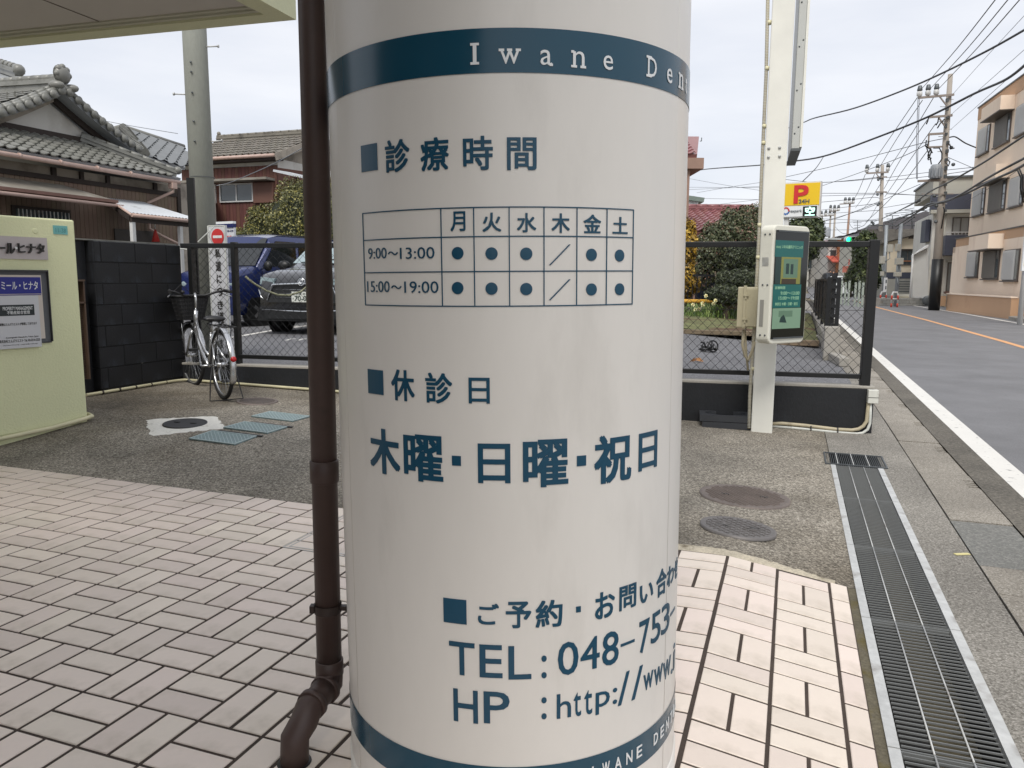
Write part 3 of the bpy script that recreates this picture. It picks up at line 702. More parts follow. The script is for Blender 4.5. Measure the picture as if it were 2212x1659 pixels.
mb = MB(); mb.tube([e0, e1, e1+(low-e1)*.12+Vector((0, 0, .004)), e1+(low-e1)*.6, low, (low+e2)/2+Vector((.004, .004, 0)), e2, e3], [r0+.003]*3+[r0]+[r0+.003]*4, 24); obj('elbow', mb, m_pipe, dp)
d = (low-e1).normalized()
for f0, f1 in ((.1, .28), (.74, .92)):
    mb = MB(); mb.tube([e1+(low-e1)*f0, e1+(low-e1)*(f0+.01), e1+(low-e1)*f1], [r0+.002, r0+.0075, r0+.007], 24); obj('socket', mb, m_pipe, dp)
mb = MB(); mb.lathe([(r0+.012, 0), (r0+.010, .006), (r0, .008)], e3, n=24); obj('floor_collar', mb, m_black, dp)
zb = px_(1312)
m_brk = mat('bracket', L(60, 50, 46), .5, metal=.3, var=.2)
mb = MB(); mb.lathe([(r0+.003, zb-.012), (r0+.003, zb+.012)], (xx, yy, 0), n=24); mb.bar((xx+r0, yy, zb), (PC.x-PR*.97, yy, zb), .016, .012); mb.bar((xx-r0-.012, yy-.008, zb), (xx-r0, yy-.008, zb), .02, .02); obj('bracket', mb, m_brk, dp)

# ================================================================== CANOPY and the building over the camera
m_sof = mat('soffit_board', L(186, 182, 176), .8, var=.04, vscale=1.5)
m_lime = mat('lime_paint', L(206, 208, 176), .8, var=.05, vscale=2, fine=.04, fscale=70, bump=.0015, bscale=60)
m_limed = mat('lime_trim', L(184, 184, 168), .7, var=.06, vscale=3)
ZC = 2.6
def plz(px, py, z=ZC): return gz(px, py, z)
cn = plz(640, 43); lf = plz(0, 104); rt_ = plz(562, 0)
ex = (lf-cn).normalized(); ey = (rt_-cn); ey.z = 0; ey = ey.normalized()
can = thing('entrance_canopy', 'low lime painted canopy with grey soffit over the left of the tiled floor', 'canopy', cn)
def quadbox(mb, c, u, v, a0, a1, b0, b1, z0, z1):
    q = [c+u*a+v*b for a, b in ((a0, b0), (a1, b0), (a1, b1), (a0, b1))]
    if u.cross(v).z < 0: q = q[::-1]
    return mb.hexa([(p.x, p.y, z0) for p in q]+[(p.x, p.y, z1) for p in q])
mb = MB(); quadbox(mb, cn, ex, ey, .16, 7, .16, 1.7, ZC+.03, ZC+.05); obj('soffit', mb, m_sof, can)
mb = MB(); quadbox(mb, cn, ex, ey, 0, 7, 0, .11, ZC, ZC+.27); quadbox(mb, cn, ex, ey, 0, .11, .11, 1.7, ZC, ZC+.27); obj('fascia', mb, m_lime, can)
mb = MB(); quadbox(mb, cn, ex, ey, .11, 7, .11, .135, ZC+.012, ZC+.2); quadbox(mb, cn, ex, ey, .11, .135, .135, 1.7, ZC+.012, ZC+.2)
quadbox(mb, cn, ex, ey, .135, 7, .135, .16, ZC+.022, ZC+.2); quadbox(mb, cn, ex, ey, .135, .16, .16, 1.7, ZC+.022, ZC+.2); obj('moulding', mb, m_limed, can)
for a in (1.05, 2.55, 4.05):
    mb = MB(); quadbox(mb, cn, ex, ey, a, a+.006, .16, 1.7, ZC+.027, ZC+.031); obj('soffit_joint', mb, mat('joint_dark', L(110, 104, 96), .9), can)
mb = MB(); quadbox(mb, cn, ex, ey, 0, 7, 0, 1.7, ZC+.27, ZC+.3); obj('roof', mb, m_limed, can)
bld_w = 1
bld = thing('clinic_building', 'unseen pale building, upper floor over the round pillar, overhang and dark wall shaped for shade', 'building', W(-2.5, -2, 0))
m_cwall = mat('clinic_wall', L(196, 192, 176), .8, var=.05)
def wallbox(s0, s1, t0, t1, z0, z1, nm, m): mb = MB(); mb.hexa([W(s0, t0, z0), W(s1, t0, z0), W(s1, t1, z0), W(s0, t1, z0), W(s0, t0, z1), W(s1, t0, z1), W(s1, t1, z1), W(s0, t1, z1)]); obj(nm, mb, m, bld)
wallbox(-7, -.1, -5.6, -1.4, 3.5, 6.5, 'upper_floor', m_cwall); wallbox(-1.5, -.1, -1.4, 2.25, 3.5, 6.5, 'upper_floor', m_cwall)  # narrow strip over the pillar is shaped, out of view, to shade its top left
wallbox(-7, -.1, -5.6, -5.4, 0, 3.5, 'wall', m_cwall); wallbox(-7, -6.8, -5.3, -1.4, 0, 3.5, 'wall', m_cwall); wallbox(-2.0, -1.8, -5.3, -.7, 0, 3.5, 'wall', mat('unseen_shade_wall', L(104, 98, 88), .6, var=.1)); wallbox(-2.3, -.9, -5.39, -5.36, .08, 2.2, 'glass_door', mat('dark_glass', L(40, 46, 50), .08))  # dark wall is added out of view to darken the pillar's left side
# ================================================================== LIME WALL with the boards
g1, g0 = G(190, 910), G(0, 963)
g0.z = g1.z = 0
LW = Fr(g1, g0-g1)                       # a grows towards the camera
if LW.n.x < 0: LW.n = -LW.n
if (LW.n.x*0+LW.n.dot(CAM-g1)) < 0: LW.n = -LW.n
lw = thing('lime_wall', 'pale lime rendered wall with the nameplates, cut off by the left edge', 'wall', g1)
ztp = LW.px(165, 476)[1]
mb = MB(); mb.fbox(LW, 0, 3.2, .16, ztp, -.22, 0); o = obj('render', mb, mat('lime_render', L(224, 226, 184), .85, var=.03, vscale=2, fine=.03, fscale=90, bump=.003, bscale=70, dirt=L(190, 190, 142), dscale=2, dthr=(.6, .9)), lw, bevel=.012)
LT = crop(0, 700, 2.0743)
def lwp(x, y, c=0.0): return LW.px(*LT(x, y), c)
# text direction: reading left to right = decreasing a; use mirrored frame
LM = Fr(LW.p(0, 0, 0), -LW.x); LM.n = LW.n
def lb(x0, y0, x1, y1):    # crop box -> (a0,a1,b0,b1) in LM
    p, q = LM.px(*LT(x0, (y0+y1)/2)), LM.px(*LT(x1, (y0+y1)/2)); t, b = LM.px(*LT(x1, y0)), LM.px(*LT(x1, y1)); return p[0], q[0], b[1], t[1]
def signbox(name, x0, y0, x1, y1, c0, c1, m, parent, a_left=None):
    a0, a1, b0, b1 = lb(x0, y0, x1, y1)
    if a_left is not None: a0 = a_left
    mb = MB(); mb.fbox(LM, a0, a1, b0, b1, c0, c1); return obj(name, mb, m, parent), (a0, a1, b0, b1)
np_ = thing('nameplate', 'brushed metal nameplate with raised dark katakana near the top of the lime wall', 'sign', LM.p(-.4, 1.5))
_, B = signbox('plate', 0, 492, 382, 670, .002, .010, mat('plate_metal', L(186, 178, 176), .45, metal=.3, var=.06), np_, -1.05)
m_ink = mat('dark_letter', L(44, 42, 38), .5, var=0)
a0, a1, b0, b1 = lb(0, 535, 105, 622); mb = text_on(LM, 'ール', a0-.03, a1, b0, b1, .018, .035, .01); obj('raised_letters', mb, m_ink, np_)
a0, a1, b0, b1 = lb(105, 565, 125, 585); mb = text_on(LM, '・', a0, a1, b0, b1, .018, .03, .01); obj('raised_letters', mb, m_wtxt, np_)
a0, a1, b0, b1 = lb(133, 540, 350, 622); mb = text_on(LM, 'ヒナタ', a0, a1, b0, b1, .018, .035, .01); obj('raised_letters', mb, m_ink, np_)
a0, a1, b0, b1 = lb(0, 535, 105, 622); mb = text_on(LM, 'エミ', a0-.30, a0-.05, b0, b1, .018, .035, .01); obj('raised_letters', mb, m_ink, np_)
nb_ = thing('notice_frame', 'shallow dark grey notice frame let into the lime wall', 'notice frame', LM.p(-.4, 1.2))
_, B = signbox('back', 0, 768, 396, 1335, .001, .004, mat('frame_grey', L(92, 94, 98), .6, var=.1), nb_, -1.2)
a0, a1, b0, b1 = B
mb = MB(); mb.fbox(LM, a0, a1, b1, b1+.012, .0, .03); mb.fbox(LM, a1, a1+.006, b0, b1+.012, 0, .022); mb.fbox(LM, a0, a1, b0-.01, b0, 0, .012); obj('rim', mb, mat('frame_dark', L(60, 60, 62), .5), nb_)
bp_ = thing('blue_nameboard', 'beige board headed by a blue panel with white katakana lettering', 'sign', LM.p(-.5, 1.2))
_, B = signbox('board', 0, 795, 345, 1312, .006, .012, mat('beige_board', L(206, 196, 186), .6, var=.05), bp_, -1.15)
_, B = signbox('blue_panel', 0, 812, 325, 945, .012, .014, mat('blue_panel', L(28, 34, 132), .35, var=.04), bp_, -1.15)
_, _b = signbox('blue_line', 0, 951, 328, 957, .012, .014, MATS['blue_panel'], bp_, -1.15)
a0, a1, b0, b1 = lb(0, 845, 300, 912); mb = text_on(LM, 'ミール・ヒナタ', a0, a1, b0, b1, .0142, .012, .001); obj('lettering', mb, m_wtxt, bp_)
a0, a1, b0, b1 = lb(0, 845, 300, 912); mb = text_on(LM, 'エ', a0-.085, a0-.015, b0, b1, .0142, .012, .001); obj('lettering', mb, m_wtxt, bp_)
wb_ = thing('management_board', 'white property management board overlapping the blue headed board', 'sign', LM.p(-.5, 1.0))
_, B = signbox('board', 0, 960, 312, 1378, .016, .024, mat('white_board', L(204, 205, 208), .5, var=.03), wb_, -1.12)
_, _b = signbox('dark_strip', 0, 1033, 265, 1120, .024, .0248, mat('strip_black', L(36, 44, 46), .5), wb_, -.98)
def wtx(s, x0, y0, x1, y1, m=m_ink, ext=0, bold=.01):
    a0, a1, b0, b1 = lb(x0, y0, x1, y1); obj('lettering', text_on(LM, s, a0-ext, a1, b0, b1, .0252, bold, .0006), m, wb_)
wtx('PROPERTY MANAGEMENT', 5, 1048, 250, 1076, m_wtxt, 0, .02); wtx('不動産総合管理', 40, 1082, 228, 1110, m_wtxt)
wtx('当建物はエムズウエストが管理しております', 0, 1175, 285, 1197, m_ink, .03, .015)
wtx('Kasumigaseki Chiyoda-ku, Tokyo, Japan', 33, 1285, 298, 1300); wtx('株式会社エムズウエスト Tel. 03-5510-2225', 0, 1305, 312, 1330, m_ink, .02, .015)
wtx('http://www.mswest.co.jp   e-mail: info@mswest.co.jp', 8, 1347, 290, 1356)
tp_ = thing('teal_plate', 'small teal number plate at the top corner of the lime wall', 'number plate', LM.p(-.1, 1.6))
_, B = signbox('plate', 433, 395, 549, 465, .001, .004, mat('teal_plate', L(112, 178, 176), .4, var=.1, vscale=20), tp_)
a0, a1, b0, b1 = lb(452, 415, 535, 450); obj('lettering', text_on(LM, '11-38', a0, a1, b0, b1, .0045, .0, .0008), mat('teal_ink', L(78, 142, 142), .5), tp_)
m_pvc = mat('cream_conduit', L(214, 208, 172), .45, var=.08, vscale=5, dirt=L(150, 142, 110), dscale=7, dthr=(.62, .8))
mb = MB(); q = [LW.p(3.0, .0, .03), LW.p(1.5, .0, .03), LW.p(.3, 0, .03), LW.p(.06, 0, .03), LW.p(-.03, 0, .01), LW.p(-.05, 0, -.06), LW.p(-.05, 0, -.3)]
for p in q: p.z = yz(*ST(p))+.035
mb.tube(q, .017, 12); cb = tag(obj('base_pipe', mb, m_pvc, loc=q[2]), 'cream pipe running along the foot of the lime wall', 'pipe')
mb = MB(); mb.fbox(LW, -.0, 3.2, .0, .16, -.2, -.004); obj('footing', mb, MATS['lime_render'], lw)
for x, y in ((288, 435),):
    a, b = lwp(x, y); mb = MB(); mb.lathe([(.02, -.001), (.02, .001), (.016, .002), (.0, .001)], LW.p(a, b, 0), LW.n, 16); obj('plug_mark', mb, MATS['lime_render'], lw)

# ================================================================== BLOCK WALL
m_blk = mat('black_block', L(20, 21, 25), .62, var=.3, vscale=5, fine=.15, fscale=90, bump=.003, bscale=80, rnd=.22, stretch=(1, 1, .35), dirt=L(54, 60, 70), dscale=3.2, dthr=(.56, .8))
m_bjoint = mat('black_joint', L(14, 14, 15), .8, var=.3, vscale=20, dirt=L(120, 118, 112), dscale=3.5, dthr=(.66, .7))
t_cor = 6.64; SBW = -6.05; f_a, f_b = ST(gz(510, 787, .415)), ST(gz(1890, 835, .415)); t_cor = f_a[1]+(f_b[1]-f_a[1])*(SBW-f_a[0])/(f_b[0]-f_a[0])
BW = Fr(W(SBW, t_cor, 0), W(0, 0)-W(0, 1))        # a grows towards the camera
if BW.n.dot(CAM-BW.o) < 0: BW.n = -BW.n
bw = thing('block_wall', 'black painted concrete block wall behind the bicycle', 'wall', W(-5.83, 5.5, .2))
La_ = BW.px(213, 700)[0]; ztb = BW.px(330, 527)[1]; zb0 = .12
mb = MB(); mb.fbox(BW, -.06, La_-.004, zb0, ztb-.004, -.15, -.004); obj('core', mb, m_bjoint, bw)
rows = 8; hh = .197
blk = {}
for j in range(rows):
    b1 = ztb-j*hh; b0 = max(zb0, b1-hh+.006)
    if b1 < zb0+.02: break
    x = -.06+(0 if j % 2 else -.2)
    while x < La_:
        a0, a1 = max(x, -.06), min(x+.397, La_)
        x += .4
        if a1-a0 < .03: continue
        key = (round(a1-a0, 3), round(b1-b0, 3))
        if key not in blk:
            q = MB(); e = .005; w, h_ = key; q.hexa([(-w/2, -h_/2, -.02), (w/2, -h_/2, -.02), (w/2, h_/2, -.02), (-w/2, h_/2, -.02), (-w/2+e, -h_/2+e, 0), (w/2-e, -h_/2+e, 0), (w/2-e, h_/2-e, 0), (-w/2+e, h_/2-e, 0)])
            me = q.mesh('block'); me.materials.append(m_blk); blk[key] = me
        o = bpy.data.objects.new('block', blk[key]); COL.objects.link(o); o.parent = bw
        R3 = Matrix((BW.x, Vector((0, 0, 1)), BW.n)).transposed()
        if R3.determinant() < 0: R3 = Matrix((-BW.x, Vector((0, 0, 1)), BW.n)).transposed()
        o.matrix_local = Matrix.Translation(BW.p((a0+a1)/2, (b0+b1)/2, RNG.uniform(-.003, .002))-ORG[bw.name]) @ R3.to_4x4()
for j in range(7):
    b1 = ztb-j*hh; mb = MB(); b0 = b1-hh+.006
    mb.fbox(BW, La_-.002, La_+.012, b0, b1, -.15, 0); obj('end_block', mb, m_blk, bw)
mb = MB(); mb.fbox(BW, -.06, La_+.8, ztb+.004, ztb+.016, -.148, -.05); obj('coping', mb, mat('grey_coping', L(120, 120, 114), .9, var=.3, vscale=10), bw)
# darker wall stretch behind the lime wall, with a brown louvred cupboard
mb = MB(); mb.fbox(BW, La_+.016, La_+2.2, .1, ztb, -.15, -.09); obj('rear_panel', mb, m_blk, bw)
cbx = thing('louvre_cabinet', 'narrow brown slatted cabinet between lime wall and black wall', 'cabinet', BW.p(La_+.1, .3, 0))
xa, xb = BW.px(*LT(735, 1300))[0]+.02, BW.px(*LT(640, 1300))[0]; zt_, zb_ = BW.px(*LT(700, 845))[1], BW.px(*LT(700, 1650))[1]
m_brn = mat('brown_metal', L(84, 66, 54), .6, var=.2, vscale=8)
mb = MB(); mb.fbox(BW, xa, xa+.3, zb_, zt_, -.085, -.06); obj('back', mb, m_brn, cbx)
mb = MB(); mb.fbox(BW, xa, xa+.015, zb_, zt_, -.06, .0); mb.fbox(BW, xa, xa+.3, zt_, zt_+.015, -.085, .01); mb.fbox(BW, xa, xa+.3, zt_-.2, zt_-.185, -.06, .0); obj('frame', mb, m_brn, cbx)
mb = MB()
for q in range(60):
    z = zb_+q*.0165
    if z < zt_-.21: mb.fbox(BW, xa+.016, xa+.3, z, z+.008, -.06, -.03)
obj('louvre', mb, m_brn, cbx, kind='stuff')
# corner flashing left of the utility pole
q0, q1 = at(404, 385, 8.3), at(420, 385, 8.3)
sg_ = MB(); sg_.box(((q0.x+q1.x)/2-.004, 8.3, (q0.z+yz(-5.8))/2), (abs(q1.x-q0.x), .03, q0.z-.2)); tag(obj('black_pipe_cover', sg_, m_black, loc=((q0.x+q1.x)/2, 8.3, .3)), 'tall black cover strip standing beside the concrete utility pole', 'cover strip')

# ================================================================== BASE WALL and CHAIN LINK FENCE
pB, pA = gz(1890, 835, .415), gz(510, 787, .415)
FD = (pB-pA); FD.z = 0
FF = Fr((pA.x, pA.y, 0), FD)                          # a to the right
if FF.n.dot(CAM-FF.o) < 0: FF.n = -FF.n
LB = FD.length; aL = -.34
a = FF.o
# where it meets the block wall
for k in range(400):
    if ST(FF.p(-k*.005, 0))[0] <= SBW: aL = -k*.005; break
bwl = thing('base_wall', 'low black painted wall with pale concrete top that carries the mesh fence', 'wall', FF.p(LB/2, 0))
m_bwall = mat('black_wall', L(22, 24, 28), .65, var=.3, vscale=3, fine=.15, fscale=60, bump=.003, bscale=50, dirt=L(48, 53, 62), dscale=2.4, dthr=(.55, .8), stretch=(1, 1, .5))
ZW = .415
mb = MB(); mb.fbox(FF, aL+.005, LB, -.1, ZW-.022, -.14, 0); obj('body', mb, m_bwall, bwl, bevel=.006)
mb = MB(); mb.fbox(FF, aL+.005, LB+.003, ZW-.022, ZW, -.143, .003); obj('top', mb, mat('wall_top', L(156, 152, 144), .85, var=.15, vscale=4, fine=.12, fscale=60), bwl, bevel=.004)
fen = thing('mesh_fence', 'black chain link fence on the low wall in front of the car park', 'fence', FF.p(LB/2, ZW))
m_fr = mat('fence_black', L(14, 15, 16), .45, var=.1, vscale=6)
zr1 = FF.px(1600, 522, -.07)[1]; zr0 = FF.px(1700, 813, -.07)[1]
aR = FF.px(1880, 650, -.07)[0]; 
mb = MB(); mb.fbox(FF, aL+.02, aR, zr1-.048, zr1, -.095, -.045); obj('top_rail', mb, m_fr, fen, bevel=.004)
mb = MB(); mb.fbox(FF, aL+.02, aR, zr0, zr0+.042, -.09, -.05); obj('bottom_rail', mb, m_fr, fen, bevel=.004)
ap = [FF.px(412, 650, -.07)[0]+.03, FF.px(510, 650, -.07)[0], 2.2, 4.35, aR]
for i, a in enumerate(ap):
    w = .04 if i == 4 else .024
    mb = MB(); mb.fbox(FF, a-w, a+w, ZW-.005, zr1+(.012 if i in (1, 4) else 0), -.112, -.04+ (0 if i != 4 else .004)); obj('post', mb, m_fr, fen, bevel=.004)
m_wire = mat('mesh_wire', L(16, 17, 18), .6, var=.1)
# chain link: zigzag wires
z0, z1 = zr0+.035, zr1-.04; dz = .0415; dx = .0415
for i in range(4):
    a0, a1 = ap[i]+.02, ap[i+1]-.02; mb = MB(); n = int((a1-a0)/dx); ddx = (a1-a0)/n; m_ = int((z1-z0)/dz); ddz = (z1-z0)/m_
    for k in range(n):
        x = a0+k*ddx; pts = []
        for j in range(m_+1):
            zig = (j+k) % 2
            pts.append(FF.p(x+ddx*zig, z0+j*ddz, -.07+(.0016 if zig else -.0016)))
        mb.tube(pts, .0028, 3, False, False)
    obj('wire_mesh', mb, m_wire, fen)
mb = MB()
for zz, a0, a1 in ((FF.px(1700, 668, -.066)[1], ap[2], aR-.03), (FF.px(560, 690, -.066)[1], ap[1], ap[2])):
    pts = [FF.p(a0+(a1-a0)*q/14, zz-.012*sin(pi*q/14), -.064) for q in range(15)]; mb.tube(pts, .002, 4, False)
obj('tension_wire', mb, m_wire, fen)
# conduits on the low wall
m_cond = mat('beige_conduit', L(176, 166, 140), .5, var=.15, vscale=6, dirt=L(120, 110, 92), dscale=8, dthr=(.6, .8))
m_condw = mat('white_conduit', L(200, 202, 196), .45, var=.1, vscale=6, dirt=L(130, 126, 112), dscale=8, dthr=(.6, .8))
RC_ = crop(2650, 1100, 2.3284)
def fpx(x, y, c): a, b = FF.px(*RC_(x, y), c); return FF.p(a, b, c)
for nm, pts, m_, r_, lab in (('conduit', [(880, 1325), (1000, 1320), (1200, 1338), (1500, 1375), (1640, 1382), (1700, 1372), (1745, 1345), (1775, 1300), (1785, 1200), (1795, 1120)], m_cond, .0155, 'beige conduit curving along the black wall up to the small white box'),
                             ('conduit', [(880, 1345), (1100, 1362), (1500, 1400), (1680, 1416), (1740, 1408), (1785, 1375), (1805, 1320), (1808, 1250), (1812, 1130)], m_condw, .0125, 'whiter lower conduit running beneath the beige one to the small box')):
    P = [fpx(x, y, .022) for x, y in pts]; mb = MB(); mb.tube(P, r_, 12); g = thing(nm, lab, 'conduit', P[0]); obj('pipe', mb, m_, g)
    mb = MB()
    for x, y in ((902, pts[0][1]+4), (1262, 1350 if m_ is m_cond else 1378), (1507, 1376 if m_ is m_cond else 1400)):
        c = fpx(x, y, .022); mb.tube([c-FF.x*.007, c+FF.x*.007], r_+.002, 12)
    obj('strap', mb, mat('strap_grey', L(78, 76, 72), .5), g)
jb = thing('junction_box', 'small white junction box at the street end of the black wall', 'junction box', fpx(1825, 1070, 0))
mb = MB(); (a0, b1), (a1, b0) = FF.px(*RC_(1780, 1005)), FF.px(*RC_(1872, 1132)); mb.fbox(FF, a0, a1-.005, b0, b1, .001, .06); o = obj('body', mb, mat('box_white', L(206, 206, 198), .5, var=.08, vscale=8, dirt=L(140, 134, 120), dscale=9, dthr=(.6, .8)), jb, bevel=.006)
mb = MB(); mb.fbox(FF, a0-.002, a1-.003, b0+.05, b0+.055, .0605, .062); obj('seam', mb, mat('strap_grey', L(78, 76, 72), .5), jb)
# left hand pipe at the foot of both walls
pts = [BW.p(La_+.2, 0, .02), BW.p(La_*.5, 0, .02), BW.p(.12, 0, .03), BW.p(.03, 0, .06)]+[FF.p(aL+.12, 0, .03), FF.p(aL+.6, 0, .02), FF.p(1.5, 0, .02), FF.p(3.5, 0, .02), FF.p(4.0, 0, .02)]
for p in pts: p.z = yz(*ST(p))+.022
mb = MB(); mb.tube(pts, .014, 10); g = thing('ground_pipe', 'cream pipe along the foot of the black walls behind the bicycle', 'pipe', pts[3]); obj('pipe', mb, mat('cream_pipe', L(188, 182, 150), .5, var=.15, vscale=5), g)
mb = MB()
for q in range(5):
    c = pts[0].lerp(pts[2], .15+q*.18); mb = MB(); mb.tube([c, c.lerp(pts[2], .02)], .018, 10); obj('clip', mb, m_brk, g)
p0 = FF.p(3.9, 0, .02); pts = [FF.p(3.9, 0, .02), FF.p(4.35, 0, .02), FF.p(4.75, 0, .02)]
for p in pts: p.z = yz(*ST(p))+.03
# ================================================================== SIGN POST with the screen
pb0, pb1 = G(1622, 932), G(1667, 935)
wp = (pb1-pb0).length; PF = Fr((pb0.x, pb0.y, 0), (.955, -.296, 0))
if PF.n.dot(CAM-PF.o) < 0: PF.n = -PF.n
m_post = mat('post_white', L(228, 227, 218), .5, var=.06, vscale=4, dirt=L(150, 142, 124), dscale=5, dthr=(.66, .85))
sp = thing('sign_post', 'tall cream steel post that carries the tall panel, in front of the fence', 'sign post', (pb0.x, pb0.y, 0))
mb = MB(); mb.fbox(PF, 0, wp, -.02, 5.2, -.15, 0); obj('post', mb, m_post, sp, bevel=.008)
a0, _z = PF.px(1707, 318); a1, zb_ = PF.px(1733, 318)
pn = thing('vertical_sign', 'long pale grey sign panel fixed along the upper part of the post', 'sign', PF.p(wp+.02, 3))
mb = MB(); mb.fbox(PF, a0+.012, a1-.02, zb_, 5.3, -.9, -.05); obj('cabinet', mb, mat('panel_grey', L(186, 188, 184), .5, var=.05, vscale=2), pn, bevel=.004)
mb = MB(); mb.fbox(PF, a0+.006, a1-.01, zb_-.02, zb_-.001, -.91, -.04); obj('bottom_trim', mb, m_dsteel, pn)
mb = MB(); mb.fbox(PF, a1-.019, a1+.0, zb_+.01, 5.3, -.905, -.045); obj('edge_trim', mb, m_post, pn)
mb = MB()
for k in range(8):
    for q in (a0+.03, a1-.035): mb.lathe([(.007, 0), (.006, .004), (0, .005)], PF.p(q, zb_+.12+k*.34+(.05 if q > a0+.04 else 0), -.05), PF.n, 8)
obj('screw', mb, m_dsteel, pn)
mb = MB()
for x, y in ((604, 934), (672, 930), (602, 990), (672, 984)):
    a, b = PF.px(*crop(2650, 0, 1.6006)(x, y)); mb.lathe([(.013, 0), (.011, .01), (0, .012)], PF.p(a, b, 0), PF.n, 8)
obj('bolt', mb, m_steel, sp)
# conduits up the left side of the post
cd = thing('post_conduit', 'striped corrugated conduit climbing the left side of the cream post', 'conduit', PF.p(-.02, 0))
def ppx(x, y, c=-.03, cr=None): q = cr(x, y) if cr else (x, y); a, b = PF.px(*q, c); return PF.p(a, b, c)
P = [ppx(1659, -20), ppx(1655, 160), ppx(1645, 380), ppx(1640, 500), ppx(1634, 620), ppx(1630, 700), ppx(1626, 760), ppx(1620, 850), ppx(1618, 925)]
mb = MB(); mb.tube(P, .014, 12); obj('hose', mb, m_cond, cd)
mb = MB()
for i in range(len(P)-1):
    n = int((P[i+1]-P[i]).length/.012)
    for k in range(n): 
        c = P[i].lerp(P[i+1], k/n); d = (P[i+1]-P[i]).normalized()*.0035; mb.tube([c, c+d], .0158, 8, False)
obj('rib', mb, m_condw, cd, kind='stuff')
mb = MB()
for y in (53, 152, 277, 313, 490, 560, 655, 800): 
    c = ppx(1664-(y*.047), y, -.03); mb.tube([c, c+Vector((0, 0, .03))], .019, 12)
obj('coupling', mb, m_pvc, cd)
# electric box
RX = crop(2650, 500, 1.6587)
eb = thing('electric_box', 'beige hinged electric box on the left of the cream post', 'electric box', ppx(1610, 660, -.02))
(a0, b1), (a1, b0) = PF.px(*RX(426, 1045), .03), PF.px(*RX(545, 1310), .03)
m_box = mat('box_beige', L(184, 176, 148), .5, var=.06, vscale=5, dirt=L(140, 132, 108), dscale=8, dthr=(.62, .85))
mb = MB(); mb.fbox(PF, a0, a1, b0, b1, -.1, .03); obj('case', mb, m_box, eb, bevel=.006)
am = PF.px(*RX(470, 1100), .03)[0]
mb = MB(); mb.fbox(PF, am, a1-.004, b0+.008, b1-.012, .0305, .042); obj('door', mb, m_box, eb, bevel=.005)
mb = MB(); mb.fbox(PF, am-.012, am+.012, b0-.002, b1+.012, .0302, .047); obj('hinge_strip', mb, m_box, eb, bevel=.003)
for y in (1100, 1255):
    mb = MB(); z = PF.px(*RX(470, y), .03)[1]; mb.fbox(PF, am-.012, am+.03, z-.006, z+.01, .043, .058); mb.fbox(PF, am, am+.014, z-.03, z-.006, .043, .055); obj('latch', mb, m_box, eb)
mb = MB(); mb.tube([ppx(1607, 712, -.03), ppx(1604, 745, -.03), ppx(1610, 770, -.03), ppx(1616, 778, -.03), ppx(1624, 760, -.02), ppx(1630, 738, -.01)], .013, 10); obj('cable', mb, m_cond, eb)
mb = MB(); mb.tube([ppx(1609, 712, -.06), ppx(1612, 765, -.06), ppx(1616, 800, -.05)], .010, 10); obj('cable', mb, m_cond, eb)
# screen unit: box turned a little towards the street
sc0, sc1 = at(*RX(573, 900), 6.1), at(*RX(645, 900), 6.0)      # side face, front face left edge
sr = at(*RX(884, 900), 6.25)
SF = Fr((sc1.x, sc1.y, 0), (sr-sc1)*Vector((1, 1, 0)) if False else Vector((sr.x-sc1.x, sr.y-sc1.y, 0)))
if SF.n.dot(CAM-SF.o) < 0: SF.n = -SF.n
ws = Vector((sr.x-sc1.x, sr.y-sc1.y, 0)).length
zst = SF.px(*RX(665, 636))[1]; zsb = SF.px(*RX(630, 1420))[1]
scn = thing('digital_display', 'upright cream cased digital display showing a teal clinic page', 'display', SF.p(ws/2, zsb))
m_case = mat('case_cream', L(222, 220, 206), .4, var=.03, vscale=3, dirt=L(184, 178, 158), dscale=4, dthr=(.6, .9))
mb = MB(); r = .055; pts = []
for (cx, cy, a0_) in ((ws-r, zst-r, 0), (r, zst-r, 90), (r, zsb+r, 180), (ws-r, zsb+r, 270)):
    pts += [(cx+r*cos(rad(a0_+k*15)), cy+r*sin(rad(a0_+k*15))) for k in range(7)]
mb.fpoly(SF, pts, -.12, 0); obj('case', mb, m_case, scn, bevel=.01); mb = MB(); mb.fbox(SF, .16, ws-.1, zsb+.3, zst-.3, -.24, -.121); obj('mount', mb, m_post, scn)
mb = MB(); a0, a1, b0, b1 = .028, ws-.018, zsb+.04, zst-.04
mb.fbox(SF, a0, a1, b0, b1, .001, .006); obj('glass', mb, mat('screen_glass', L(14, 18, 18), .06, var=0), scn)
for k in range(2):
    mb = MB(); bb = b0 if k else b1-.012; mb.fbox(SF, a0+.02, a1-.01, bb, bb+.012, .0065, .012); obj('clamp_strip', mb, m_dsteel, scn)
def em(name, c, s=1.0, st=.16): return mat(name, tuple(q*.8 for q in c), .25, var=.06, vscale=9, emit=(c, st*s))
mt_ = em('lcd_teal', L(10, 92, 88)); mtx = em('lcd_text', L(150, 196, 160)); mdk = em('lcd_dark', L(24, 52, 50)); myl = em('lcd_yellow', L(128, 128, 62)); mgr = em('lcd_green', L(92, 122, 100)); mlg = em('lcd_pale', L(120, 150, 126)); mbr = em('lcd_brown', L(56, 44, 28))
def sl(x0, y0, x1, y1, name, m, c0=.0062, c1=.007):
    A_, B_ = SF.px(*RX(x0, (y0+y1)/2), c1), SF.px(*RX(x1, (y0+y1)/2), c1); xm_ = (x0+x1)/2; T_, U_ = SF.px(*RX(xm_, y0), c1), SF.px(*RX(xm_, y1), c1)
    mb = MB(); mb.fbox(SF, A_[0], B_[0], U_[1], T_[1], c0, c1); obj(name, mb, m, scn); return A_[0], B_[0], U_[1], T_[1]
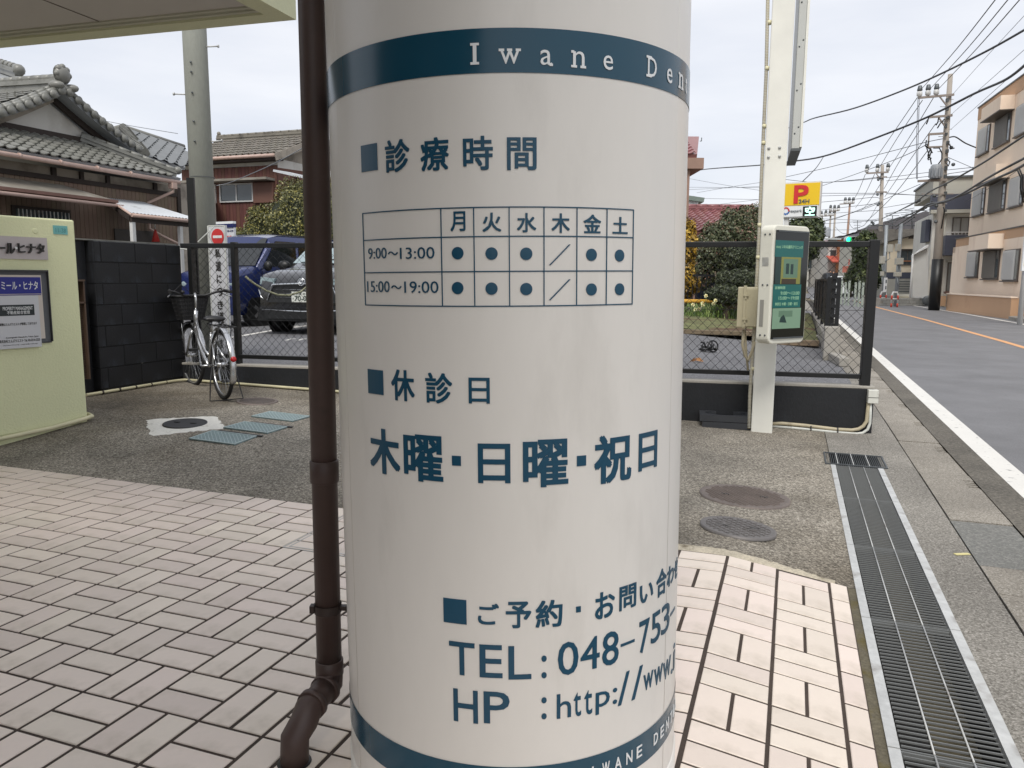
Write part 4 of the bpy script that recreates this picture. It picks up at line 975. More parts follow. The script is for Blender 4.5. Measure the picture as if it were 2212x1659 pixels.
def stx(s, x0, y0, x1, y1, m=None, bold=.012):
    A_, B_ = SF.px(*RX(x0, (y0+y1)/2), .008), SF.px(*RX(x1, (y0+y1)/2), .008); xm_ = (x0+x1)/2; T_, U_ = SF.px(*RX(xm_, y0), .008), SF.px(*RX(xm_, y1), .008)
    obj('lettering', text_on(SF, s, A_[0], B_[0], U_[1], T_[1], .0078, bold, .0005), m or mtx, scn)
sl(668, 742, 852, 850, 'page_header', mt_); stx('いわね歯科クリニック', 712, 772, 848, 796); stx('IWANE', 675, 776, 705, 792, None, .0)
sl(668, 850, 838, 1025, 'page_photo', mdk)
sl(705, 850, 833, 1025, 'page_photo_wall', myl, .0071, .0074); sl(722, 862, 815, 985, 'page_photo_room', mgr, .0075, .0078); sl(738, 892, 758, 960, 'page_photo_window', mdk, .0079, .0081); sl(768, 896, 786, 962, 'page_photo_window', mdk, .0079, .0081)
sl(708, 992, 803, 1025, 'page_photo_counter', mbr, .0079, .0081)
sl(652, 1028, 834, 1180, 'page_panel', mt_); stx('診療時間', 667, 1040, 732, 1060); stx('9:00～13:00', 703, 1074, 825, 1096); stx('15:00～19:00', 690, 1106, 822, 1128); stx('休診日 木曜・日曜・祝日', 666, 1145, 812, 1166)
sl(648, 1183, 832, 1316, 'page_photo', mlg); sl(690, 1200, 780, 1240, 'page_photo_wall', mgr, .0071, .0074)
A_ = SF.px(*RX(716, 1250), .008); mb = MB(); hx = ws*.085
mb.fpoly(SF, [(A_[0]-hx, A_[1]-.03), (A_[0]+hx*1.3, A_[1]-.035), (A_[0]+hx*.7, A_[1]+.01), (A_[0]+hx*.2, A_[1]+.028), (A_[0]-hx*.7, A_[1]+.005)], .0079, .0081); obj('page_photo_figure', mb, mdk, scn)
mb = MB(); mb.fpoly(SF, [(A_[0]+.012*cos(k*pi/5)+.01, A_[1]+.045+.018*sin(k*pi/5)) for k in range(10)], .0079, .0081); obj('page_photo_figure', mb, mgr, scn)
sd = Fr((sc1.x, sc1.y, 0), -SF.n); sd.n = -SF.x
mb = MB()
for y in (697, 1032, 1362):
    z = SF.px(*RX(630, y))[1]
    for a in (.03, .075): mb.lathe([(.008, 0), (.007, .004), (0, .004)], sd.p(a, z, .001), sd.n, 8)
obj('screw', mb, m_dsteel, scn)
z1_, z0_ = SF.px(*RX(620, 846))[1], SF.px(*RX(620, 905))[1]; mb = MB()
for k in range(9): mb.fbox(sd, .03, .09, z0_+(z1_-z0_)*k/9, z0_+(z1_-z0_)*k/9+.003, .001, .003)
obj('vent', mb, m_steel, scn, kind='stuff')
z1_, z0_ = SF.px(*RX(640, 1130))[1], SF.px(*RX(640, 1305))[1]; mb = MB(); mb.fbox(sd, .055, .09, z0_, z1_, .001, .003); obj('access_plate', mb, mat('plate_grey', L(150, 148, 140), .5), scn)
# planter tray: two stacked black trays with a round opening
m_plas = mat('black_plastic', L(52, 54, 58), .5, var=.08)
c = G(1570, 925); PT_ = thing('parasol_base', 'two stacked black plastic weights with a round opening at the foot of the wall', 'weight', c)
TF = Fr((c.x, c.y, 0), FF.x)
ya, yb = .0, .30
def tray(z0, z1, dx, hole):
    w, d = .225, .15; mb = MB(); F_ = TF; n = 32; zz = c.z
    out = []
    for k in range(n):
        a = 2*pi*k/n; ca, sa = cos(a), sin(a); q = min(w/abs(ca) if abs(ca) > 1e-6 else 9, d/abs(sa) if abs(sa) > 1e-6 else 9); out.append((ca*q+dx, sa*q))
    inn = [(cos(2*pi*k/n)*w*.78+dx, sin(2*pi*k/n)*d*.76) for k in range(n)]
    P_ = lambda q, z: c+TF.x*q[0]+(-TF.n)*(q[1]+.12)+Vector((0, 0, z))
    vs = [P_(q, z0) for q in out]+[P_(q, z1) for q in out]+[P_(q, z1) for q in inn]+[P_(q, z0+.01) for q in inn]
    fs = []
    for k in range(n): j = (k+1) % n; fs += [(k, j, n+j, n+k), (n+k, n+j, 2*n+j, 2*n+k), (2*n+k, 2*n+j, 3*n+j, 3*n+k)]
    fs.append(tuple(3*n+k for k in range(n))); mb.add(vs, fs); return mb
obj('tray', tray(.0, .055, .012, True), m_plas, PT_); obj('tray', tray(.06, .115, -.012, True), m_plas, PT_)

# ================================================================== BICYCLE
m_silver = mat('bike_silver', L(205, 206, 208), .22, metal=.85, var=.06)
m_rub = mat('tyre_rubber', L(30, 30, 31), .8, var=.15, vscale=30)
m_bkp = mat('bike_black', L(28, 28, 30), .5, var=.1)
m_spoke = mat('spoke', L(170, 172, 176), .3, metal=.9, var=0)
rb = G(483, 863); fb = G(417, 838); hd = min((rad(90+.25*k) for k in range(200)), key=lambda a: abs((rb.x+1.06*cos(a))/(rb.y+1.06*sin(a))+.4185))
bk = thing('bicycle', 'silver city bicycle with front basket parked against the black block wall', 'bicycle', rb, hd)
RW = .33
def wheel(x, st):
    R_ = Matrix.Rotation(st, 3, 'Z'); ax = R_ @ Vector((0, 1, 0)); c = Vector((x, 0, RW))
    mb = MB(); mb.torus(c, ax, RW-.019, .019, 40, 8); ty = obj('tyre', mb, m_rub, bk, local=True)
    mb = MB(); mb.torus(c, ax, RW-.042, .010, 40, 6); obj('rim', mb, m_silver, ty, local=True)
    mb = MB(); dx = ax.orthogonal().normalized(); dz = ax.cross(dx)
    for k in range(28):
        a = 2*pi*k/28; s = 1 if k % 2 else -1; h = c+ax*s*.025+(dx*cos(a+.5*s)+dz*sin(a+.5*s))*.02; mb.tube([h, c+(dx*cos(a)+dz*sin(a))*(RW-.05)], .0014, 4, False)
    obj('spoke', mb, m_spoke, ty, local=True, kind='stuff')
    mb = MB(); mb.tube([c-ax*.05, c+ax*.05], .02, 12); obj('hub', mb, m_silver, ty, local=True)
WB = 1.06; ST_ = .12
wheel(0, 0); wheel(WB, ST_)
def T(name, pts, r, m, n=10, par=bk):
    mb = MB(); mb.tube(pts, r, n); return obj(name, mb, m, par, local=True)
bb = (.42, 0, .28); hb = (.86, 0, .62); ht_ = (.82, 0, .80); stp = (.30, 0, .66)
T('frame_tube', [hb, (.74, 0, .46), (.58, 0, .33), bb], .019, m_silver, 12); T('frame_tube', [(.84, 0, .70), (.70, 0, .52), (.56, 0, .41), (.385, 0, .38)], .016, m_silver, 12)
T('frame_tube', [bb, (.30, 0, .60)], .017, m_silver); T('head_tube', [hb, ht_], .021, m_silver, 12)
mb = MB()
for s in (1, -1): mb.tube([bb, (0, s*.06, RW)], .010, 8); mb.tube([(.32, 0, .56), (0, s*.06, RW)], .008, 8)
obj('stay', mb, m_silver, bk, local=True)
mb = MB()
for s in (1, -1): mb.tube([(.865, s*.03, .60), (.90, s*.05, .52), (WB, s*.05, RW)], .011, 8)
obj('fork', mb, m_silver, bk, local=True)
T('seat_post', [(.30, 0, .60), stp, (.285, 0, .72)], .013, m_silver)
mb = MB(); n = 12; vs = []
for i, (x, w, z, d) in enumerate(((.13, .085, .765, .05), (.17, .105, .775, .06), (.24, .09, .775, .055), (.32, .045, .772, .045), (.40, .022, .768, .03), (.42, .01, .762, .02))):
    vs += [(x, w*cos(2*pi*k/n), z-d/2+d/2*sin(2*pi*k/n)*(1 if sin(2*pi*k/n) > 0 else .8)) for k in range(n)]
mb.add(vs, [(i*n+k, i*n+(k+1) % n, (i+1)*n+(k+1) % n, (i+1)*n+k) for i in range(5) for k in range(n)]+[tuple(range(n-1, -1, -1)), tuple(5*n+k for k in range(n))], True); obj('saddle', mb, mat('saddle_black', L(36, 36, 38), .4, var=.05), bk, local=True)
mb = MB()
for s in (1, -1): mb.torus((.17, s*.045, .69), (0, 0, 1), .018, .004, 12, 4); mb.tube([(.17, s*.045, .665), (.17, s*.045, .73)], .012, 8)
obj('saddle_spring', mb, m_spoke, bk, local=True)
# fenders
def fender(x, a0, a1, r, w, st=0):
    mb = MB(); vs = []; n = 22; R_ = Matrix.Rotation(st, 3, 'Z')
    for i in range(n+1):
        a = rad(a0+(a1-a0)*i/n)
        for y, dr in ((-w, -.016), (-w*.6, -.003), (0, 0), (w*.6, -.003), (w, -.016)):
            v = R_ @ Vector((cos(a)*(r+dr), y, sin(a)*(r+dr))); vs.append((x+v.x, v.y, RW+v.z))
    mb.add(vs, [(i*5+k, i*5+k+1, (i+1)*5+k+1, (i+1)*5+k) for i in range(n) for k in range(4)], True)
    o = obj('fender', mb, m_silver, bk, local=True); so = o.modifiers.new('thickness', 'SOLIDIFY'); so.thickness = .003; return o
fender(0, 60, 205, RW+.022, .03); fender(WB, 15, 165, RW+.022, .028, ST_)
a = rad(172); mb = MB(); mb.lathe([(.026, 0), (.024, .014), (.012, .02), (0, .021)], (cos(a)*(RW+.025), 0, RW+sin(a)*(RW+.025)+.03), (-1, 0, .15), 16)
obj('red_reflector', mb, mat('red_plastic', L(170, 24, 28), .25), bk, local=True)
mb = MB()
for s in (1, -1): mb.tube([(-.30, s*.055, .69), (.22, s*.055, .70)], .006, 6); mb.tube([(-.14, s*.055, .69), (0, s*.07, RW)], .005, 6)
for x in (-.30, -.15, .0, .15): mb.tube([(x, -.055, .69), (x, .055, .69)], .005, 6)
obj('rear_rack', mb, m_bkp, bk, local=True)
T('handlebar_stem', [ht_, (.80, 0, .93), (.83, 0, .97)], .013, m_silver)
hp = [(.60, -.285, .99), (.70, -.27, 1.0), (.78, -.2, .985), (.82, -.1, .95), (.83, 0, .95), (.82, .1, .95), (.78, .2, .985), (.70, .27, 1.0), (.60, .285, .99)]
T('handlebar', hp, .0115, m_bkp)
for s in (1, -1):
    mb = MB(); mb.tube([(.72, s*.262, 1.0), (.59, s*.288, .99)], .017, 10); obj('grip', mb, m_bkp, bk, local=True)
    mb = MB(); mb.tube([(.77, s*.225, .985), (.70, s*.27, .955), (.62, s*.30, .945)], .006, 6); obj('brake_lever', mb, m_spoke, bk, local=True)
    T('brake_cable', [(.77, s*.21, .99), (.86, s*.12, 1.06), (.93, s*.02, .98), (.87, 0, .82)], .003, m_bkp, 6)
T('bell', [(.80, .12, .97), (.80, .12, 1.0)], .018, m_bkp)
# basket
bm_ = mat('basket_black', L(34, 34, 36), .55, var=.05)
mb = MB(); zb_, zt_ = .70, .94; bx = 1.04
def ringp(z, k): f = (z-zb_)/(zt_-zb_); w, d = .115+.05*f, .085+.055*f; return [(bx+d*cx_+.01*f, w*cy_, z) for cx_, cy_ in ((-1, -.8), (-1, 0), (-1, .8), (-.8, 1), (.6, 1), (1, .7), (1, 0), (1, -.7), (.6, -1), (-.8, -1), (-1, -.8))]
for z in (zb_, .74, .78, .82, .86, .90, zt_): mb.tube(ringp(z, 0), .0035 if z < zt_ else .009, 5, False)
r0_, r1_ = ringp(zb_, 0), ringp(zt_, 0)
for i in range(len(r0_)-1):
    for q in range(5):
        f = q/5; mb.tube([Vector(r0_[i]).lerp(Vector(r0_[i+1]), f), Vector(r1_[i]).lerp(Vector(r1_[i+1]), f)], .003, 4, False)
obj('basket', mb, bm_, bk, local=True)
mb = MB(); vs = [tuple(v) for v in r0_[:-1]]+[tuple(v) for v in r1_[:-1]]; n = len(r0_)-1
mb.add(vs, [(i, (i+1) % n, n+(i+1) % n, n+i) for i in range(n)]+[tuple(range(n-1, -1, -1))]); o = obj('basket_liner', mb, mat('basket_mesh', L(42, 42, 45), .7, var=.2, vscale=40), bk, local=True); o.scale = (.985, .985, 1); o.location = (.015, 0, .0)
T('basket_stay', [(WB-.0, .06, RW), (1.05, .09, .70)], .004, m_spoke, 6)
mb = MB(); mb.lathe([(.09, -.004), (.09, .004), (.075, .004)], (.42, -.06, .28), (0, 1, 0), 24); mb.tube([(.42, -.075, .28), (.42, .075, .28)], .012, 8)
mb.bar((.42, -.08, .28), (.36, -.08, .13), .012, .014, (0, 1, 0)); mb.bar((.42, .08, .28), (.48, .08, .43), .012, .014, (0, 1, 0)); obj('crank', mb, m_spoke, bk, local=True)
mb = MB(); mb.box((.36, -.13, .125), (.09, .07, .025)); mb.box((.48, .13, .435), (.09, .07, .025)); obj('pedal', mb, m_bkp, bk, local=True)
mb = MB(); mb.box((.21, -.062, .31), (.46, .014, .09)); obj('chain_case', mb, m_bkp, bk, local=True, bevel=.006)
mb = MB(); q = [(0, .09, RW), (-.05, .125, .18), (-.10, .15, .012), (-.10, 0, .008), (-.10, -.15, .012), (-.05, -.125, .18), (0, -.09, RW)]
mb.tube(q, .0065, 8); obj('parking_stand', mb, m_bkp, bk, local=True)
# ================================================================== CAR PARK
def zp(s, t=0): k = min(1, max(0, (s+3.2)/3.6)); return .40-.30*k
def P_(px, py, z=.40):
    p = gz(px, py, z)
    for _ in range(6): p = gz(px, py, zp(ST(p)[0]))
    return p
tF = ST(FF.p(0, 0, -.07))[1]; tF1 = ST(FF.p(LB, 0, -.07))[1]
mb = MB(); ss = [-24, -16, -9, -5.9, -4.5, -3.2, -2.4, -1.6, -.8, .0, .45, .72]; ts = [0, .12, .3, .6, 1.0]
vs = []
for f in ts:
    for s in ss:
        t0 = tF+(tF1-tF)*(s+5.5)/6.2+.02
        if s < -6: t0 = 7.2
        vs.append(W(s, t0+(34-t0)*f, zp(s)))
n = len(ss); mb.add(vs, [(j*n+i, j*n+i+1, (j+1)*n+i+1, (j+1)*n+i) for j in range(4) for i in range(n-1)], True)
m_park = speckle('park_asphalt', ((0, L(66, 66, 68)), (.45, L(98, 98, 101)), (.7, L(122, 122, 124)), (1, L(148, 148, 149))), 95, .88, patch=.12)
obj('car_park', mb, m_park, kind='structure')
def pline(p, q, w=.07):
    mb = MB(); d = (q-p).normalized(); r = Vector((d.y, -d.x, 0))*w; u = Vector((0, 0, .005)); mb.add([p-r+u, p+r+u, q+r+u, q-r+u], [(0, 1, 2, 3)]); obj('bay_line', mb, m_paint, kind='structure')
BK = crop(600, 700, 1.7467)
for x0, y0, x1, y1 in ((550, 1100, 1000, 1020), (860, 1048, 1120, 1010)): pline(P_(*BK(x0, y0)), P_(*BK(x1, y1)), .05)
g = gz(*BK(1010, 1115), .4)
for k in range(3):
    mb = MB(); mb.box((g.x+k*.17-.15, g.y, .405), (.04, .30, .002)); mb.box((g.x+k*.17-.11, g.y+.12, .4055), (.08, .05, .002)); obj('bay_number', mb, m_paint, kind='structure')
# kerb beyond the car park, wheel stops, concrete stubs, black roadside railing
def stone(px, py, l, w, h, ang, lab):
    c = P_(px, py); mb = MB(); mb.box((0, 0, h/2), (w, l, h)); o = obj('wheel_stop', mb, m_smooth, bevel=.015); o.location = c; o.rotation_euler = (0, 0, -RA+ang); ORG[o.name] = c; tag(o, lab, 'wheel stop')
stone(1806, 783, 1.25, .14, .13, .12, 'pale concrete wheel stop nearest the fence corner by the road')
stone(1776, 742, 1.1, .14, .13, .08, 'concrete wheel stop just beyond the nearest one by the railing')
rl = thing('roadside_railing', 'black slatted railing on a low concrete kerb between car park and road', 'railing', W(.66, 16, 0))
t0r, t1r, sr_ = 13.7, 24.2, .60
zt_ = 1.36; F = F0(0, 0, 0)
mb = MB(); mb.fbox(F, sr_-.07, sr_+.07, t0r-.6, t1r, 0, .42); obj('kerb', mb, m_smooth, rl, bevel=.01)
mb = MB(); mb.fbox(F, sr_-.11, sr_+.11, t0r-.9, t0r-.62, 0, .62); obj('concrete_stub', mb, m_smooth, rl, bevel=.015)
for z in (.52, zt_-.04):
    mb = MB(); mb.fbox(F, sr_-.02, sr_+.02, t0r-.5, t1r, z, z+.045); obj('rail', mb, m_fr, rl)
for t in [t0r-.5+2.1*i for i in range(6)]:
    mb = MB(); mb.fbox(F, sr_-.03, sr_+.03, t-.03, t+.03, .42, zt_); obj('post', mb, m_fr, rl)
slm = MB().box((0, 0, 0), (.018, .055, .80)).mesh('slat'); slm.materials.append(m_fr)
k = t0r-.4
while k < t1r:
    o = bpy.data.objects.new('slat', slm); COL.objects.link(o); o.parent = rl; o.location = W(sr_, k, .94)-ORG[rl.name]; o.rotation_euler = (0, 0, -RA); k += .105
mb = MB(); mb.fbox(F, sr_-.10, sr_-.04, t0r-.56, t0r-.50, .60, zt_+.02); mb.fbox(F, sr_+.04, sr_+.10, t0r-.56, t0r-.50, .60, zt_+.02)
for q in range(6): mb.fbox(F, sr_-.04, sr_+.04, t0r-.56, t0r-.50, .60+q*.15, .655+q*.15)
obj('slotted_end_post', mb, m_fr, rl)
# planting bed with timber edge
bt = 15.2
mb = MB(); vs = []
for t in (bt, bt+1.5, bt+4, bt+8.8):
    for s in (-9, -6, -3, -1, .5): vs.append(W(s, t, zp(s)+.10+.03*sin(s*3+t)+(t-bt)*.02))
mb.add(vs, [(j*5+i, j*5+i+1, j*5+i+6, j*5+i+5) for j in range(3) for i in range(4)], True)
obj('planting_bed', mb, mat('bed_soil', L(96, 98, 62), .95, var=.4, vscale=2, fine=.4, fscale=20, dirt=L(84, 64, 46), dscale=1.2, dthr=(.5, .6)), kind='structure')
tb = thing('timber_edging', 'row of weathered timber beams along the front of the planting bed', 'edging', W(-2, bt, .1))
x = -7.2; m_tim = mat('weathered_timber', L(118, 104, 84), .9, var=.3, vscale=6, stretch=(1, 1, 4), rnd=.15)
while x < .4:
    l = RNG.uniform(1.3, 1.9); mb = MB(); mb.fbox(F0(0, 0, 0), x, min(x+l-.02, .5), bt-.16, bt, zp(x)-.02, zp(x+l/2)+.14); obj('beam', mb, m_tim, tb, bevel=.01); x += l
# leaf clouds ------------------------------------------------------
def leaves(name, blobs, n, size, m, parent, seed=1, flat=.55, core=None, inner=.72, kind=None):
    """n leaf quads near the surface of the ellipsoids; leaf_tone varies in clumps"""
    r = np.random.default_rng(seed); V, Fc, T = [], [], []
    vol = np.array([b[1][0]*b[1][1]+b[1][1]*b[1][2] for b in blobs]); cnt = (vol/vol.sum()*n).astype(int)
    pts, nr = [], []
    for (c, rr), k in zip(blobs, cnt):
        d = r.normal(size=(k, 3)); d /= np.linalg.norm(d, axis=1)[:, None]
        bump = 1+.07*np.sin(d[:, 0]*9+seed)+.06*np.sin(d[:, 1]*11+c[0]*3)+.05*np.sin(d[:, 2]*13+d[:, 0]*7)
        q = np.array(c)+d*np.array(rr)*(r.uniform(inner, 1.03, k)*bump)[:, None]; pts.append(q); nr.append(d)
    p = np.vstack(pts); nr = np.vstack(nr); k = len(p)
    nn = nr+r.normal(size=(k, 3))*.75; nn /= np.linalg.norm(nn, axis=1)[:, None]
    t = np.cross(nn, r.normal(size=(k, 3))); t /= np.linalg.norm(t, axis=1)[:, None]; b = np.cross(nn, t)
    sz = size*r.uniform(.6, 1.3, k)[:, None]
    vv = np.stack([p-t*sz, p-b*sz*flat, p+t*sz, p+b*sz*flat], 1).reshape(-1, 3)
    me = bpy.data.meshes.new(name); me.from_pydata(vv.tolist(), [], (np.arange(k*4).reshape(-1, 4)).tolist())
    cl = np.sin(p[:, 0]*3.1/size*.05+p[:, 2]*4+seed)*np.sin(p[:, 1]*3+p[:, 2]*2.3/size*.05)
    tone = np.clip(.42+.16*cl+r.normal(size=k)*.26, 0, 1)
    at_ = me.attributes.new('leaf_tone', 'FLOAT', 'FACE'); at_.data.foreach_set('value', tone.astype(np.float32))
    off = ORG.get(root_of(parent).name, Vector((0, 0, 0))) if parent is not None else Vector((0, 0, 0))
    if off.length: me.transform(Matrix.Translation(-off))
    me.materials.append(m); o = bpy.data.objects.new(name, me); COL.objects.link(o)
    if parent is not None: o.parent = parent
    if kind: o['kind'] = kind
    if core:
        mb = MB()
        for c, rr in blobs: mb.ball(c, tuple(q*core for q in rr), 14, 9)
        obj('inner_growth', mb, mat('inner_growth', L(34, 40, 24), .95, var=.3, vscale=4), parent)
    return o
lf_hedge = leafmat('hedge_leaf', L(62, 66, 36), L(104, 104, 56), L(170, 160, 88))
lf_dark = leafmat('dark_leaf', L(40, 50, 32), L(66, 78, 46), L(112, 120, 74))
lf_red = leafmat('photinia_leaf', L(58, 66, 44), L(96, 102, 72), L(134, 100, 88))
lf_prun = leafmat('pruned_leaf', L(44, 52, 36), L(70, 78, 54), L(106, 112, 80))
lf_yel = leafmat('yellow_leaf', L(104, 84, 30), L(168, 132, 44), L(214, 182, 84))
lf_green = leafmat('strap_leaf', L(70, 96, 44), L(108, 132, 66), L(160, 176, 104))
m_bark = mat('bark', L(92, 80, 66), .9, var=.3, vscale=8, bump=.01, bscale=20)
# big clipped bush
c = at(648, 480, 19.5)
hb_ = thing('clipped_bush', 'large clipped olive green bush behind the parked cars', 'bush', (c.x, c.y, .3))
r_ = 2.05
blobs = [((c.x+.45, c.y, 1.95), (1.65, 1.4, 1.72)), ((c.x-.65, c.y-.1, 1.5), (1.02, 1.1, 1.5)), ((c.x+1.5, c.y+.1, 1.85), (1.2, 1.2, 1.65))]
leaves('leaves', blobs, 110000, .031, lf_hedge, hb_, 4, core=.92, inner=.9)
mb = MB(); mb.tube([(c.x+.3, c.y, .25), (c.x+.3, c.y, 1.3)], [.12, .08], 8); obj('trunk', mb, m_bark, hb_)
# photinia hedge tree behind the bed
c = at(1560, 520, 21.5)
def tree(name, label, px, blobs, n, size, m, seed, cat='tree', core=.8, inner=.6, trunk=True, group=None):
    b0 = blobs[0][0]; g = thing(name, label, cat, (b0[0], b0[1], .35), group=group); leaves('crown', blobs, n, size, m, g, seed, core=core, inner=inner)
    if trunk:
        mb = MB(); zt_ = b0[2]
        mb.tube([(b0[0], b0[1], .25), (b0[0]+.05, b0[1], (zt_+.3)/2), (b0[0], b0[1]+.05, zt_)], [.11, .09, .05], 8)
        for k in range(5):
            a = k*1.3+seed; q = blobs[k % len(blobs)][0]; mb.tube([(b0[0], b0[1], .6+.12*k), ((b0[0]+q[0])/2+.2*cos(a), (b0[1]+q[1])/2+.2*sin(a), (zt_+q[2])/2-.3), (q[0]+.3*cos(a), q[1]+.3*sin(a), q[2]+.2)], [.05, .035, .015], 6)
        obj('trunk', mb, m_bark, g)
    return g
def B(px, py, y, rx, rz, ry=None): q = at(px, py, y); k = y/FPX; return ((q.x, q.y, q.z), (rx*k, (ry or rx)*k, rz*k))
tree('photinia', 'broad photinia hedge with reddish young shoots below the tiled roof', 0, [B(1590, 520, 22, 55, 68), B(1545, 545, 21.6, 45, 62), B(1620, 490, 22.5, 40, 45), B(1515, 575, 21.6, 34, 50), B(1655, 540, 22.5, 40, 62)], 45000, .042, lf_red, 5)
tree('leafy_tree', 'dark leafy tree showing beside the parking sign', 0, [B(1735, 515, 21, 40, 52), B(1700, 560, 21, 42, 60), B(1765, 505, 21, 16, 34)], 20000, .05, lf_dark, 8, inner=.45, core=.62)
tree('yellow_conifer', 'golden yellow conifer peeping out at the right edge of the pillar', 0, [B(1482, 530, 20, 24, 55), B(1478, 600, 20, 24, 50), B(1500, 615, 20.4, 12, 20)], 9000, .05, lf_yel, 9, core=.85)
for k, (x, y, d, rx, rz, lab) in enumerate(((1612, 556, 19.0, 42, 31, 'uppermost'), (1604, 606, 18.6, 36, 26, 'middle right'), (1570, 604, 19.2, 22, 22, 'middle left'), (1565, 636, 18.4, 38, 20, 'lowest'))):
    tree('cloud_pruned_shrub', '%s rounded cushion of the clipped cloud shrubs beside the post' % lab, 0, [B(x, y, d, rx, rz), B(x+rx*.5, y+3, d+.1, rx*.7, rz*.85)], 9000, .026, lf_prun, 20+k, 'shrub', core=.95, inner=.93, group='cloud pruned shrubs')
# daffodils and grassy leaves
db = thing('daffodil_clump', 'clump of daffodils with white yellow flowers in the planting bed', 'flowers', P_(1540, 700))
def blades(name, c, n, r, h, m, parent, seed):
    q = random.Random(seed); mb = MB(); tone = []
    for _ in range(n):
        a, rr = q.uniform(0, 2*pi), r*math.sqrt(q.random()); x, y = c[0]+cos(a)*rr*1.6, c[1]+sin(a)*rr*.8; hh = h*q.uniform(.6, 1.15); b = q.uniform(0, 2*pi); le = hh*q.uniform(.2, .9); w = .012
        dx, dy = cos(b), sin(b); px_, py__ = -dy*w, dx*w; pts = [(x, y, c[2]), (x+dx*le*.25, y+dy*le*.25, c[2]+hh*.65), (x+dx*le*.6, y+dy*le*.6, c[2]+hh*.95), (x+dx*le, y+dy*le, c[2]+hh*.75)]
        vs = []
        for i, p in enumerate(pts): k = 1-i/3.2; vs += [(p[0]-px_*k, p[1]-py__*k, p[2]), (p[0]+px_*k, p[1]+py__*k, p[2])]
        mb.add(vs, [(0, 1, 3, 2), (2, 3, 5, 4), (4, 5, 7, 6)]); tone += [q.random()]*3
    o = obj(name, mb, m, parent); at_ = o.data.attributes.new('leaf_tone', 'FLOAT', 'FACE'); at_.data.foreach_set('value', np.array(tone, dtype=np.float32)); return o
c = P_(1545, 702); blades('leaves', (c.x, c.y+.5, c.z+.05), 420, .55, .42, lf_green, db, 2); c2 = P_(1585, 700); blades('leaves', (c2.x, c2.y+.4, c2.z+.05), 420, .5, .40, lf_green, db, 3)
m_pet = mat('petal', L(232, 228, 176), .6, var=.05); m_cup = mat('cup', L(226, 196, 90), .6)
dfc = crop(2680, 820, 3.7703)
for k, (x, y) in enumerate(((375, 1300), (518, 1370), (325, 1410), (490, 1415), (185, 1430), (215, 1505), (270, 1495), (765, 1475), (330, 1440), (540, 1390))):
    q = at(*dfc(x, y), c.y-.1+.05*k); mb = MB(); n_ = Vector((RNG.uniform(-.5, .5), -1, RNG.uniform(-.2, .4))).normalized(); u = n_.orthogonal().normalized(); v = n_.cross(u)
    for j in range(6): a = j*pi/3; d = u*cos(a)+v*sin(a); e = u*cos(a+pi/2)+v*sin(a+pi/2); mb.add([q, q+d*.03+e*.018, q+d*.055, q+d*.03-e*.018], [(0, 1, 2, 3)])
    f = obj('flower', mb, m_pet, db); mb = MB(); mb.lathe([(.010, 0), (.016, .03)], q, n_, 8); obj('trumpet', mb, m_cup, f)
    mb = MB(); mb.tube([q, (q.x, q.y+.05, c.z)], .004, 4); obj('stem', mb, lf_green, f)
gr_ = blades('low_grass', (0, 0, 0), 1, .1, .1, lf_green, None, 1); bpy.data.objects.remove(gr_)
mbx = thing('ground_plants', 'low grassy plants filling the front of the planting bed', 'plants', W(-1.5, bt+.6, .4))
for k, (px, py) in enumerate(((1490, 700), (1515, 690), (1620, 695), (1640, 700))): q = P_(px, py); blades('leaves', (q.x, q.y+.5, q.z+.05), 160, .45, .22, lf_green, mbx, 30+k)
# low black garden fence and yellow pipe behind the bed
gf = thing('garden_fence', 'low black picket fence standing behind the planting bed', 'fence', W(-3, 21, .5))
y_f = 19.8; q0, q1 = at(1380, 594, y_f), at(1660, 596, y_f); zb_ = at(1500, 650, y_f).z
mb = MB(); mb.bar(q0, q1, .04, .05); mb.bar((q0.x, q0.y, zb_), (q1.x, q1.y, zb_), .04, .04); obj('rail', mb, m_fr, gf)
pk = MB().box((0, 0, 0), (.022, .022, q0.z-zb_)).mesh('picket'); pk.materials.append(m_fr); n = int((q1.x-q0.x)/.115)
for k in range(n): o = bpy.data.objects.new('picket', pk); COL.objects.link(o); o.parent = gf; o.location = Vector((q0.x+k*.115, y_f, (q0.z+zb_)/2))-ORG[gf.name]
mb = MB(); mb.tube([at(1380, 650, 19.2), at(1540, 651, 19.2)], .05, 12); tag(obj('yellow_pipe', mb, mat('yellow_paint', L(214, 164, 66), .5, var=.08), loc=at(1500, 651, 19.2)), 'yellow guard pipe lying along the foot of the garden fence', 'pipe')
mb = MB(); mb.bar(at(1380, 668, 19), at(1640, 668, 19), .2, .1); o = obj('stone_kerb', mb, m_smooth, loc=at(1500, 668, 19)); tag(o, 'pale stone kerb under the yellow pipe', 'kerb')
# debris on the asphalt
def ST_debris():
    c = P_(*RX(225, 1470)); mb = MB(); r = random.Random(4)
    for k in range(5):
        a = r.uniform(0, 6); p = [c+Vector((cos(a+q*1.2)*r.uniform(.05, .18), sin(a+q*1.2)*r.uniform(.05, .12), .02+.16*abs(sin(q*1.1+k))*r.random())) for q in range(5)]; mb.tube(p, .012, 6)
    mb.torus(c+Vector((.08, 0, .09)), (.3, -1, .2), .085, .012, 18, 6); return tag(obj('broken_strap', mb, m_black, loc=c), 'tangled black broken strap lying on the car park asphalt', 'debris')
ST_debris()
c = P_(*RX(150, 1535)); mb = MB(); r = random.Random(8)
for k in range(9): a = r.uniform(0, 6); d = Vector((cos(a), sin(a), .0)); mb.add([c+Vector((0, 0, .02)), c+d*.05+Vector((0, 0, .06)), c+d*.1+Vector((d.y*.03, -d.x*.03, .01))], [(0, 1, 2)])
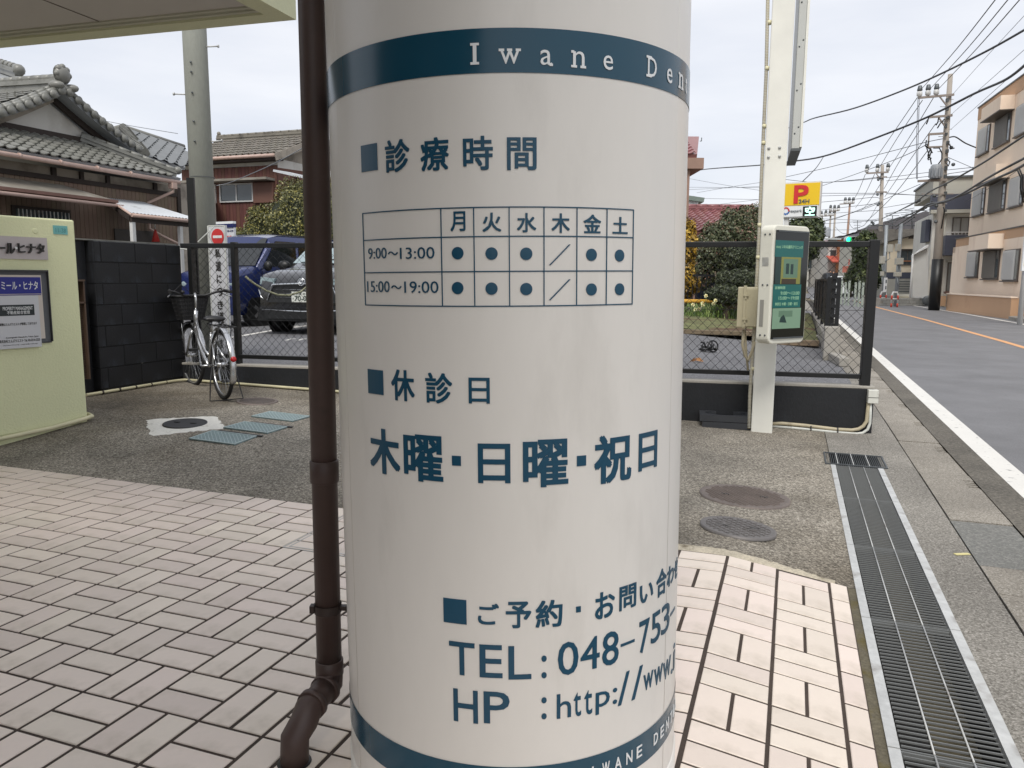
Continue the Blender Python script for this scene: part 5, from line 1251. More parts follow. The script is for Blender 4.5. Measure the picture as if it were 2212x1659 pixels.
tag(obj('dry_leaf', mb, mat('dry_leaf', L(176, 128, 84), .8), loc=c), 'curled brown dry leaf on the asphalt below the black strap', 'leaf')
c = G(2078, 1198); mb = MB(); mb.box((c.x, c.y, .003), (.075, .022, .003), .1); tag(obj('paper_scrap', mb, mat('yellow_paper', L(206, 196, 140), .7), loc=c), 'small yellow paper scrap on the pavement right of the drain', 'litter')
# ================================================================== VEHICLES
m_glass = mat('car_glass', L(24, 28, 30), .05, var=0, spec=.8)
m_tyre = mat('car_tyre', L(26, 26, 27), .8, var=.1); m_alu = mat('alloy', L(150, 150, 152), .35, metal=.8)
def car(name, label, loc, rz, st, col, hw, wb, wr, glass_x, side_win, ws_x):
    """st: stations (x, half width, z bottom, z belt, cabin half width, z roof); front at x=0, length towards +x"""
    g = thing(name, label, 'car', loc, rz); ring = []
    def sec(s, o=0):
        x, w, zb, zbelt, cw, zr = s; w += o; zr += o; cw += o
        return [(x, 0, zb), (x, w*.86, zb), (x, w*.97, zb+.12), (x, w, (zb+zbelt)/2), (x, w*.985, zbelt-.08), (x, w*.955, zbelt), (x, cw+(w*.93-cw)*.12, zr-.13 if zr-zbelt > .2 else zbelt+(zr-zbelt)*.6), (x, cw*.9, zr-.03 if zr-zbelt > .2 else zr), (x, cw*.55, zr), (x, 0, zr+.005)]
    S = [sec(s) for s in st]; n = len(S[0]); vs = []
    for s in S: vs += s+[(a, -b, c) for a, b, c in s[-2:0:-1]]
    m_ = 2*n-2; fs = [(i*m_+k, (i+1)*m_+k, (i+1)*m_+(k+1) % m_, i*m_+(k+1) % m_) for i in range(len(S)-1) for k in range(m_)]
    fs += [tuple(range(m_)), tuple((len(S)-1)*m_+k for k in range(m_-1, -1, -1))]
    mb = MB(); mb.add(vs, fs, True); body = obj('body', mb, col, g, local=True)
    es = body.modifiers.new('edge', 'EDGE_SPLIT'); es.split_angle = rad(38)
    L_ = st[-1][0]
    for x in (glass_x[0], glass_x[1]):
        for s in (1, -1):
            mb = MB(); c = (x, s*(hw-.11), wr); mb.lathe([(wr*.62, -.1), (wr, -.09), (wr, .09), (wr*.62, .1)], c, (0, 1, 0), 28); w_ = obj('wheel', mb, m_tyre, g, local=True)
            mb = MB(); mb.lathe([(wr*.64, .07*s), (wr*.6, .085*s), (wr*.2, .09*s), (0, .09*s)], c, (0, 1, 0), 24)
            for k in range(5): a = 2*pi*k/5; mb.bar((c[0], c[1]+s*.095, c[2]), (c[0]+cos(a)*wr*.6, c[1]+s*.095, c[2]+sin(a)*wr*.6), .06, .02, (0, 1, 0))
            obj('rim', mb, m_alu, w_, local=True)
            mb = MB(); mb.lathe([(wr+.055, 0), (wr+.055, s*.008)], (x, s*(hw-.012), wr), (0, 1, 0), 28); mb.lathe([(0, s*.009), (wr+.055, s*.009)], (x, s*(hw-.016), wr), (0, 1, 0), 28); obj('wheel_arch', mb, m_black, g, local=True)
    return g
# blue boxy wagon
bl = mat('blue_paint', L(34, 46, 94), .22, metal=.2, var=.03, coat=.6)
c = gz(525, 706, .4); 
vx = Vector((cos(rad(66)), sin(rad(66)), 0))
p_fr = at(512, 706, 13.9); p_fr.z = .4
hwv = .735; rzv = rad(66); nrm = Vector((-sin(rzv), cos(rzv), 0))   # left side of the car (y+)
# visible side is the right hand one for the viewer (y-): front right corner near x=515
loc = p_fr+nrm*hwv; loc.z = .4
van = car('blue_wagon', 'tall boxy blue wagon parked behind the no entry sign', loc, rzv,
    [(0, .60, .30, .85, .5, .90), (.05, .68, .22, .95, .6, 1.0), (.35, .735, .22, 1.03, .68, 1.08), (.62, .735, .22, 1.06, .68, 1.12), (1.0, .735, .22, 1.08, .68, 1.68), (1.3, .735, .22, 1.08, .68, 1.74), (2.6, .735, .22, 1.08, .68, 1.75), (3.45, .73, .24, 1.08, .67, 1.73), (3.56, .71, .28, 1.05, .64, 1.66)], bl, .735, 2.46, .28, (.62, 3.02), None, None)
def side_panel(g, pts, m, name, s=-1, hw=.735, belt=1.08, roof=1.75, cw=.68, off=.006):
    mb = MB(); vs = []
    for x, z in pts:
        f = max(0, min(1, (z-belt)/(roof-.13-belt))); y = hw*.955+(cw+(hw*.93-cw)*.12-hw*.955)*f+off; vs.append((x, s*y, z))
    mb.add(vs, [tuple(range(len(vs)))] if s > 0 else [tuple(range(len(vs)-1, -1, -1))]); return obj(name, mb, m, g, local=True)
for pts in (((.78, 1.12), (1.72, 1.12), (1.72, 1.60), (1.14, 1.60)), ((1.80, 1.12), (2.68, 1.12), (2.68, 1.60), (1.80, 1.60)), ((2.80, 1.14), (3.32, 1.14), (3.26, 1.58), (2.80, 1.60))): side_panel(van, pts, m_glass, 'side_window')
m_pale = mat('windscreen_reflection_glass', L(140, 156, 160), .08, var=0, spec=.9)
mb = MB(); mb.add([(.60, -.66, 1.13), (.60, .66, 1.13), (.99, .63, 1.65), (.99, -.63, 1.65)], [(3, 2, 1, 0)]); obj('windscreen', mb, m_glass, van, local=True)
mb = MB(); mb.ball((.72, -.86, 1.12), (.07, .09, .10)); mb.bar((.76, -.72, 1.08), (.74, -.86, 1.08), .03, .03); obj('door_mirror', mb, m_black, van, local=True)
for x in (1.5, 1.98): mb = MB(); mb.tube([(x, -.745, .98), (x+.18, -.745, .98)], .016, 8); obj('door_handle', mb, m_alu, van, local=True)
for x in (.70, 1.76, 2.74): mb = MB(); mb.bar((x, -.738, .30), (x, -.732, 1.06), .006, .01, (1, 0, 0)); obj('door_gap', mb, m_black, van, local=True)
mb = MB(); mb.bar((1.1, -.62, 1.73), (3.4, -.62, 1.745), .03, .02); obj('roof_gutter', mb, m_black, van, local=True)
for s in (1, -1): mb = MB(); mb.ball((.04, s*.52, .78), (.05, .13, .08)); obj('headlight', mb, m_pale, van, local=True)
mb = MB(); mb.box((-.005, 0, .5), (.03, .9, .16)); obj('grille', mb, m_black, van, local=True)
# dark suv
suvp = mat('graphite_paint', L(30, 31, 34), .16, metal=.1, var=.03, coat=.8)
pl = at(616, 667, 12.3); rzs = rad(80)
loc = Vector((pl.x, pl.y, .4))+Vector((sin(rzs), -cos(rzs), 0))*(-.0)+Vector((cos(rzs), sin(rzs), 0))*.03
loc += Vector((sin(rzs), -cos(rzs), 0))*.30
suv = car('dark_suv', 'dark grey sport utility car seen from the front behind the mesh fence', loc, rzs,
    [(0, .62, .32, .74, .45, .76), (.04, .76, .24, .80, .6, .84), (.22, .83, .22, .95, .7, .97), (.5, .845, .22, 1.0, .72, 1.04), (1.0, .85, .22, 1.04, .72, 1.09), (1.15, .85, .22, 1.06, .70, 1.15), (1.75, .85, .22, 1.08, .62, 1.53), (2.3, .85, .22, 1.08, .61, 1.60), (3.3, .85, .22, 1.08, .60, 1.57), (3.8, .84, .24, 1.06, .58, 1.35), (3.99, .78, .3, 1.0, .5, 1.1)], suvp, .85, 2.5, .33, (.78, 3.25), None, None)
mb = MB(); mb.add([(1.14, -.70, 1.13), (1.14, .70, 1.13), (1.74, .60, 1.50), (1.74, -.60, 1.50)], [(3, 2, 1, 0)]); 
for v in range(len(mb.v)): mb.v[v] = (mb.v[v][0]-.02, mb.v[v][1], mb.v[v][2]+.03)
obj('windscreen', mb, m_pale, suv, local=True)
mb = MB(); mb.tube([(1.13, .55, 1.17), (1.2, .1, 1.22), (1.22, -.1, 1.23)], .01, 5); obj('wiper', mb, m_black, suv, local=True)
mb = MB(); mb.hexa([(-.03, -.62, .52), (-.03, .62, .52), (.1, .66, .52), (.1, -.66, .52), (.0, -.50, .80), (.0, .50, .80), (.12, .52, .80), (.12, -.52, .80)]); mb.box((.01, 0, .33), (.1, 1.3, .14)); obj('grille', mb, m_black, suv, local=True)
mb = MB(); mb.hexa([(.0, -.80, .22), (.0, .80, .22), (.3, .85, .22), (.3, -.85, .22), (-.02, -.76, .42), (-.02, .76, .42), (.3, .845, .42), (.3, -.845, .42)]); obj('lower_bumper', mb, m_black, suv, local=True)
m_chr = mat('chrome', L(210, 212, 214), .15, metal=1.0, var=0)
mb = MB(); mb.tube([(-.035, -.60, .55), (-.04, -.5, .80), (-.045, 0, .82), (-.04, .5, .80), (-.035, .60, .55)], .014, 8); mb.tube([(-.03, -.7, .40), (-.04, 0, .38), (-.03, .7, .40)], .012, 8)
for k in range(3): mb.tube([(-.035, -.5, .60+k*.06), (-.035, .5, .60+k*.06)], .004, 5)
obj('chrome_trim', mb, m_chr, suv, local=True)
mb = MB(); mb.torus((-.055, 0, .845), (1, 0, -.2), .055, .008, 24, 6)
v0 = len(mb.v); mb.torus((-.057, 0, .845), (1, 0, -.2), .03, .006, 20, 6); mb.torus((-.057, 0, .862), (1, 0, -.2), .026, .005, 20, 6); obj('badge', mb, m_chr, suv, local=True)
for s in (1, -1):
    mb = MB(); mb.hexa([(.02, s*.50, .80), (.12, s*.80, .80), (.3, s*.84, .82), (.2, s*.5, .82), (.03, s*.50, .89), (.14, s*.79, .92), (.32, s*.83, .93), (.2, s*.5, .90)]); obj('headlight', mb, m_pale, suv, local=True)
    mb = MB(); mb.ball((1.30, s*.95, 1.12), (.07, .12, .09)); obj('door_mirror', mb, m_black, suv, local=True)
    mb = MB(); mb.tube([(.02, s*.62, .52), (.04, s*.74, .6), (.08, s*.8, .72)], .012, 6); obj('lamp_trim', mb, m_chr, suv, local=True)
F = Fr((0, 0, 0), (0, -1, 0)); F.n = Vector((-1, 0, 0))
mb = MB(); mb.box((-.065, 0, .61), (.012, .33, .165)); np2 = obj('number_plate', mb, mat('plate_white', L(206, 208, 200), .5, var=.03), suv, local=True)
PFm = Fr((-.072, 0, .61), (0, -1, 0)); 
if PFm.n.x > 0: PFm.n = -PFm.n
m_pg = mat('plate_green', L(28, 52, 40), .5)
for s_, a in (('70-07', (-.11, .14, -.065, .02)), ('大宮 351', (-.085, .085, .032, .068)), ('す', (-.15, -.125, -.045, -.015))): obj('lettering', text_on(PFm, s_, a[0], a[1], a[2], a[3], .0015, .02, .001), m_pg, suv, local=True)
# white light truck roof / sign board behind the wagon
wbd = thing('white_signboard', 'white signboard with dark blue top edge behind the blue wagon', 'signboard', at(480, 495, 17))
q0, q1 = at(455, 490, 17), at(505, 494, 16.6); KF = Fr((q0.x, q0.y, 0), Vector((q1.x-q0.x, q1.y-q0.y, 0)))
zz = KF.px(480, 482)[1]; ww = (q1-q0).length
mb = MB(); mb.fbox(KF, 0, ww, 1.2, zz-.1, -.05, 0); obj('board', mb, MATS['white_board'], wbd); mb = MB(); mb.fbox(KF, 0, ww, zz-.1, zz-.02, -.06, .02); obj('top_edge', mb, mat('navy', L(30, 38, 88), .5), wbd); mb = MB(); mb.fbox(KF, 0, ww, zz-.02, zz+.03, -.06, .02); obj('cap', mb, m_wtxt, wbd)
obj('lettering', text_on(KF, '月-木 19:00~8:00', ww*.45, ww*.98, zz-.2, zz-.14, .003, .01, .002), MATS['navy'], wbd)
mb = MB(); [mb.fbox(KF, ww*.45+.09*k, ww*.45+.09*k+.06, zz-.34, zz-.27, .001, .004) for k in range(4)]; obj('red_figures', mb, mat('sign_red', L(200, 44, 44), .5), wbd)
for a in (.05, ww-.1): mb = MB(); mb.fbox(KF, a, a+.05, .35, 1.2, -.04, -.01); obj('leg', mb, m_dsteel, wbd)
# ================================================================== CONCRETE UTILITY POLE by the fence + private road sign
m_cpole = mat('pole_concrete', L(144, 146, 138), .8, var=.12, vscale=1.5, fine=.06, fscale=40, bump=.001, dirt=L(116, 119, 110), dscale=1.6, dthr=(.52, .75), stretch=(1, 1, .3))
YPo = 8.95; cb_ = at(442, 520, YPo); ct_ = at(420, 72, YPo); rt2 = (at(445, 75, YPo).x-at(395, 75, YPo).x)/2; rb2 = (at(463, 500, YPo).x-at(414, 500, YPo).x)/2
up = thing('utility_pole', 'thick grey concrete utility pole rising behind the corner of the fence', 'utility pole', (cb_.x, YPo, .3))
ctop = (ct_.x+(cb_.x-ct_.x)*-.6); zt3 = ct_.z+1.2*(ct_.z-cb_.z)*.6
dx_ = (ct_.x-cb_.x)/(ct_.z-cb_.z)
P0 = Vector((cb_.x-dx_*(cb_.z-.2), YPo, .2)); P1 = Vector((cb_.x+dx_*(7-cb_.z), YPo, 7))
mb = MB(); mb.tube([P0, P1], [rb2+(rb2-rt2)*.5, rt2-(rb2-rt2)*1.2], 40); obj('shaft', mb, m_cpole, up)
mb = MB()
for x0, y0, x1, y1 in ((441, 101, 470, 100), (401, 204, 377, 203), (455, 306, 478, 304)):
    a, b = at(x0, y0, YPo), at(x1, y1, YPo); d = (b-a).normalized(); mb.tube([a-d*.05, b], .008, 6); mb.tube([b, b+d*.015], .017, 8)
obj('step_bolt', mb, m_steel, up)
mb = MB()
for y in (134, 155, 200, 262, 305): q = at(409+(y-72)*.05, y, YPo-.14); mb.lathe([(.012, 0), (.010, .01), (0, .012)], (q.x, q.y, q.z), (0, -1, 0), 8)
obj('stud', mb, m_dsteel, up)
mb = MB(); zz = at(440, 384, YPo).z; mb.lathe([(rb2+.006, -.004), (rb2+.006, .004)], (at(437, 384, YPo).x, YPo, zz), n=32); obj('wire_band', mb, m_dsteel, up)
for dx2 in (0, .03):
    mb = MB(); s = at(404, 535, 8.6); e = at(462, 490, 8.6); pts = [s+Vector((-.35+dx2, 0, .02)), s+Vector((0, 0, -.02+dx2)), s.lerp(e, .4)+Vector((0, 0, -.03)), e] if dx2 == 0 else [e+Vector((-.02, 0, 0)), e+Vector((-.06, 0, -.1)), e+Vector((.0, 0, -.22)), e+Vector((-.06, 0, -.3))]
    mb.tube(pts, .007, 6); obj('loose_wire', mb, m_condw, up)
psb = thing('private_road_sign', 'white vertical board with a no entry mark and Japanese lettering on the pole', 'sign', at(470, 560, 8.75))
q0, q1 = at(450, 520, 8.78), at(487, 520, 8.68); VF = Fr((q0.x, q0.y, 0), Vector((q1.x-q0.x, q1.y-q0.y, 0))); 
if VF.n.dot(CAM-VF.o) < 0: VF.n = -VF.n
wv = Vector((q1.x-q0.x, q1.y-q0.y, 0)).length; zt4 = VF.px(468, 487)[1]; zb4 = VF.px(478, 738)[1]
mb = MB(); mb.fbox(VF, 0, wv, zb4, zt4, -.03, 0); obj('board', mb, MATS['white_board'], psb)
mb = MB(); mb.fbox(VF, -.003, .012, zb4, zt4, .0, .004); mb.fbox(VF, wv-.012, wv+.003, zb4, zt4, 0, .004); mb.fbox(VF, .012, wv-.012, zt4-.01, zt4+.003, 0, .004); obj('edge', mb, m_condw, psb)
ca, cz = VF.px(470, 511.5, .004); n = 28; mb = MB(); ra, rz_ = wv*.36, (VF.px(470, 494)[1]-VF.px(470, 529)[1])/2
mb.fpoly(VF, [(ca+ra*cos(2*pi*k/n), cz+rz_*sin(2*pi*k/n)) for k in range(n)], .003, .006); obj('red_disc', mb, MATS['sign_red'], psb); mb = MB(); mb.fbox(VF, ca-ra*.72, ca+ra*.72, cz-rz_*.16, cz+rz_*.16, .0062, .008); obj('white_bar', mb, m_wtxt, psb)
for ch, y0, y1, x0, x1 in (('私', 490, 548, 430, 468), ('道', 572, 642, 435, 472), ('に', 668, 725, 442, 476), ('つ', 755, 815, 445, 482), ('き', 845, 905, 448, 486), ('通', 925, 1000, 450, 490), ('り', 1020, 1085, 452, 488), ('抜', 1105, 1175, 454, 490)):
    cx_ = (x0+x1)/2; T_, U_ = VF.px(*BK(cx_, y0), .004), VF.px(*BK(cx_, y1), .004); A_, B_ = VF.px(*BK(x0, (y0+y1)/2), .004)[0], VF.px(*BK(x1, (y0+y1)/2), .004)[0]
    obj('lettering', text_on(VF, ch, A_, B_, U_[1], T_[1], .0035, .03, .001), m_ink, psb)
# yellow-black hanging rope chain behind the fence
P = [P_(0, 0)]
pts = [at(x, y, 8.9+.3*(x-545)/120) for x, y in ((530, 597), (548, 612), (575, 628), (600, 637), (625, 638), (650, 630), (672, 612), (690, 590))]
mb = MB(); mb.tube(pts, .012, 8); tag(obj('hanging_rope', mb, mat('rope', L(128, 128, 104), .7, var=.3, vscale=30), loc=pts[3]), 'sagging rope strung behind the mesh fence in front of the dark car', 'rope')
# ================================================================== TILED ROOFS
def roof_tile_mesh(w, l, th=.03, wave=.035):
    xs = [-.5, -.3, -.1, .12, .3, .42, .5]; zs = [0, -.35, -.3, .1, .85, .75, .25]; mb = MB(); n = len(xs)
    f = [(x*w, -l/2, z*wave+th) for x, z in zip(xs, zs)]; b = [(x*w, l/2, z*wave) for x, z in zip(xs, zs)]; u = [(x*w, -l/2, z*wave) for x, z in zip(xs, zs)]
    mb.add(f+b+u, [(i, i+1, n+i+1, n+i) for i in range(n-1)]+[(2*n+i, 2*n+i+1, i+1, i) for i in range(n-1)]); return mb
def inpoly(p, q):
    c = False; n = len(q)
    for i in range(n):
        x0, y0 = q[i]; x1, y1 = q[(i+1) % n]
        if (y0 > p[1]) != (y1 > p[1]) and p[0] < (x1-x0)*(p[1]-y0)/(y1-y0)+x0: c = not c
    return c
def tile_roof(O, ex, up, poly, w, l, m, roof, root, limit=300, wave=.035, name='roof_tile', lift=.02):
    """tiles over poly given in (a along ex, b up the slope); the largest in view become separate pieces"""
    ex, up = Vector(ex).normalized(), Vector(up).normalized(); nn = ex.cross(up).normalized()
    mbt = roof_tile_mesh(w*1.02, l*1.12, .028, wave); me = mbt.mesh(name); me.materials.append(m)
    a0, a1 = min(p[0] for p in poly), max(p[0] for p in poly); b0, b1 = min(p[1] for p in poly), max(p[1] for p in poly); L_ = []
    i = 0
    while a0+(i+.5)*w < a1:
        j = 0
        while b0+(j+.5)*l < b1:
            q = (a0+(i+.5)*w, b0+(j+.5)*l)
            if inpoly(q, poly):
                p = O+ex*q[0]+up*q[1]+nn*lift; v = inview(p, .01); L_.append(((0 if v and v[0] else 500)+(p-CAM).length, q))
            j += 1
        i += 1
    L_.sort(); mt0 = Matrix((ex, up, nn)).transposed(); st_ = MB(); rg = random.Random(5)
    for k, (d, q) in enumerate(L_):
        p = O+ex*q[0]+up*q[1]+nn*(lift+rg.uniform(-.004, .004)); r3 = mt0 @ Matrix.Rotation(rg.uniform(-.03, .03), 3, 'Z') @ Matrix.Rotation(-.035, 3, 'X')
        if k < limit and d < 400:
            o = bpy.data.objects.new(name, me); COL.objects.link(o); o.parent = roof; o.matrix_local = Matrix.Translation(p-ORG[root.name]) @ r3.to_4x4()
        else: st_.add([p+r3 @ Vector(v) for v in mbt.v], mbt.f)
    if st_.v: obj('roof_tiles', st_, m, roof, kind='stuff')
def slab(mb, pts, th=.06):
    p = [Vector(q) for q in pts]; n = (p[1]-p[0]).cross(p[2]-p[0]).normalized()*th; k = len(p)
    mb.add([q for q in p]+[q-n for q in p], [tuple(range(k)), tuple(range(2*k-1, k-1, -1))]+[(i, k+i, k+(i+1) % k, (i+1) % k) for i in range(k)]); return mb
def ridge(mb, p, q, w=.22, h=.22, caps=.3, r=.07):
    p, q = Vector(p), Vector(q); mb.bar(p+Vector((0, 0, h*.35)), q+Vector((0, 0, h*.35)), w*.7, h*.8); mb.bar(p+Vector((0, 0, h*.45)), q+Vector((0, 0, h*.45)), w, .03)
    n = max(1, int((q-p).length/caps))
    for i in range(n): a, b = p.lerp(q, i/n), p.lerp(q, (i+.96)/n); mb.tube([a+Vector((0, 0, h*.85)), b+Vector((0, 0, h*.85))], [r, r*1.12], 8)
m_rt = mat('grey_roof_tile', L(122, 122, 116), .38, var=.12, vscale=2, rnd=.12, dirt=L(92, 92, 84), dscale=3, dthr=(.52, .75))
m_rt2 = mat('slate_roof_tile', L(150, 153, 155), .4, var=.08, vscale=2)
m_rt3 = mat('brown_grey_tile', L(128, 122, 112), .5, var=.15, vscale=1.5, rnd=.12, dirt=L(84, 80, 72), dscale=1.5, dthr=(.5, .7))
m_rt4 = mat('maroon_tile', L(142, 94, 94), .32, var=.1, vscale=2, rnd=.08)
m_plas_w = mat('white_plaster', L(206, 204, 198), .85, var=.05, vscale=.8, dirt=L(166, 160, 150), dscale=.9, dthr=(.5, .8))
m_plas_g = mat('grey_plaster', L(160, 152, 140), .9, var=.12, vscale=1, dirt=L(98, 92, 84), dscale=1.5, dthr=(.5, .75))
m_dwood = mat('dark_timber', L(52, 44, 40), .8, var=.2, vscale=5)
m_bsid = mat('brown_siding', L(114, 96, 80), .6, var=.1, vscale=1.5, rnd=.06)
m_copper = mat('red_brown_gutter', L(186, 160, 148), .45, var=.12, vscale=4)
m_win = mat('window_glass', L(66, 74, 78), .08, var=.15, vscale=1.5, spec=.8)
m_frame_w = mat('window_frame', L(206, 206, 204), .5, var=.05)
# ---------- HOUSE 1: old tiled house beyond the block wall
Z1 = crop(0, 0, 1.6385); Z3 = crop(0, 250, 3.0157)
SE = -16.0                                                   # eaves line
HF = Fr(W(SE-.45, 0, 0), W(0, 1)-W(0, 0))                     # a = t, c towards the street
if HF.n.dot(CAM-HF.o) < 0: HF.n = -HF.n
h1 = thing('tiled_house', 'old brown house with grey curved roof tiles and white gable beyond the block wall', 'house', W(SE-3, 12, .3))
e0, e1 = HF.px(*Z3(0, 1095), .45), HF.px(*Z3(1985, 1360), .45); ze = (e0[1]+e1[1])/2; tc_ = e1[0]+.25; tw_ = max(tc_, HF.px(*Z1(1145, 1250))[0]); print('tc', tc_, tw_); ta = 4.0
gb0, gb1 = HF.px(*Z3(0, 765), -1.0), HF.px(*Z3(1280, 1010), -1.0); zg = (gb0[1]+gb1[1])/2
print('H1 eave z', e0, e1, 'gable base', gb0, gb1)
apx = HF.px(*Z3(590, 480), -1.0); print('apex', apx)
# wall
mb = MB(); mb.fbox(HF, ta, tw_, .2, ze-.05, -3.9, -.03); obj('wall', mb, m_plas_g, h1)
zb1_ = HF.px(*Z3(1000, 1395))[1]; zmid = (HF.px(*Z3(0, 1300))[1]+HF.px(*Z3(1700, 1490))[1])/2
pw = .125; k = 0; sid = MB().fbox(Fr((0, 0, 0), HF.x), -pw/2+.004, pw/2-.004, 0, 1, -.03, .012)
a = ta+3
while a < tw_-.02:
    mb = MB(); mb.fbox(HF, a+.004, a+pw-.004, .3, zmid-.05, -.025, .012); obj('siding_board', mb, m_bsid, h1); a += pw
mb = MB(); mb.fbox(HF, ta, tw_+.03, zmid-.05, zmid+.06, -.02, .05); obj('beam', mb, m_dwood, h1)
for x0, x1 in ((610, 662), (942, 985), (1253, 1293), (1812, 1850)):
    q0, q1 = HF.px(*Z3(x0, 1330))[0], HF.px(*Z3(x1, 1330))[0]; mb = MB(); mb.fbox(HF, q0, q1, zmid+.06, ze-.06, -.02, .04); obj('timber_post', mb, m_dwood, h1)
mb = MB(); mb.fbox(HF, tw_-.06, tw_+.06, .2, ze-.1, -.1, .06); obj('timber_post', mb, m_dwood, h1)
# lower roof slope
zz0, zz1 = ze+.10, zg; run = 1.45; rise = zz1-zz0; upv = Vector((HF.n*-run+Vector((0, 0, rise)))); sl_ = upv.length
O1 = HF.p(0, zz0, .5)
roof1 = MB(); slab(roof1, [HF.p(ta, zz0, .5), HF.p(tc_+.2, zz0, .5), HF.p(tc_-1.7, zz1, -.95), HF.p(ta, zz1, -.95)], .10)
slab(roof1, [HF.p(tc_+.2, zz0, .5), HF.p(tc_+.2, zz0, -6), HF.p(tc_-1.7, zz1, -6), HF.p(tc_-1.7, zz1, -.95)], .10)
r1 = obj('roof', roof1, m_rt2, h1)
tile_roof(O1, HF.x, upv, [(ta, 0), (tc_+.15, 0), (tc_-1.75, sl_), (ta, sl_)], .265, .235, m_rt, r1, h1, 290, .04)
mb = MB(); ridge(mb, HF.p(tc_+.12, zz0+.03, .43), HF.p(tc_-1.7, zz1+.05, -.9), .2, .2, .27, .06); mb.ball(tuple(HF.p(tc_+.15, zz0+.2, .45)), .11); obj('hip_ridge', mb, m_rt, r1)
# gutter and rafters shadow board
mb = MB(); mb.tube([HF.p(ta, ze+.02, .53), HF.p(tc_+.1, ze-.03, .53)], .055, 10)
for k in range(9): q = HF.p(ta+3.5+k*1.0, ze, .53); mb.tube([q-HF.x*.03, q+HF.x*.03], .062, 10)
obj('gutter', mb, m_copper, h1)
q = HF.p(tc_-.15, ze-.08, .53); D_ = [q, q+Vector((0, 0, -.22)), HF.p(tc_-.62, ze-.62, .12), HF.p(tc_-.62, ze-1.3, .10), HF.p(tc_-.35, ze-1.5, .3), HF.p(tc_+.3, ze-1.75, .4)]
mb = MB(); mb.tube(D_, .04, 10); mb.box(tuple(q+Vector((0, 0, -.06))), (.16, .16, .16), -RA); obj('downpipe', mb, m_copper, h1)
mb = MB(); slab(mb, [HF.p(ta, ze+.06, .45), HF.p(ta, ze+.06, -.1), HF.p(tc_, ze+.06, -.1), HF.p(tc_, ze+.06, .45)], .04); obj('eave_soffit', mb, m_dwood, h1)
# gable
gl = apx[0]-(gb1[0]-apx[0]); gr2 = gb1[0]+.25
mb = MB(); mb.fpoly(HF, [(gl-.3, zg-.2), (gr2, zg-.2), (apx[0], apx[1]+.02)], -1.35, -1.02); obj('gable_wall', mb, m_plas_w, h1)
mb = MB(); mb.fbox(HF, gl-.4, gr2-.1, zg-.02, zg+.13, -1.02, -.86); obj('gable_beam', mb, m_dwood, h1)
ga = Vector((apx[0], apx[1]+.22)); 
def swp(side, f): x = apx[0]+side*(gr2+.35-apx[0])*f; z = apx[1]+.34-(apx[1]+.34-zg-.02)*f-.07*sin(pi*f); return x, z
for side in (1, -1):
    P = [swp(side, i/10) for i in range(11)]
    mb = MB()
    for i in range(10):
        (x0, z0_), (x1, z1_) = P[i], P[i+1]; mb.fpoly(HF, [(x0, z0_-.30), (x1, z1_-.30), (x1, z1_-.08), (x0, z0_-.08)], -.95, -.86)
    obj('barge_board', mb, m_dwood if side > 0 else m_plas_g, h1)
    mb = MB()
    for i in range(10):
        (x0, z0_), (x1, z1_) = P[i], P[i+1]; slab(mb, ([HF.p(x0, z0_, -.5), HF.p(x1, z1_, -.5), HF.p(x1, z1_, -9 if side < 0 else -1.6), HF.p(x0, z0_, -9 if side < 0 else -1.6)]), .12 if side > 0 else -.12)
    rr_ = obj('gable_roof', mb, m_rt2, h1)
    mb = MB()
    for i in range(10):
        (x0, z0_), (x1, z1_) = P[i], P[i+1]; p, q = HF.p(x0, z0_+.05, -.52), HF.p(x1, z1_+.05, -.52); mb.tube([p, q], [.07, .08], 8)
        if side < 0: mb.tube([HF.p(x0, z0_+.05, -.85), HF.p(x1, z1_+.05, -.85)], [.07, .08], 8)
        p2 = HF.p((x0+x1)/2, (z0_+z1_)/2-.02, -.45); mb.lathe([(.10, 0), (.10, .05), (0, .055)], p2, HF.n, 10)
    obj('verge_tiles', mb, m_rt, rr_)
    if side < 0:
        xm0, zm0 = P[0]; xm1, zm1 = P[10]; up_ = (HF.p(xm0, zm0, 0)-HF.p(xm1, zm1, 0)); ax_ = HF.n
        tile_roof(HF.p(xm1, zm1+.02, -9), HF.n, -up_*-1, [(0, 0), (8.0, 0), (8.0, up_.length*.97), (0, up_.length*.97)], .265, .235, m_rt, rr_, h1, 0, .04)
mb = MB(); zr_ = apx[1]+.30; ridge(mb, HF.p(apx[0], zr_, -.6), HF.p(apx[0], zr_+.25, -9), .3, .34, .3, .09)
obj('ridge', mb, m_rt, h1)
mb = MB(); q = HF.p(apx[0], zr_+.35, -.5); mb.lathe([(.20, -.05), (.21, .02), (.15, .07), (.1, .1), (0, .1)], q, HF.n, 16); mb.lathe([(.24, -.04), (.0, -.03)], q, HF.n, 16)
for k in range(5): a = k*pi/4; mb.ball(tuple(q+HF.x*cos(a)*.16+Vector((0, 0, sin(a)*.18))), .075)
mb.ball(tuple(q+Vector((0, 0, -.28))+HF.x*.2), (.2, .12, .10)); mb.ball(tuple(q+Vector((0, 0, -.28))-HF.x*.2), (.2, .12, .10)); obj('ridge_end_tile', mb, m_rt, h1)
# ridge of the farther wing, top left
wg = MB(); q0, q1 = at(-40, 140, 24), at(42, 168, 22); ridge(wg, q0, q1, .3, .3, .3, .09); wg.ball(tuple(q1+Vector((0, 0, .2))), .16); r6 = obj('wing_ridge', wg, m_rt, h1)
mb = MB(); slab(mb, [q1+Vector((.1, 0, .0)), q0, q0+Vector((-.5, -3, -1.8)), q1+Vector((-.5, -3, -1.8))], .1); rr_ = obj('wing_roof', mb, m_rt2, h1)
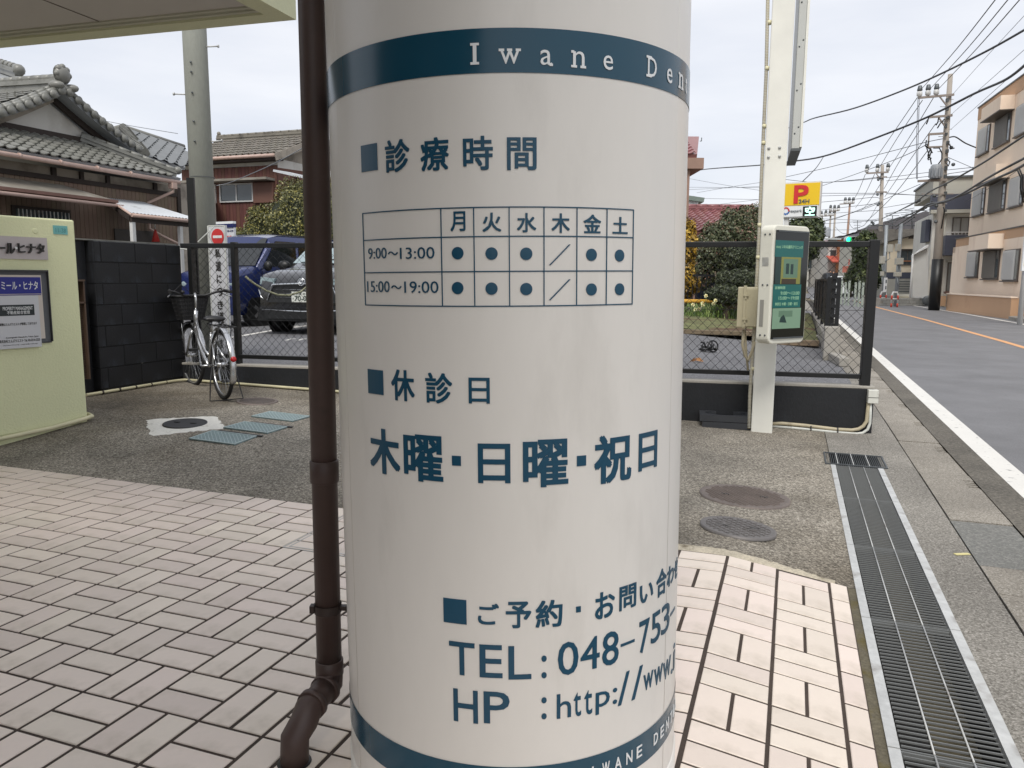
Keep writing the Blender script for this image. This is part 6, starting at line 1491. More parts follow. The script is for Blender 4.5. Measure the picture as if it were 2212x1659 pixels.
# lean-to canopy strips
hp1, hp2 = HF.px(*Z3(0, 1475), .9), HF.px(*Z3(1300, 1610), .9); zc_ = (hp1[1]+hp2[1])/2; ac_ = hp2[0]
mb = MB(); slab(mb, [HF.p(ta, zc_, .95), HF.p(ac_+.1, zc_, .95), HF.p(ac_-.5, zc_+.32, .02), HF.p(ta, zc_+.32, .02)], .04); obj('window_hood', mb, mat('hood_metal', L(130, 124, 114), .5, var=.15, dirt=L(160, 158, 150), dscale=1.5, dthr=(.5, .8)), h1)
mb = MB(); mb.fbox(HF, ta, ac_+.1, zc_-.14, zc_-.01, .93, .98); mb.fbox(HF, ta, ac_+.12, zc_-.07, zc_-.0, .98, 1.05); obj('hood_fascia', mb, mat('red_brown', L(116, 86, 76), .6), h1)
mb = MB(); mb.tube([HF.p(ta, zc_-.12, 1.05), HF.p(ac_+.25, zc_-.14, 1.05)], .04, 8); obj('hood_gutter', mb, m_copper, h1)
w0, w1 = HF.px(*Z1(68, 1370)), HF.px(*Z1(445, 1400)); zt5 = HF.px(*Z1(250, 1340))[1]
mb = MB(); mb.fbox(HF, w0[0], w1[0], zt5-.75, zt5, .015, .06); obj('window', mb, m_dwood, h1)
mb = MB(); mb.fbox(HF, w0[0]+.08, w1[0]-.08, zt5-.70, zt5-.07, .061, .07); wo = obj('pane', mb, m_win, h1)
mb = MB()
for k in range(14): x = w0[0]+.1+k*(w1[0]-w0[0]-.2)/13; mb.fbox(HF, x, x+.018, zt5-.7, zt5-.07, .10, .118)
for z in (zt5-.3, zt5-.6): mb.fbox(HF, w0[0], w1[0], z, z+.025, .085, .1)
obj('window_bars', mb, m_steel, h1)
# pale translucent canopy with posts
cp = [Z1(660, 1318), Z1(850, 1385), Z1(1200, 1400), Z1(1200, 1345), Z1(1020, 1310), Z1(740, 1288)]
q = [HF.px(*p_, c_) for p_, c_ in zip(cp, (.6, 1.9, 1.9, .3, .1, .1))]
zf_ = HF.px(*Z1(1000, 1390), 1.9)[1]; zk_ = HF.px(*Z1(800, 1290), .1)[1]
al_, ar_ = HF.px(*Z1(850, 1385), 1.9)[0], HF.px(*Z1(1200, 1400), 1.9)[0]+.5; ak_ = HF.px(*Z1(690, 1290), .1)[0]
m_poly = mat('corrugated_sheet', L(196, 200, 204), .35, var=.08, vscale=2, dirt=L(130, 130, 128), dscale=2, dthr=(.55, .8))
mb = MB(); nn_ = 40; vs = []
for i in range(nn_+1): f = i/nn_; b = .018*(i % 2); vs += [HF.p(al_+(ar_-al_)*f, zf_+b, 1.9), HF.p(ak_+(ar_-ak_)*f, zk_+b, .05)]
mb.add(vs, [(2*i, 2*i+2, 2*i+3, 2*i+1) for i in range(nn_)]); obj('porch_roof', mb, m_poly, h1)
mb = MB(); mb.tube([HF.p(al_-.05, zf_-.05, 1.95), HF.p(ar_, zf_-.06, 1.95)], .045, 8); mb.tube([HF.p(al_-.05, zf_-.05, 1.95), HF.p(ak_-.15, zk_-.05, .3)], .03, 8); obj('porch_gutter', mb, m_copper, h1)
mb = MB(); mb.fbox(HF, al_, ar_, zf_-.2, zf_-.1, 1.82, 1.9); mb.bar(HF.p(al_, zf_-.12, 1.85), HF.p(ak_, zk_-.1, .1), .06, .1); obj('porch_beam', mb, m_dwood, h1)
for x in (858, 1163):
    a_ = HF.px(*Z1(x, 1480), 1.85)[0]; mb = MB(); mb.fbox(HF, a_-.045, a_+.045, .3, zf_-.1, 1.8, 1.89); obj('porch_post', mb, m_frame_w, h1)
mb = MB(); a_, b_ = HF.px(*Z1(1000, 1450), 1.6); a2, b2 = HF.px(*Z1(1005, 1560), 1.6); q0 = HF.p(a_, b_, 1.6); q1 = HF.p(a_, b2, 1.6); mb.tube([q0+Vector((0, 0, .2)), q1+Vector((0, 0, .3))], .012, 6); mb.torus(q0+Vector((0, 0, .1)), HF.n, .05, .012, 14, 5); obj('hook', mb, m_steel, h1)
mb = MB(); mb.lathe([(.02, .3), (.10, 0), (0, 0)], q1, (0, 0, 1), 10); obj('red_funnel', mb, mat('red_cloth', L(176, 48, 40), .6), h1)
a_ = HF.px(*Z1(740, 1480), .05)[0]; a2 = HF.px(*Z1(1020, 1480), .05)[0]; mb = MB(); mb.fbox(HF, a_, a2, .3, zf_-.25, .016, .05); obj('sliding_door', mb, mat('dark_door', L(52, 48, 44), .4, var=.3, vscale=2), h1)
# ---------- HOUSE 2: slate grey hipped roof behind
h2 = thing('grey_roofed_house', 'house with fine slate grey hipped roof showing between gable and utility pole', 'house', at(300, 400, 30))
pk, le, hl, rt3, rb3, lb3 = at(*Z3(1462, 785), 28), at(*Z3(1215, 850), 30), at(*Z3(1720, 1100), 24.5), at(*Z3(2180, 1015), 31), at(*Z3(2200, 1240), 26), at(*Z3(1190, 930), 26)
def onpl(q, a, b, c):
    d = rayd(*Z3(*q)); n = (b-a).cross(c-a); return CAM+d*((a-CAM).dot(n)/d.dot(n))
rt3 = onpl((2180, 1015), hl, rb3, pk); lb3 = onpl((1190, 960), hl, pk, le)+Vector((0, 0, 1)); print('h2', pk, le, hl, rb3, rt3, lb3)
mb = MB(); slab(mb, [hl, rb3, rt3, pk], .08); ra_ = obj('roof', mb, m_rt2, h2); mb = MB(); slab(mb, [lb3+Vector((0, 0, -1)), hl, pk, le], .08); rb_ = obj('roof', mb, m_rt2, h2)
def rows(a, b, c, d, n, nm, par, m, ns=30):     # a,b eave line; d,c ridge line
    mb = MB(); nrm = (b-a).cross(d-a).normalized()
    if nrm.z < 0: nrm = -nrm
    for i in range(n):
        f0, f1 = i/n, (i+1.15)/n; f1 = min(1, f1); p, q, r, s = a.lerp(d, f0), b.lerp(c, f0), b.lerp(c, f1), a.lerp(d, f1)
        mb.add([p+nrm*.17, q+nrm*.17, r+nrm*.03, s+nrm*.03, p+nrm*.0, q+nrm*.0], [(0, 1, 2, 3), (4, 5, 1, 0)])
    return obj(nm, mb, m, par, kind='stuff')
def face(P, m, par, root):        # P: eave a, eave b, top b, top a
    ex = (P[1]-P[0]).normalized(); n = (P[1]-P[0]).cross(P[3]-P[0]).normalized()
    if n.z < 0: n = -n
    up = n.cross(ex)
    if up.z < 0: up = -up
    if ex.cross(up).z < 0: ex = -ex; O = P[1]
    else: O = P[0]
    tile_roof(O, ex, up, [((q-O).dot(ex), (q-O).dot(up)) for q in P], .42, .42, m, par, root, 0, .11)
m_rt5 = mat('slate_pantile', L(116, 119, 121), .45, var=.1, vscale=2)
face([hl, rb3, rt3, pk], m_rt5, ra_, h2); face([lb3+Vector((0, 0, -1)), hl, pk, le], m_rt5, rb_, h2)
mb = MB()
for i in range(22): p, q = pk.lerp(hl, i/22), pk.lerp(hl, (i+.85)/22); mb.tube([p+Vector((0, 0, .08)), q+Vector((0, 0, .08))], [.14, .16], 8)
mb.tube([pk+Vector((0, 0, .08)), le+Vector((0, 0, .08))], .12, 8); mb.tube([pk+Vector((0, 0, .08)), rt3+Vector((0, 0, .08))], .10, 8); obj('hip_ridge', mb, m_rt, h2)
mb = MB(); zz_ = min(hl.z, rb3.z)-.4; mb.hexa([(lb3.x, hl.y+2.2, .3), (hl.x, hl.y+1.5, .3), (rb3.x, rb3.y+2.5, .3), (rt3.x, rt3.y+3, .3), (lb3.x, hl.y+2.2, zz_), (hl.x, hl.y+1.5, zz_), (rb3.x, rb3.y+2.5, zz_), (rt3.x, rt3.y+3, zz_)]); obj('wall', mb, m_plas_g, h2)
# ---------- HOUSE 3: red brown boarded house
Y3 = crop(780, 480, 3.95); q = at(*Y3(700, 520), 32); tq = ST(q)[1]
K3 = Fr(W(0, tq, 0), W(1, 0)-W(0, 0))
if K3.n.dot(CAM-K3.o) < 0: K3.n = -K3.n
h3 = thing('red_brown_house', 'two storey red brown boarded house with scalloped grey roof behind the clipped bush', 'house', K3.p(K3.px(*Y3(700, 900))[0], .3))
def k3(x, y, c=0): return K3.px(*Y3(x, y), c)
aL_, aR_ = k3(100, 700)[0]-1.2, k3(1225, 600)[0]; zev = (k3(250, 540, .7)[1]+k3(1220, 500, .7)[1])/2; zwt = zev-.15
m_rbw = mat('red_brown_board', L(102, 66, 58), .75, var=.2, vscale=1.2, rnd=.12, stretch=(6, 6, .6), fine=.15, fscale=8)
ztr = (k3(400, 700)[1]+k3(1200, 680)[1])/2
mb = MB(); mb.fbox(K3, aL_, aR_, .3, zwt+.1, -7, -.04); obj('wall', mb, m_plas_w, h3)
mb = MB(); mb.fbox(K3, aL_, aR_, .3, ztr, -.041, -.02); obj('board_backing', mb, m_dwood, h3)
a = aL_
while a < aR_-.05: mb = MB(); mb.fbox(K3, a+.006, min(a+.17, aR_)-.006, .35, ztr-RNG.uniform(.0, .03), -.02, .012); obj('wall_board', mb, m_rbw, h3); a += .17
# gable end side wall (towards the street) 
mb = MB(); mb.add([K3.p(aR_+.002, .3, 0), K3.p(aR_+.002, .3, -7), K3.p(aR_+.002, zwt-.9, -7), K3.p(aR_+.002, zwt-.1, -3.5), K3.p(aR_+.002, ztr-.1, 0)], [(0, 1, 2, 3, 4)]); obj('side_boards', mb, m_rbw, h3)
rise3 = (k3(300, 290, -2.6)[1]-zev); upv3 = K3.n*-3.05+Vector((0, 0, k3(300, 325, -2.6)[1]-zev)); s3 = upv3.length
rz3 = zev+upv3.z
mb = MB(); slab(mb, [K3.p(aL_-.3, zev, .45), K3.p(aR_+.45, zev, .45), K3.p(aR_+.45, rz3, -2.6), K3.p(aL_-.3, rz3, -2.6)], .1); slab(mb, [K3.p(aR_+.45, rz3, -2.6), K3.p(aR_+.45, zev-.6, -7.5), K3.p(aL_-.3, zev-.6, -7.5), K3.p(aL_-.3, rz3, -2.6)], -.1)
r3 = obj('roof', mb, m_rt3, h3); tile_roof(K3.p(0, zev+.02, .47), K3.x, upv3, [(aL_-.3, 0), (aR_+.45, 0), (aR_+.45, s3), (aL_-.3, s3)], .30, s3/7.0, m_rt3, r3, h3, 200, .075)
mb = MB(); ridge(mb, K3.p(aL_-.3, rz3+.02, -2.6), K3.p(aR_+.5, rz3+.02, -2.6), .2, .3, .42, .06); mb.ball(tuple(K3.p(aR_+.5, rz3+.38, -2.6)), (.16, .16, .22)); mb.ball(tuple(K3.p(aL_-.2, rz3+.38, -2.6)), (.09, .09, .10)); obj('ridge', mb, m_rt3, r3)
mb = MB(); mb.add([K3.p(aR_-.01, zwt, 0), K3.p(aR_-.01, zwt, -7), K3.p(aR_-.01, rz3-.1, -2.6)], [(0, 1, 2)]); mb.bar(K3.p(aR_+.46, zev-.12, .7), K3.p(aR_+.46, rz3-.12, -2.6), .04, .28); obj('barge_board', mb, m_plas_g, h3)
mb = MB(); mb.tube([K3.p(aL_-.3, zev-.02, .52), K3.p(aR_+.35, zev-.02, .52)], .07, 8); obj('gutter', mb, m_copper, h3); mb = MB(); mb.fbox(K3, aL_, aR_+.3, zev-.17, zev-.09, -.02, .45); obj('eave_soffit', mb, m_dwood, h3)
zh = (k3(250, 900, .5)[1]+k3(1200, 885, .5)[1])/2; mb = MB(); mb.fbox(K3, aL_, aR_-.1, zh-.04, zh+.05, .0, .6); obj('window_hood', mb, mat('hood_metal', (.2, .2, .18)), h3)
def win(F, fn, x0, x1, yt, yb, par, mf, mg, panes=2, c=.02, name='window'):
    xm = (x0+x1)/2; a0, a1 = fn(x0, (yt+yb)/2)[0], fn(x1, (yt+yb)/2)[0]; z1_, z0_ = fn(xm, yt)[1], fn(xm, yb)[1]
    mb = MB(); w = .05; mb.fbox(F, a0, a1, z0_, z0_+w, c, c+.06); mb.fbox(F, a0, a1, z1_-w, z1_, c, c+.06); mb.fbox(F, a0, a0+w, z0_+w, z1_-w, c, c+.06); mb.fbox(F, a1-w, a1, z0_+w, z1_-w, c, c+.06)
    for k in range(1, panes): x = a0+(a1-a0)*k/panes; mb.fbox(F, x-w/2, x+w/2, z0_+w, z1_-w, c, c+.05)
    fr_ = obj(name, mb, mf, par)
    for k in range(panes): x0_, x1_ = a0+w/2+(a1-a0-w)*k/panes, a0+w/2+(a1-a0-w)*(k+1)/panes; mb = MB(); mb.fbox(F, x0_+w/2, x1_-w/2, z0_+w, z1_-w, c-.004, c+.02); obj('pane', mb, mg, fr_)
    return fr_
win(K3, k3, 350, 870, 960, 1250, h3, m_frame_w, m_win); win(K3, k3, 100, 290, 975, 1270, h3, m_frame_w, m_win, 2)
a0_, a1_ = k3(878, 1000)[0], k3(1190, 1000)[0]; mb = MB(); mb.fbox(K3, a0_, a1_, k3(1000, 1260)[1], k3(1000, 950)[1], .013, .12); obj('shutter_box', mb, mat('brown_shutter', L(110, 78, 66), .6, var=.05), h3)
q0, q1 = k3(1150, 745, 1.2), k3(1640, 860, 1.2); mb = MB(); mb.bar(K3.p(q0[0], q0[1], .6), K3.p(q1[0]+.5, q1[1]-.1, .9), .9, .08); obj('porch_roof', mb, m_poly, h3)
mb = MB(); a_ = k3(1525, 900, .8)[0]; mb.fbox(K3, a_-.08, a_+.08, .3, k3(1525, 865, .8)[1], .7, .86); obj('porch_post', mb, m_rbw, h3)
# yellowish building sliver seen in the slit beside the pillar
ob = thing('orange_building', 'pale orange building sliver behind the bush in the slit beside the pillar', 'building', at(712, 500, 38))
q0, q1 = at(700, 350, 38), at(760, 350, 38); mb = MB(); mb.box(((q0.x+q1.x)/2, 40, q0.z/2+.2), (q1.x-q0.x, 4, q0.z)); obj('wall', mb, mat('orange_wall', L(222, 176, 112), .8), ob)
mb = MB(); mb.box(((q0.x+q1.x)/2, 37.9, q0.z/2), (q1.x-q0.x, .05, .06)); obj('band', mb, m_dsteel, ob)
# ---------- right side near: maroon tiled house, white house, tall red roof corner
RD = crop(2680, 820, 3.7703)
m_dg = mat('brown_plaster', L(150, 122, 108), .8, var=.08)
hr = thing('maroon_roofed_house', 'low house with glossy maroon roof tiles behind the photinia hedge', 'house', at(1530, 560, 27))
ea, eb_ = at(*RD(-120, 350), 25), at(*RD(1150, 330), 25.6); ra4, rb4 = at(*RD(-120, 40), 28.5), at(*RD(830, 18), 29)
ex_ = (rb4-ra4); ex_.z = 0; upv = ra4-Vector((ra4.x, ea.y, ea.z)); rise = ra4.z-ea.z
mb = MB(); O_ = Vector((ra4.x, 25.0, ea.z)); slab(mb, [O_, O_+Vector((2.9, 0, 0)), O_+Vector((2.9, 3.4, rise)), O_+Vector((0, 3.4, rise))], .1); rr4 = obj('roof', mb, m_rt4, hr)
tile_roof(O_+Vector((0, 0, .03)), (1, 0, 0), (0, 3.4, rise), [(0, 0), (2.9, 0), (2.9, math.hypot(3.4, rise)), (0, math.hypot(3.4, rise))], .30, .28, m_rt4, rr4, hr, 200, .06)
mb = MB(); ridge(mb, O_+Vector((0, 3.4, rise)), O_+Vector((2.9, 3.4, rise)), .2, .2, .4, .07); obj('ridge', mb, m_rt4, rr4)
mb = MB(); mb.box((O_.x+1.4, 27.2, O_.z/2), (2.6, 3.6, O_.z-.2)); obj('wall', mb, m_dg, hr)
ht2 = thing('tall_house_corner', 'corner of a taller house with a dark red tiled roof beside the pillar edge', 'house', at(1485, 560, 24))
R5 = crop(2650, 500, 1.6587)
q0 = at(*R5(96, 200), 24); q1 = at(*R5(168, 290), 24); qt = at(*R5(130, 45), 25); qe = at(*R5(155, 185), 23.6)
mb = MB(); slab(mb, [Vector((q0.x-3, 23.4, qe.z)), Vector((at(*R5(158, 185), 23.4).x, 23.4, qe.z)), Vector((at(*R5(170, 62), 25.2).x, 25.2, at(*R5(170, 62), 25.2).z)), Vector((q0.x-3, 25.2, at(*R5(170, 62), 25.2).z))], .12); r5 = obj('roof', mb, m_rt4, ht2)
O5 = Vector((q0.x-3, 23.4, qe.z)); e5 = Vector((0, 1.8, at(*R5(170, 62), 25.2).z-qe.z)); wd5 = at(*R5(158, 185), 23.4).x-q0.x+3
tile_roof(O5, (1, 0, 0), e5, [(0, 0), (wd5, 0), (wd5, e5.length), (0, e5.length)], .28, .26, m_rt4, r5, ht2, 60, .05)
mb = MB(); xr = at(*R5(170, 250), 24).x; mb.hexa([(xr-.9, 23.4, q1.z), (xr, 23.4, q1.z), (xr, 25.3, q1.z), (xr-.9, 25.3, q1.z), (xr-.9, 23.4, qe.z-.1), (xr, 23.4, qe.z-.1), (xr, 25.3, qe.z-.1), (xr-.9, 25.3, qe.z-.1)]); obj('eave_box', mb, m_dg, ht2)
mb = MB(); xw = at(*R5(98, 300), 23.8).x; mb.box((xw-1.6, 24.5, qe.z/2), (3.2, 1.9, qe.z-.14)); obj('wall', mb, m_dg, ht2)
mb = MB(); a_ = at(*R5(186, 92), 24); mb.tube([(xr, 24, a_.z), (a_.x, 24, a_.z), (a_.x, 24, a_.z+.1)], .015, 6); obj('gutter_bracket', mb, m_dsteel, ht2)
wh = thing('white_house_corner', 'small white house corner with green edged roof below the red roof', 'house', at(1495, 560, 36))
qa, qb, qc = at(*R5(98, 400), 34), at(*R5(207, 462), 33), at(*R5(190, 480), 33)
mb = MB(); slab(mb, [(qa.x-3, 34, qa.z+.1), (qb.x, 33, qb.z), (qb.x+.2, 36, qb.z), (qa.x-3, 37, qa.z+.1)], .18); obj('roof', mb, mat('green_grey_roof', L(112, 124, 116), .6), wh)
mb = MB(); x_ = at(*R5(165, 500), 33.5).x; mb.box((x_-2, 35.2, qc.z/2), (4, 3, qc.z-.1)); obj('wall', mb, m_plas_w, wh)
mb = MB(); q = at(*R5(128, 492), 33.3); mb.lathe([(.0, .0), (.22, .06), (.25, .09)], q, (-.3, -1, .2), 16); mb.tube([q, q+Vector((-.4, .3, -.1))], .02, 6); obj('satellite_dish', mb, m_frame_w, wh)
mb = MB(); q0 = at(1500, 640, 23); mb.box((q0.x+.3, 23, q0.z+.3), (.5, .3, 1.9)); tag(obj('navy_board', mb, mat('navy_board', L(28, 40, 66), .6), loc=q0), 'dark navy board standing behind the garden fence', 'board')
q0 = at(1490, 640, 22.6); mb = MB(); mb.box((q0.x, 22.6, q0.z+.2), (.12, .12, 2.0)); tag(obj('pale_gate_post', mb, m_tim, loc=q0), 'thin pale timber post standing left of the navy board', 'post')
# parking sign
sg = thing('parking_sign', 'yellow and white parking sign with a red P and a lit vacancy panel', 'sign', at(1730, 520, 18))
Z2 = crop(2650, 0, 1.6006)
q0, q1 = at(*Z2(692, 1260), 18), at(*Z2(922, 1260), 17.6); SG = Fr((q0.x, q0.y, 0), Vector((q1.x-q0.x, q1.y-q0.y, 0)))
if SG.n.dot(CAM-SG.o) < 0: SG.n = -SG.n
def sgb(x0, x1, yt, yb, c0, c1, m, nm):
    a0, a1 = SG.px(*Z2(x0, 1260), c1)[0], SG.px(*Z2(x1, 1260), c1)[0]; xm = (x0+x1)/2; z1_, z0_ = SG.px(*Z2(xm, yt), c1)[1], SG.px(*Z2(xm, yb), c1)[1]; mb = MB(); mb.fbox(SG, a0, a1, z0_, z1_, c0, c1); return obj(nm, mb, m, sg)
def sgt(s_, x0, x1, yt, yb, m, bold=.03):
    a0, a1 = SG.px(*Z2(x0, 1260), .03)[0], SG.px(*Z2(x1, 1260), .03)[0]; xm = (x0+x1)/2; z1_, z0_ = SG.px(*Z2(xm, yt), .03)[1], SG.px(*Z2(xm, yb), .03)[1]; obj('lettering', text_on(SG, s_, a0, a1, z0_, z1_, .031, bold, .004), m, sg)
sgb(686, 928, 1147, 1372, -.18, 0, m_frame_w, 'cabinet'); sgb(696, 922, 1155, 1293, .001, .02, mat('sign_yellow', L(232, 192, 30), .4, var=.02), 'yellow_face'); sgb(690, 918, 1297, 1364, .001, .02, m_wtxt, 'white_face')
sgb(822, 910, 1299, 1362, .0205, .028, m_black, 'vacancy_panel')
sgt('P', 760, 852, 1166, 1282, mat('sign_red', L(200, 44, 44), .5), .05); m_gryt = mat('sign_grey', L(84, 92, 96), .5); sgt('24H', 792, 860, 1255, 1280, m_gryt, .03); sgt('rexpark', 736, 816, 1320, 1342, m_gryt, .01)
sgt('空', 836, 898, 1302, 1358, mat('led', L(190, 240, 220), .5, emit=(L(190, 240, 220), 1.2)), .02)
a_, b_ = SG.px(*Z2(710, 1330), .03); mb = MB(); 
for k in range(12):
    if k > 5: mb.fbox(SG, a_+.07*cos(k*pi/6)-.015, a_+.07*cos(k*pi/6)+.015, b_+.07*sin(k*pi/6)-.02, b_+.07*sin(k*pi/6)+.02, .021, .026)
obj('logo', mb, mat('logo_blue', L(52, 104, 170), .5), sg); mb = MB()
for k in range(6): mb.fbox(SG, a_+.07*cos(k*pi/6)-.015, a_+.07*cos(k*pi/6)+.015, b_+.07*sin(k*pi/6)-.02, b_+.07*sin(k*pi/6)+.02, .021, .026)
obj('logo', mb, MATS['sign_red'], sg)
mb = MB(); x_ = SG.px(*Z2(705, 1500))[0]; mb.fbox(SG, x_-.05, x_+.05, .3, SG.px(*Z2(705, 1365))[1], -.14, -.04); obj('pole', mb, m_frame_w, sg)
# ================================================================== RIGHT HAND SIDE OF THE STREET
Z4 = crop(3550, 250, 2.5518); R4 = crop(3300, 700, 2.0738); Q3 = crop(3100, 650, 3.318); Q5 = crop(3150, 980, 4.424)
m_peach = mat('peach_render', L(243, 224, 203), .85, var=.03, vscale=.6, fine=.02, fscale=20, dirt=L(206, 178, 156), dscale=.7, dthr=(.55, .85), stretch=(1, 1, .3))
m_tan = mat('tan_render', L(196, 160, 128), .85, var=.04, vscale=.8, dirt=L(178, 142, 112), dscale=1, dthr=(.55, .85))
m_shut = mat('shutter_grey', L(196, 196, 194), .5, var=.04); m_shutd = mat('shutter_brown', L(128, 124, 118), .5, var=.05); m_bronze = mat('bronze_frame', L(84, 76, 70), .5)
ang = rad(16.6); cp0 = at(2080, 639, 39.2); PK = Fr((cp0.x, cp0.y, 0), (-sin(ang), -cos(ang), 0))
if PK.n.dot(CAM-PK.o) < 0: PK.n = -PK.n
pb = thing('peach_apartment', 'three storey peach rendered apartment block with tan bands at the right edge', 'apartment block', PK.p(4, 0))
def pk_(cr, x, y, c=0): return PK.px(*cr(x, y), c)
ztop = (pk_(Z4, 785, 457)[1]+pk_(Z4, 1225, 112)[1])/2; ztan = (pk_(Z4, 780, 578)[1]+pk_(Z4, 1225, 245)[1])/2
aE = 16
mb = MB(); mb.fbox(PK, 0, aE, .05, ztan, -9, 0); obj('wall', mb, m_peach, pb)
mb = MB(); mb.fbox(PK, -.02, aE, ztan+.002, ztop, -9, .02); obj('top_band', mb, m_tan, pb); mb = MB(); mb.fbox(PK, -.06, aE, ztop, ztop+.06, -9, .06); obj('parapet_cap', mb, MATS['strap_grey'], pb)
zb1, zb0 = (pk_(R4, 1070, 470, .9)[1]+pk_(R4, 1515, 415, .9)[1])/2, (pk_(R4, 1070, 530, .9)[1]+pk_(R4, 1515, 500, .9)[1])/2
zc0 = pk_(R4, 1000, 608, .9)[1]; ap0 = pk_(R4, 962, 540, .9)[0]
mb = MB(); mb.fbox(PK, ap0, aE, zb0, zb1, .002, .9); obj('middle_band', mb, m_tan, pb)
mb = MB(); mb.fbox(PK, ap0, 1.2, zc0, zb0-.002, .002, .895); mb.fbox(PK, 1.2, aE, .06, zb0-.002, .002, .895); obj('lower_storey', mb, m_peach, pb)
mb = MB(); mb.fbox(PK, ap0-.04, aE, zb1, zb1+.05, .0, .94); obj('ledge_cap', mb, MATS['strap_grey'], pb)
def shut(cr, x0, x1, xt, yt, yb, dark, c=0.0, wide=.78, nm='window'):
    ym = (yt+yb)/2; a0, a1 = pk_(cr, x0, ym, c)[0], pk_(cr, x1, ym, c)[0]; a0, a1 = min(a0, a1), max(a0, a1); z1_, z0_ = pk_(cr, xt, yt, c)[1], pk_(cr, xt, yb, c)[1]
    mb = MB(); mb.fbox(PK, a0, a1, z0_, z1_, c+.002, c+.05); fr_ = obj(nm, mb, m_bronze, pb)
    s = a0+(a1-a0)*wide; mb = MB(); n = 14
    mb.fbox(PK, a0+.01, s, z0_+.03, z1_-.03, c+.05, c+.085); obj('shutter', mb, m_shutd if dark else m_shut, fr_); mb = MB()
    for k in range(n): x = a0+.02+(s-a0-.04)*k/n; mb.fbox(PK, x, x+(s-a0)/n*.45, z0_+.05, z1_-.05, c+.085, c+.105)
    obj('slat', mb, m_shutd if dark else m_shut, fr_, kind='stuff')
    mb = MB(); mb.fbox(PK, s+.03, a1-.05, z0_+.06, z1_-.06, c+.048, c+.056); obj('pane', mb, m_win, fr_)
    mb = MB(); mb.fbox(PK, a0-.03, a1+.03, z0_-.05, z0_, c+.002, c+.14); obj('sill', mb, m_bronze, fr_)
    return a0, a1, z0_, z1_
shut(Z4, 782, 885, 785, 675, 930, False)
u2 = shut(Z4, 952, 1095, 960, 575, 842, True, 0, .82)
shut(Z4, 1165, 1290, 1170, 440, 733, False)
shut(Z4, 730, 838, 735, 1285, 1538, False)
v2 = shut(Z4, 893, 1048, 900, 1225, 1500, True, 0, .82)
shut(Z4, 1100, 1230, 1105, 1160, 1450, False)
shut(R4, 1065, 1152, 1068, 606, 812, False, .895)
w2 = shut(R4, 1197, 1320, 1200, 602, 826, True, .895, .8)
shut(R4, 1360, 1482, 1362, 592, 840, False, .895)
for (a0, a1, z0_, z1_), c_ in ((u2, 0), (v2, 0), (w2, .895)):
    mb = MB(); mb.fbox(PK, a0-.5, a1+.25, z1_+.04, z1_+.62, c_+.002, c_+.55); obj('hood', mb, m_peach, pb); mb = MB(); mb.fbox(PK, a0-.52, a1+.27, z1_, z1_+.038, c_+.002, c_+.57); obj('hood_edge', mb, m_bronze, pb)
pc0, pc1 = gz(*R4(880, 1085), 0), gz(*R4(1400, 1155), 0)
cw = thing('tan_planter_wall', 'low tan rendered wall with flat top in front of the peach apartment block', 'wall', (pc0+pc1)/2)
CWF = Fr((pc0.x, pc0.y, 0), (pc1-pc0)); 
if CWF.n.dot(CAM-CWF.o) < 0: CWF.n = -CWF.n
lw_ = (pc1-pc0).length; zl0 = CWF.px(*R4(885, 950))[1]; zl1 = CWF.px(*R4(1400, 1045))[1]
mb = MB(); zz_ = zl0
mb.fbox(CWF, 0, lw_, 0, zz_, -.15, 0); mb.fbox(CWF, -.0, .15, 0, zz_-.002, -2.4, -.15); mb.fbox(CWF, lw_-.15, lw_, 0, zz_-.002, -2.4, -.15); obj('body', mb, m_tan, cw); mb = MB(); mb.fbox(CWF, -.03, lw_+.03, zz_, zz_+.05, -.19, .04); obj('cap', mb, m_peach, cw)
# far pavement piece at the right edge
mb = MB(); q = [gz(*R4(1390, 1160), .0), gz(*R4(1500, 1180), .0), gz(*R4(1640, 1190), 0), gz(*R4(1640, 1120), 0)]; mb.hexa([(p.x, p.y, 0) for p in q]+[(p.x, p.y, .12) for p in q]); obj('pavement', mb, m_smooth, kind='structure')
# post with the yellow sign at the right edge
yp = 24.0; q = at(*R4(1492, 1100), yp); ysp = thing('street_sign', 'pale steel post with a white and yellow sign cut by the right edge', 'sign', (q.x, yp, 0))
mb = MB(); qq = at(*R4(1515, 0), yp); mb.tube([(q.x, yp, 0), (q.x, yp, 6)], .075, 12); obj('post', mb, m_frame_w, ysp)
z1_, z0_ = at(*R4(1505, 420), yp).z, at(*R4(1500, 760), yp).z; xq = at(*R4(1497, 700), yp-.1).x; mb = MB(); mb.box((xq+.5, yp-.12, (z0_+z1_)/2), (1.0, .06, z1_-z0_)); obj('board', mb, m_wtxt, ysp); mb = MB(); mb.box((xq+.52, yp-.17, z0_+.75), (.94, .02, 1.2)); obj('yellow_face', mb, MATS['sign_yellow'], ysp)
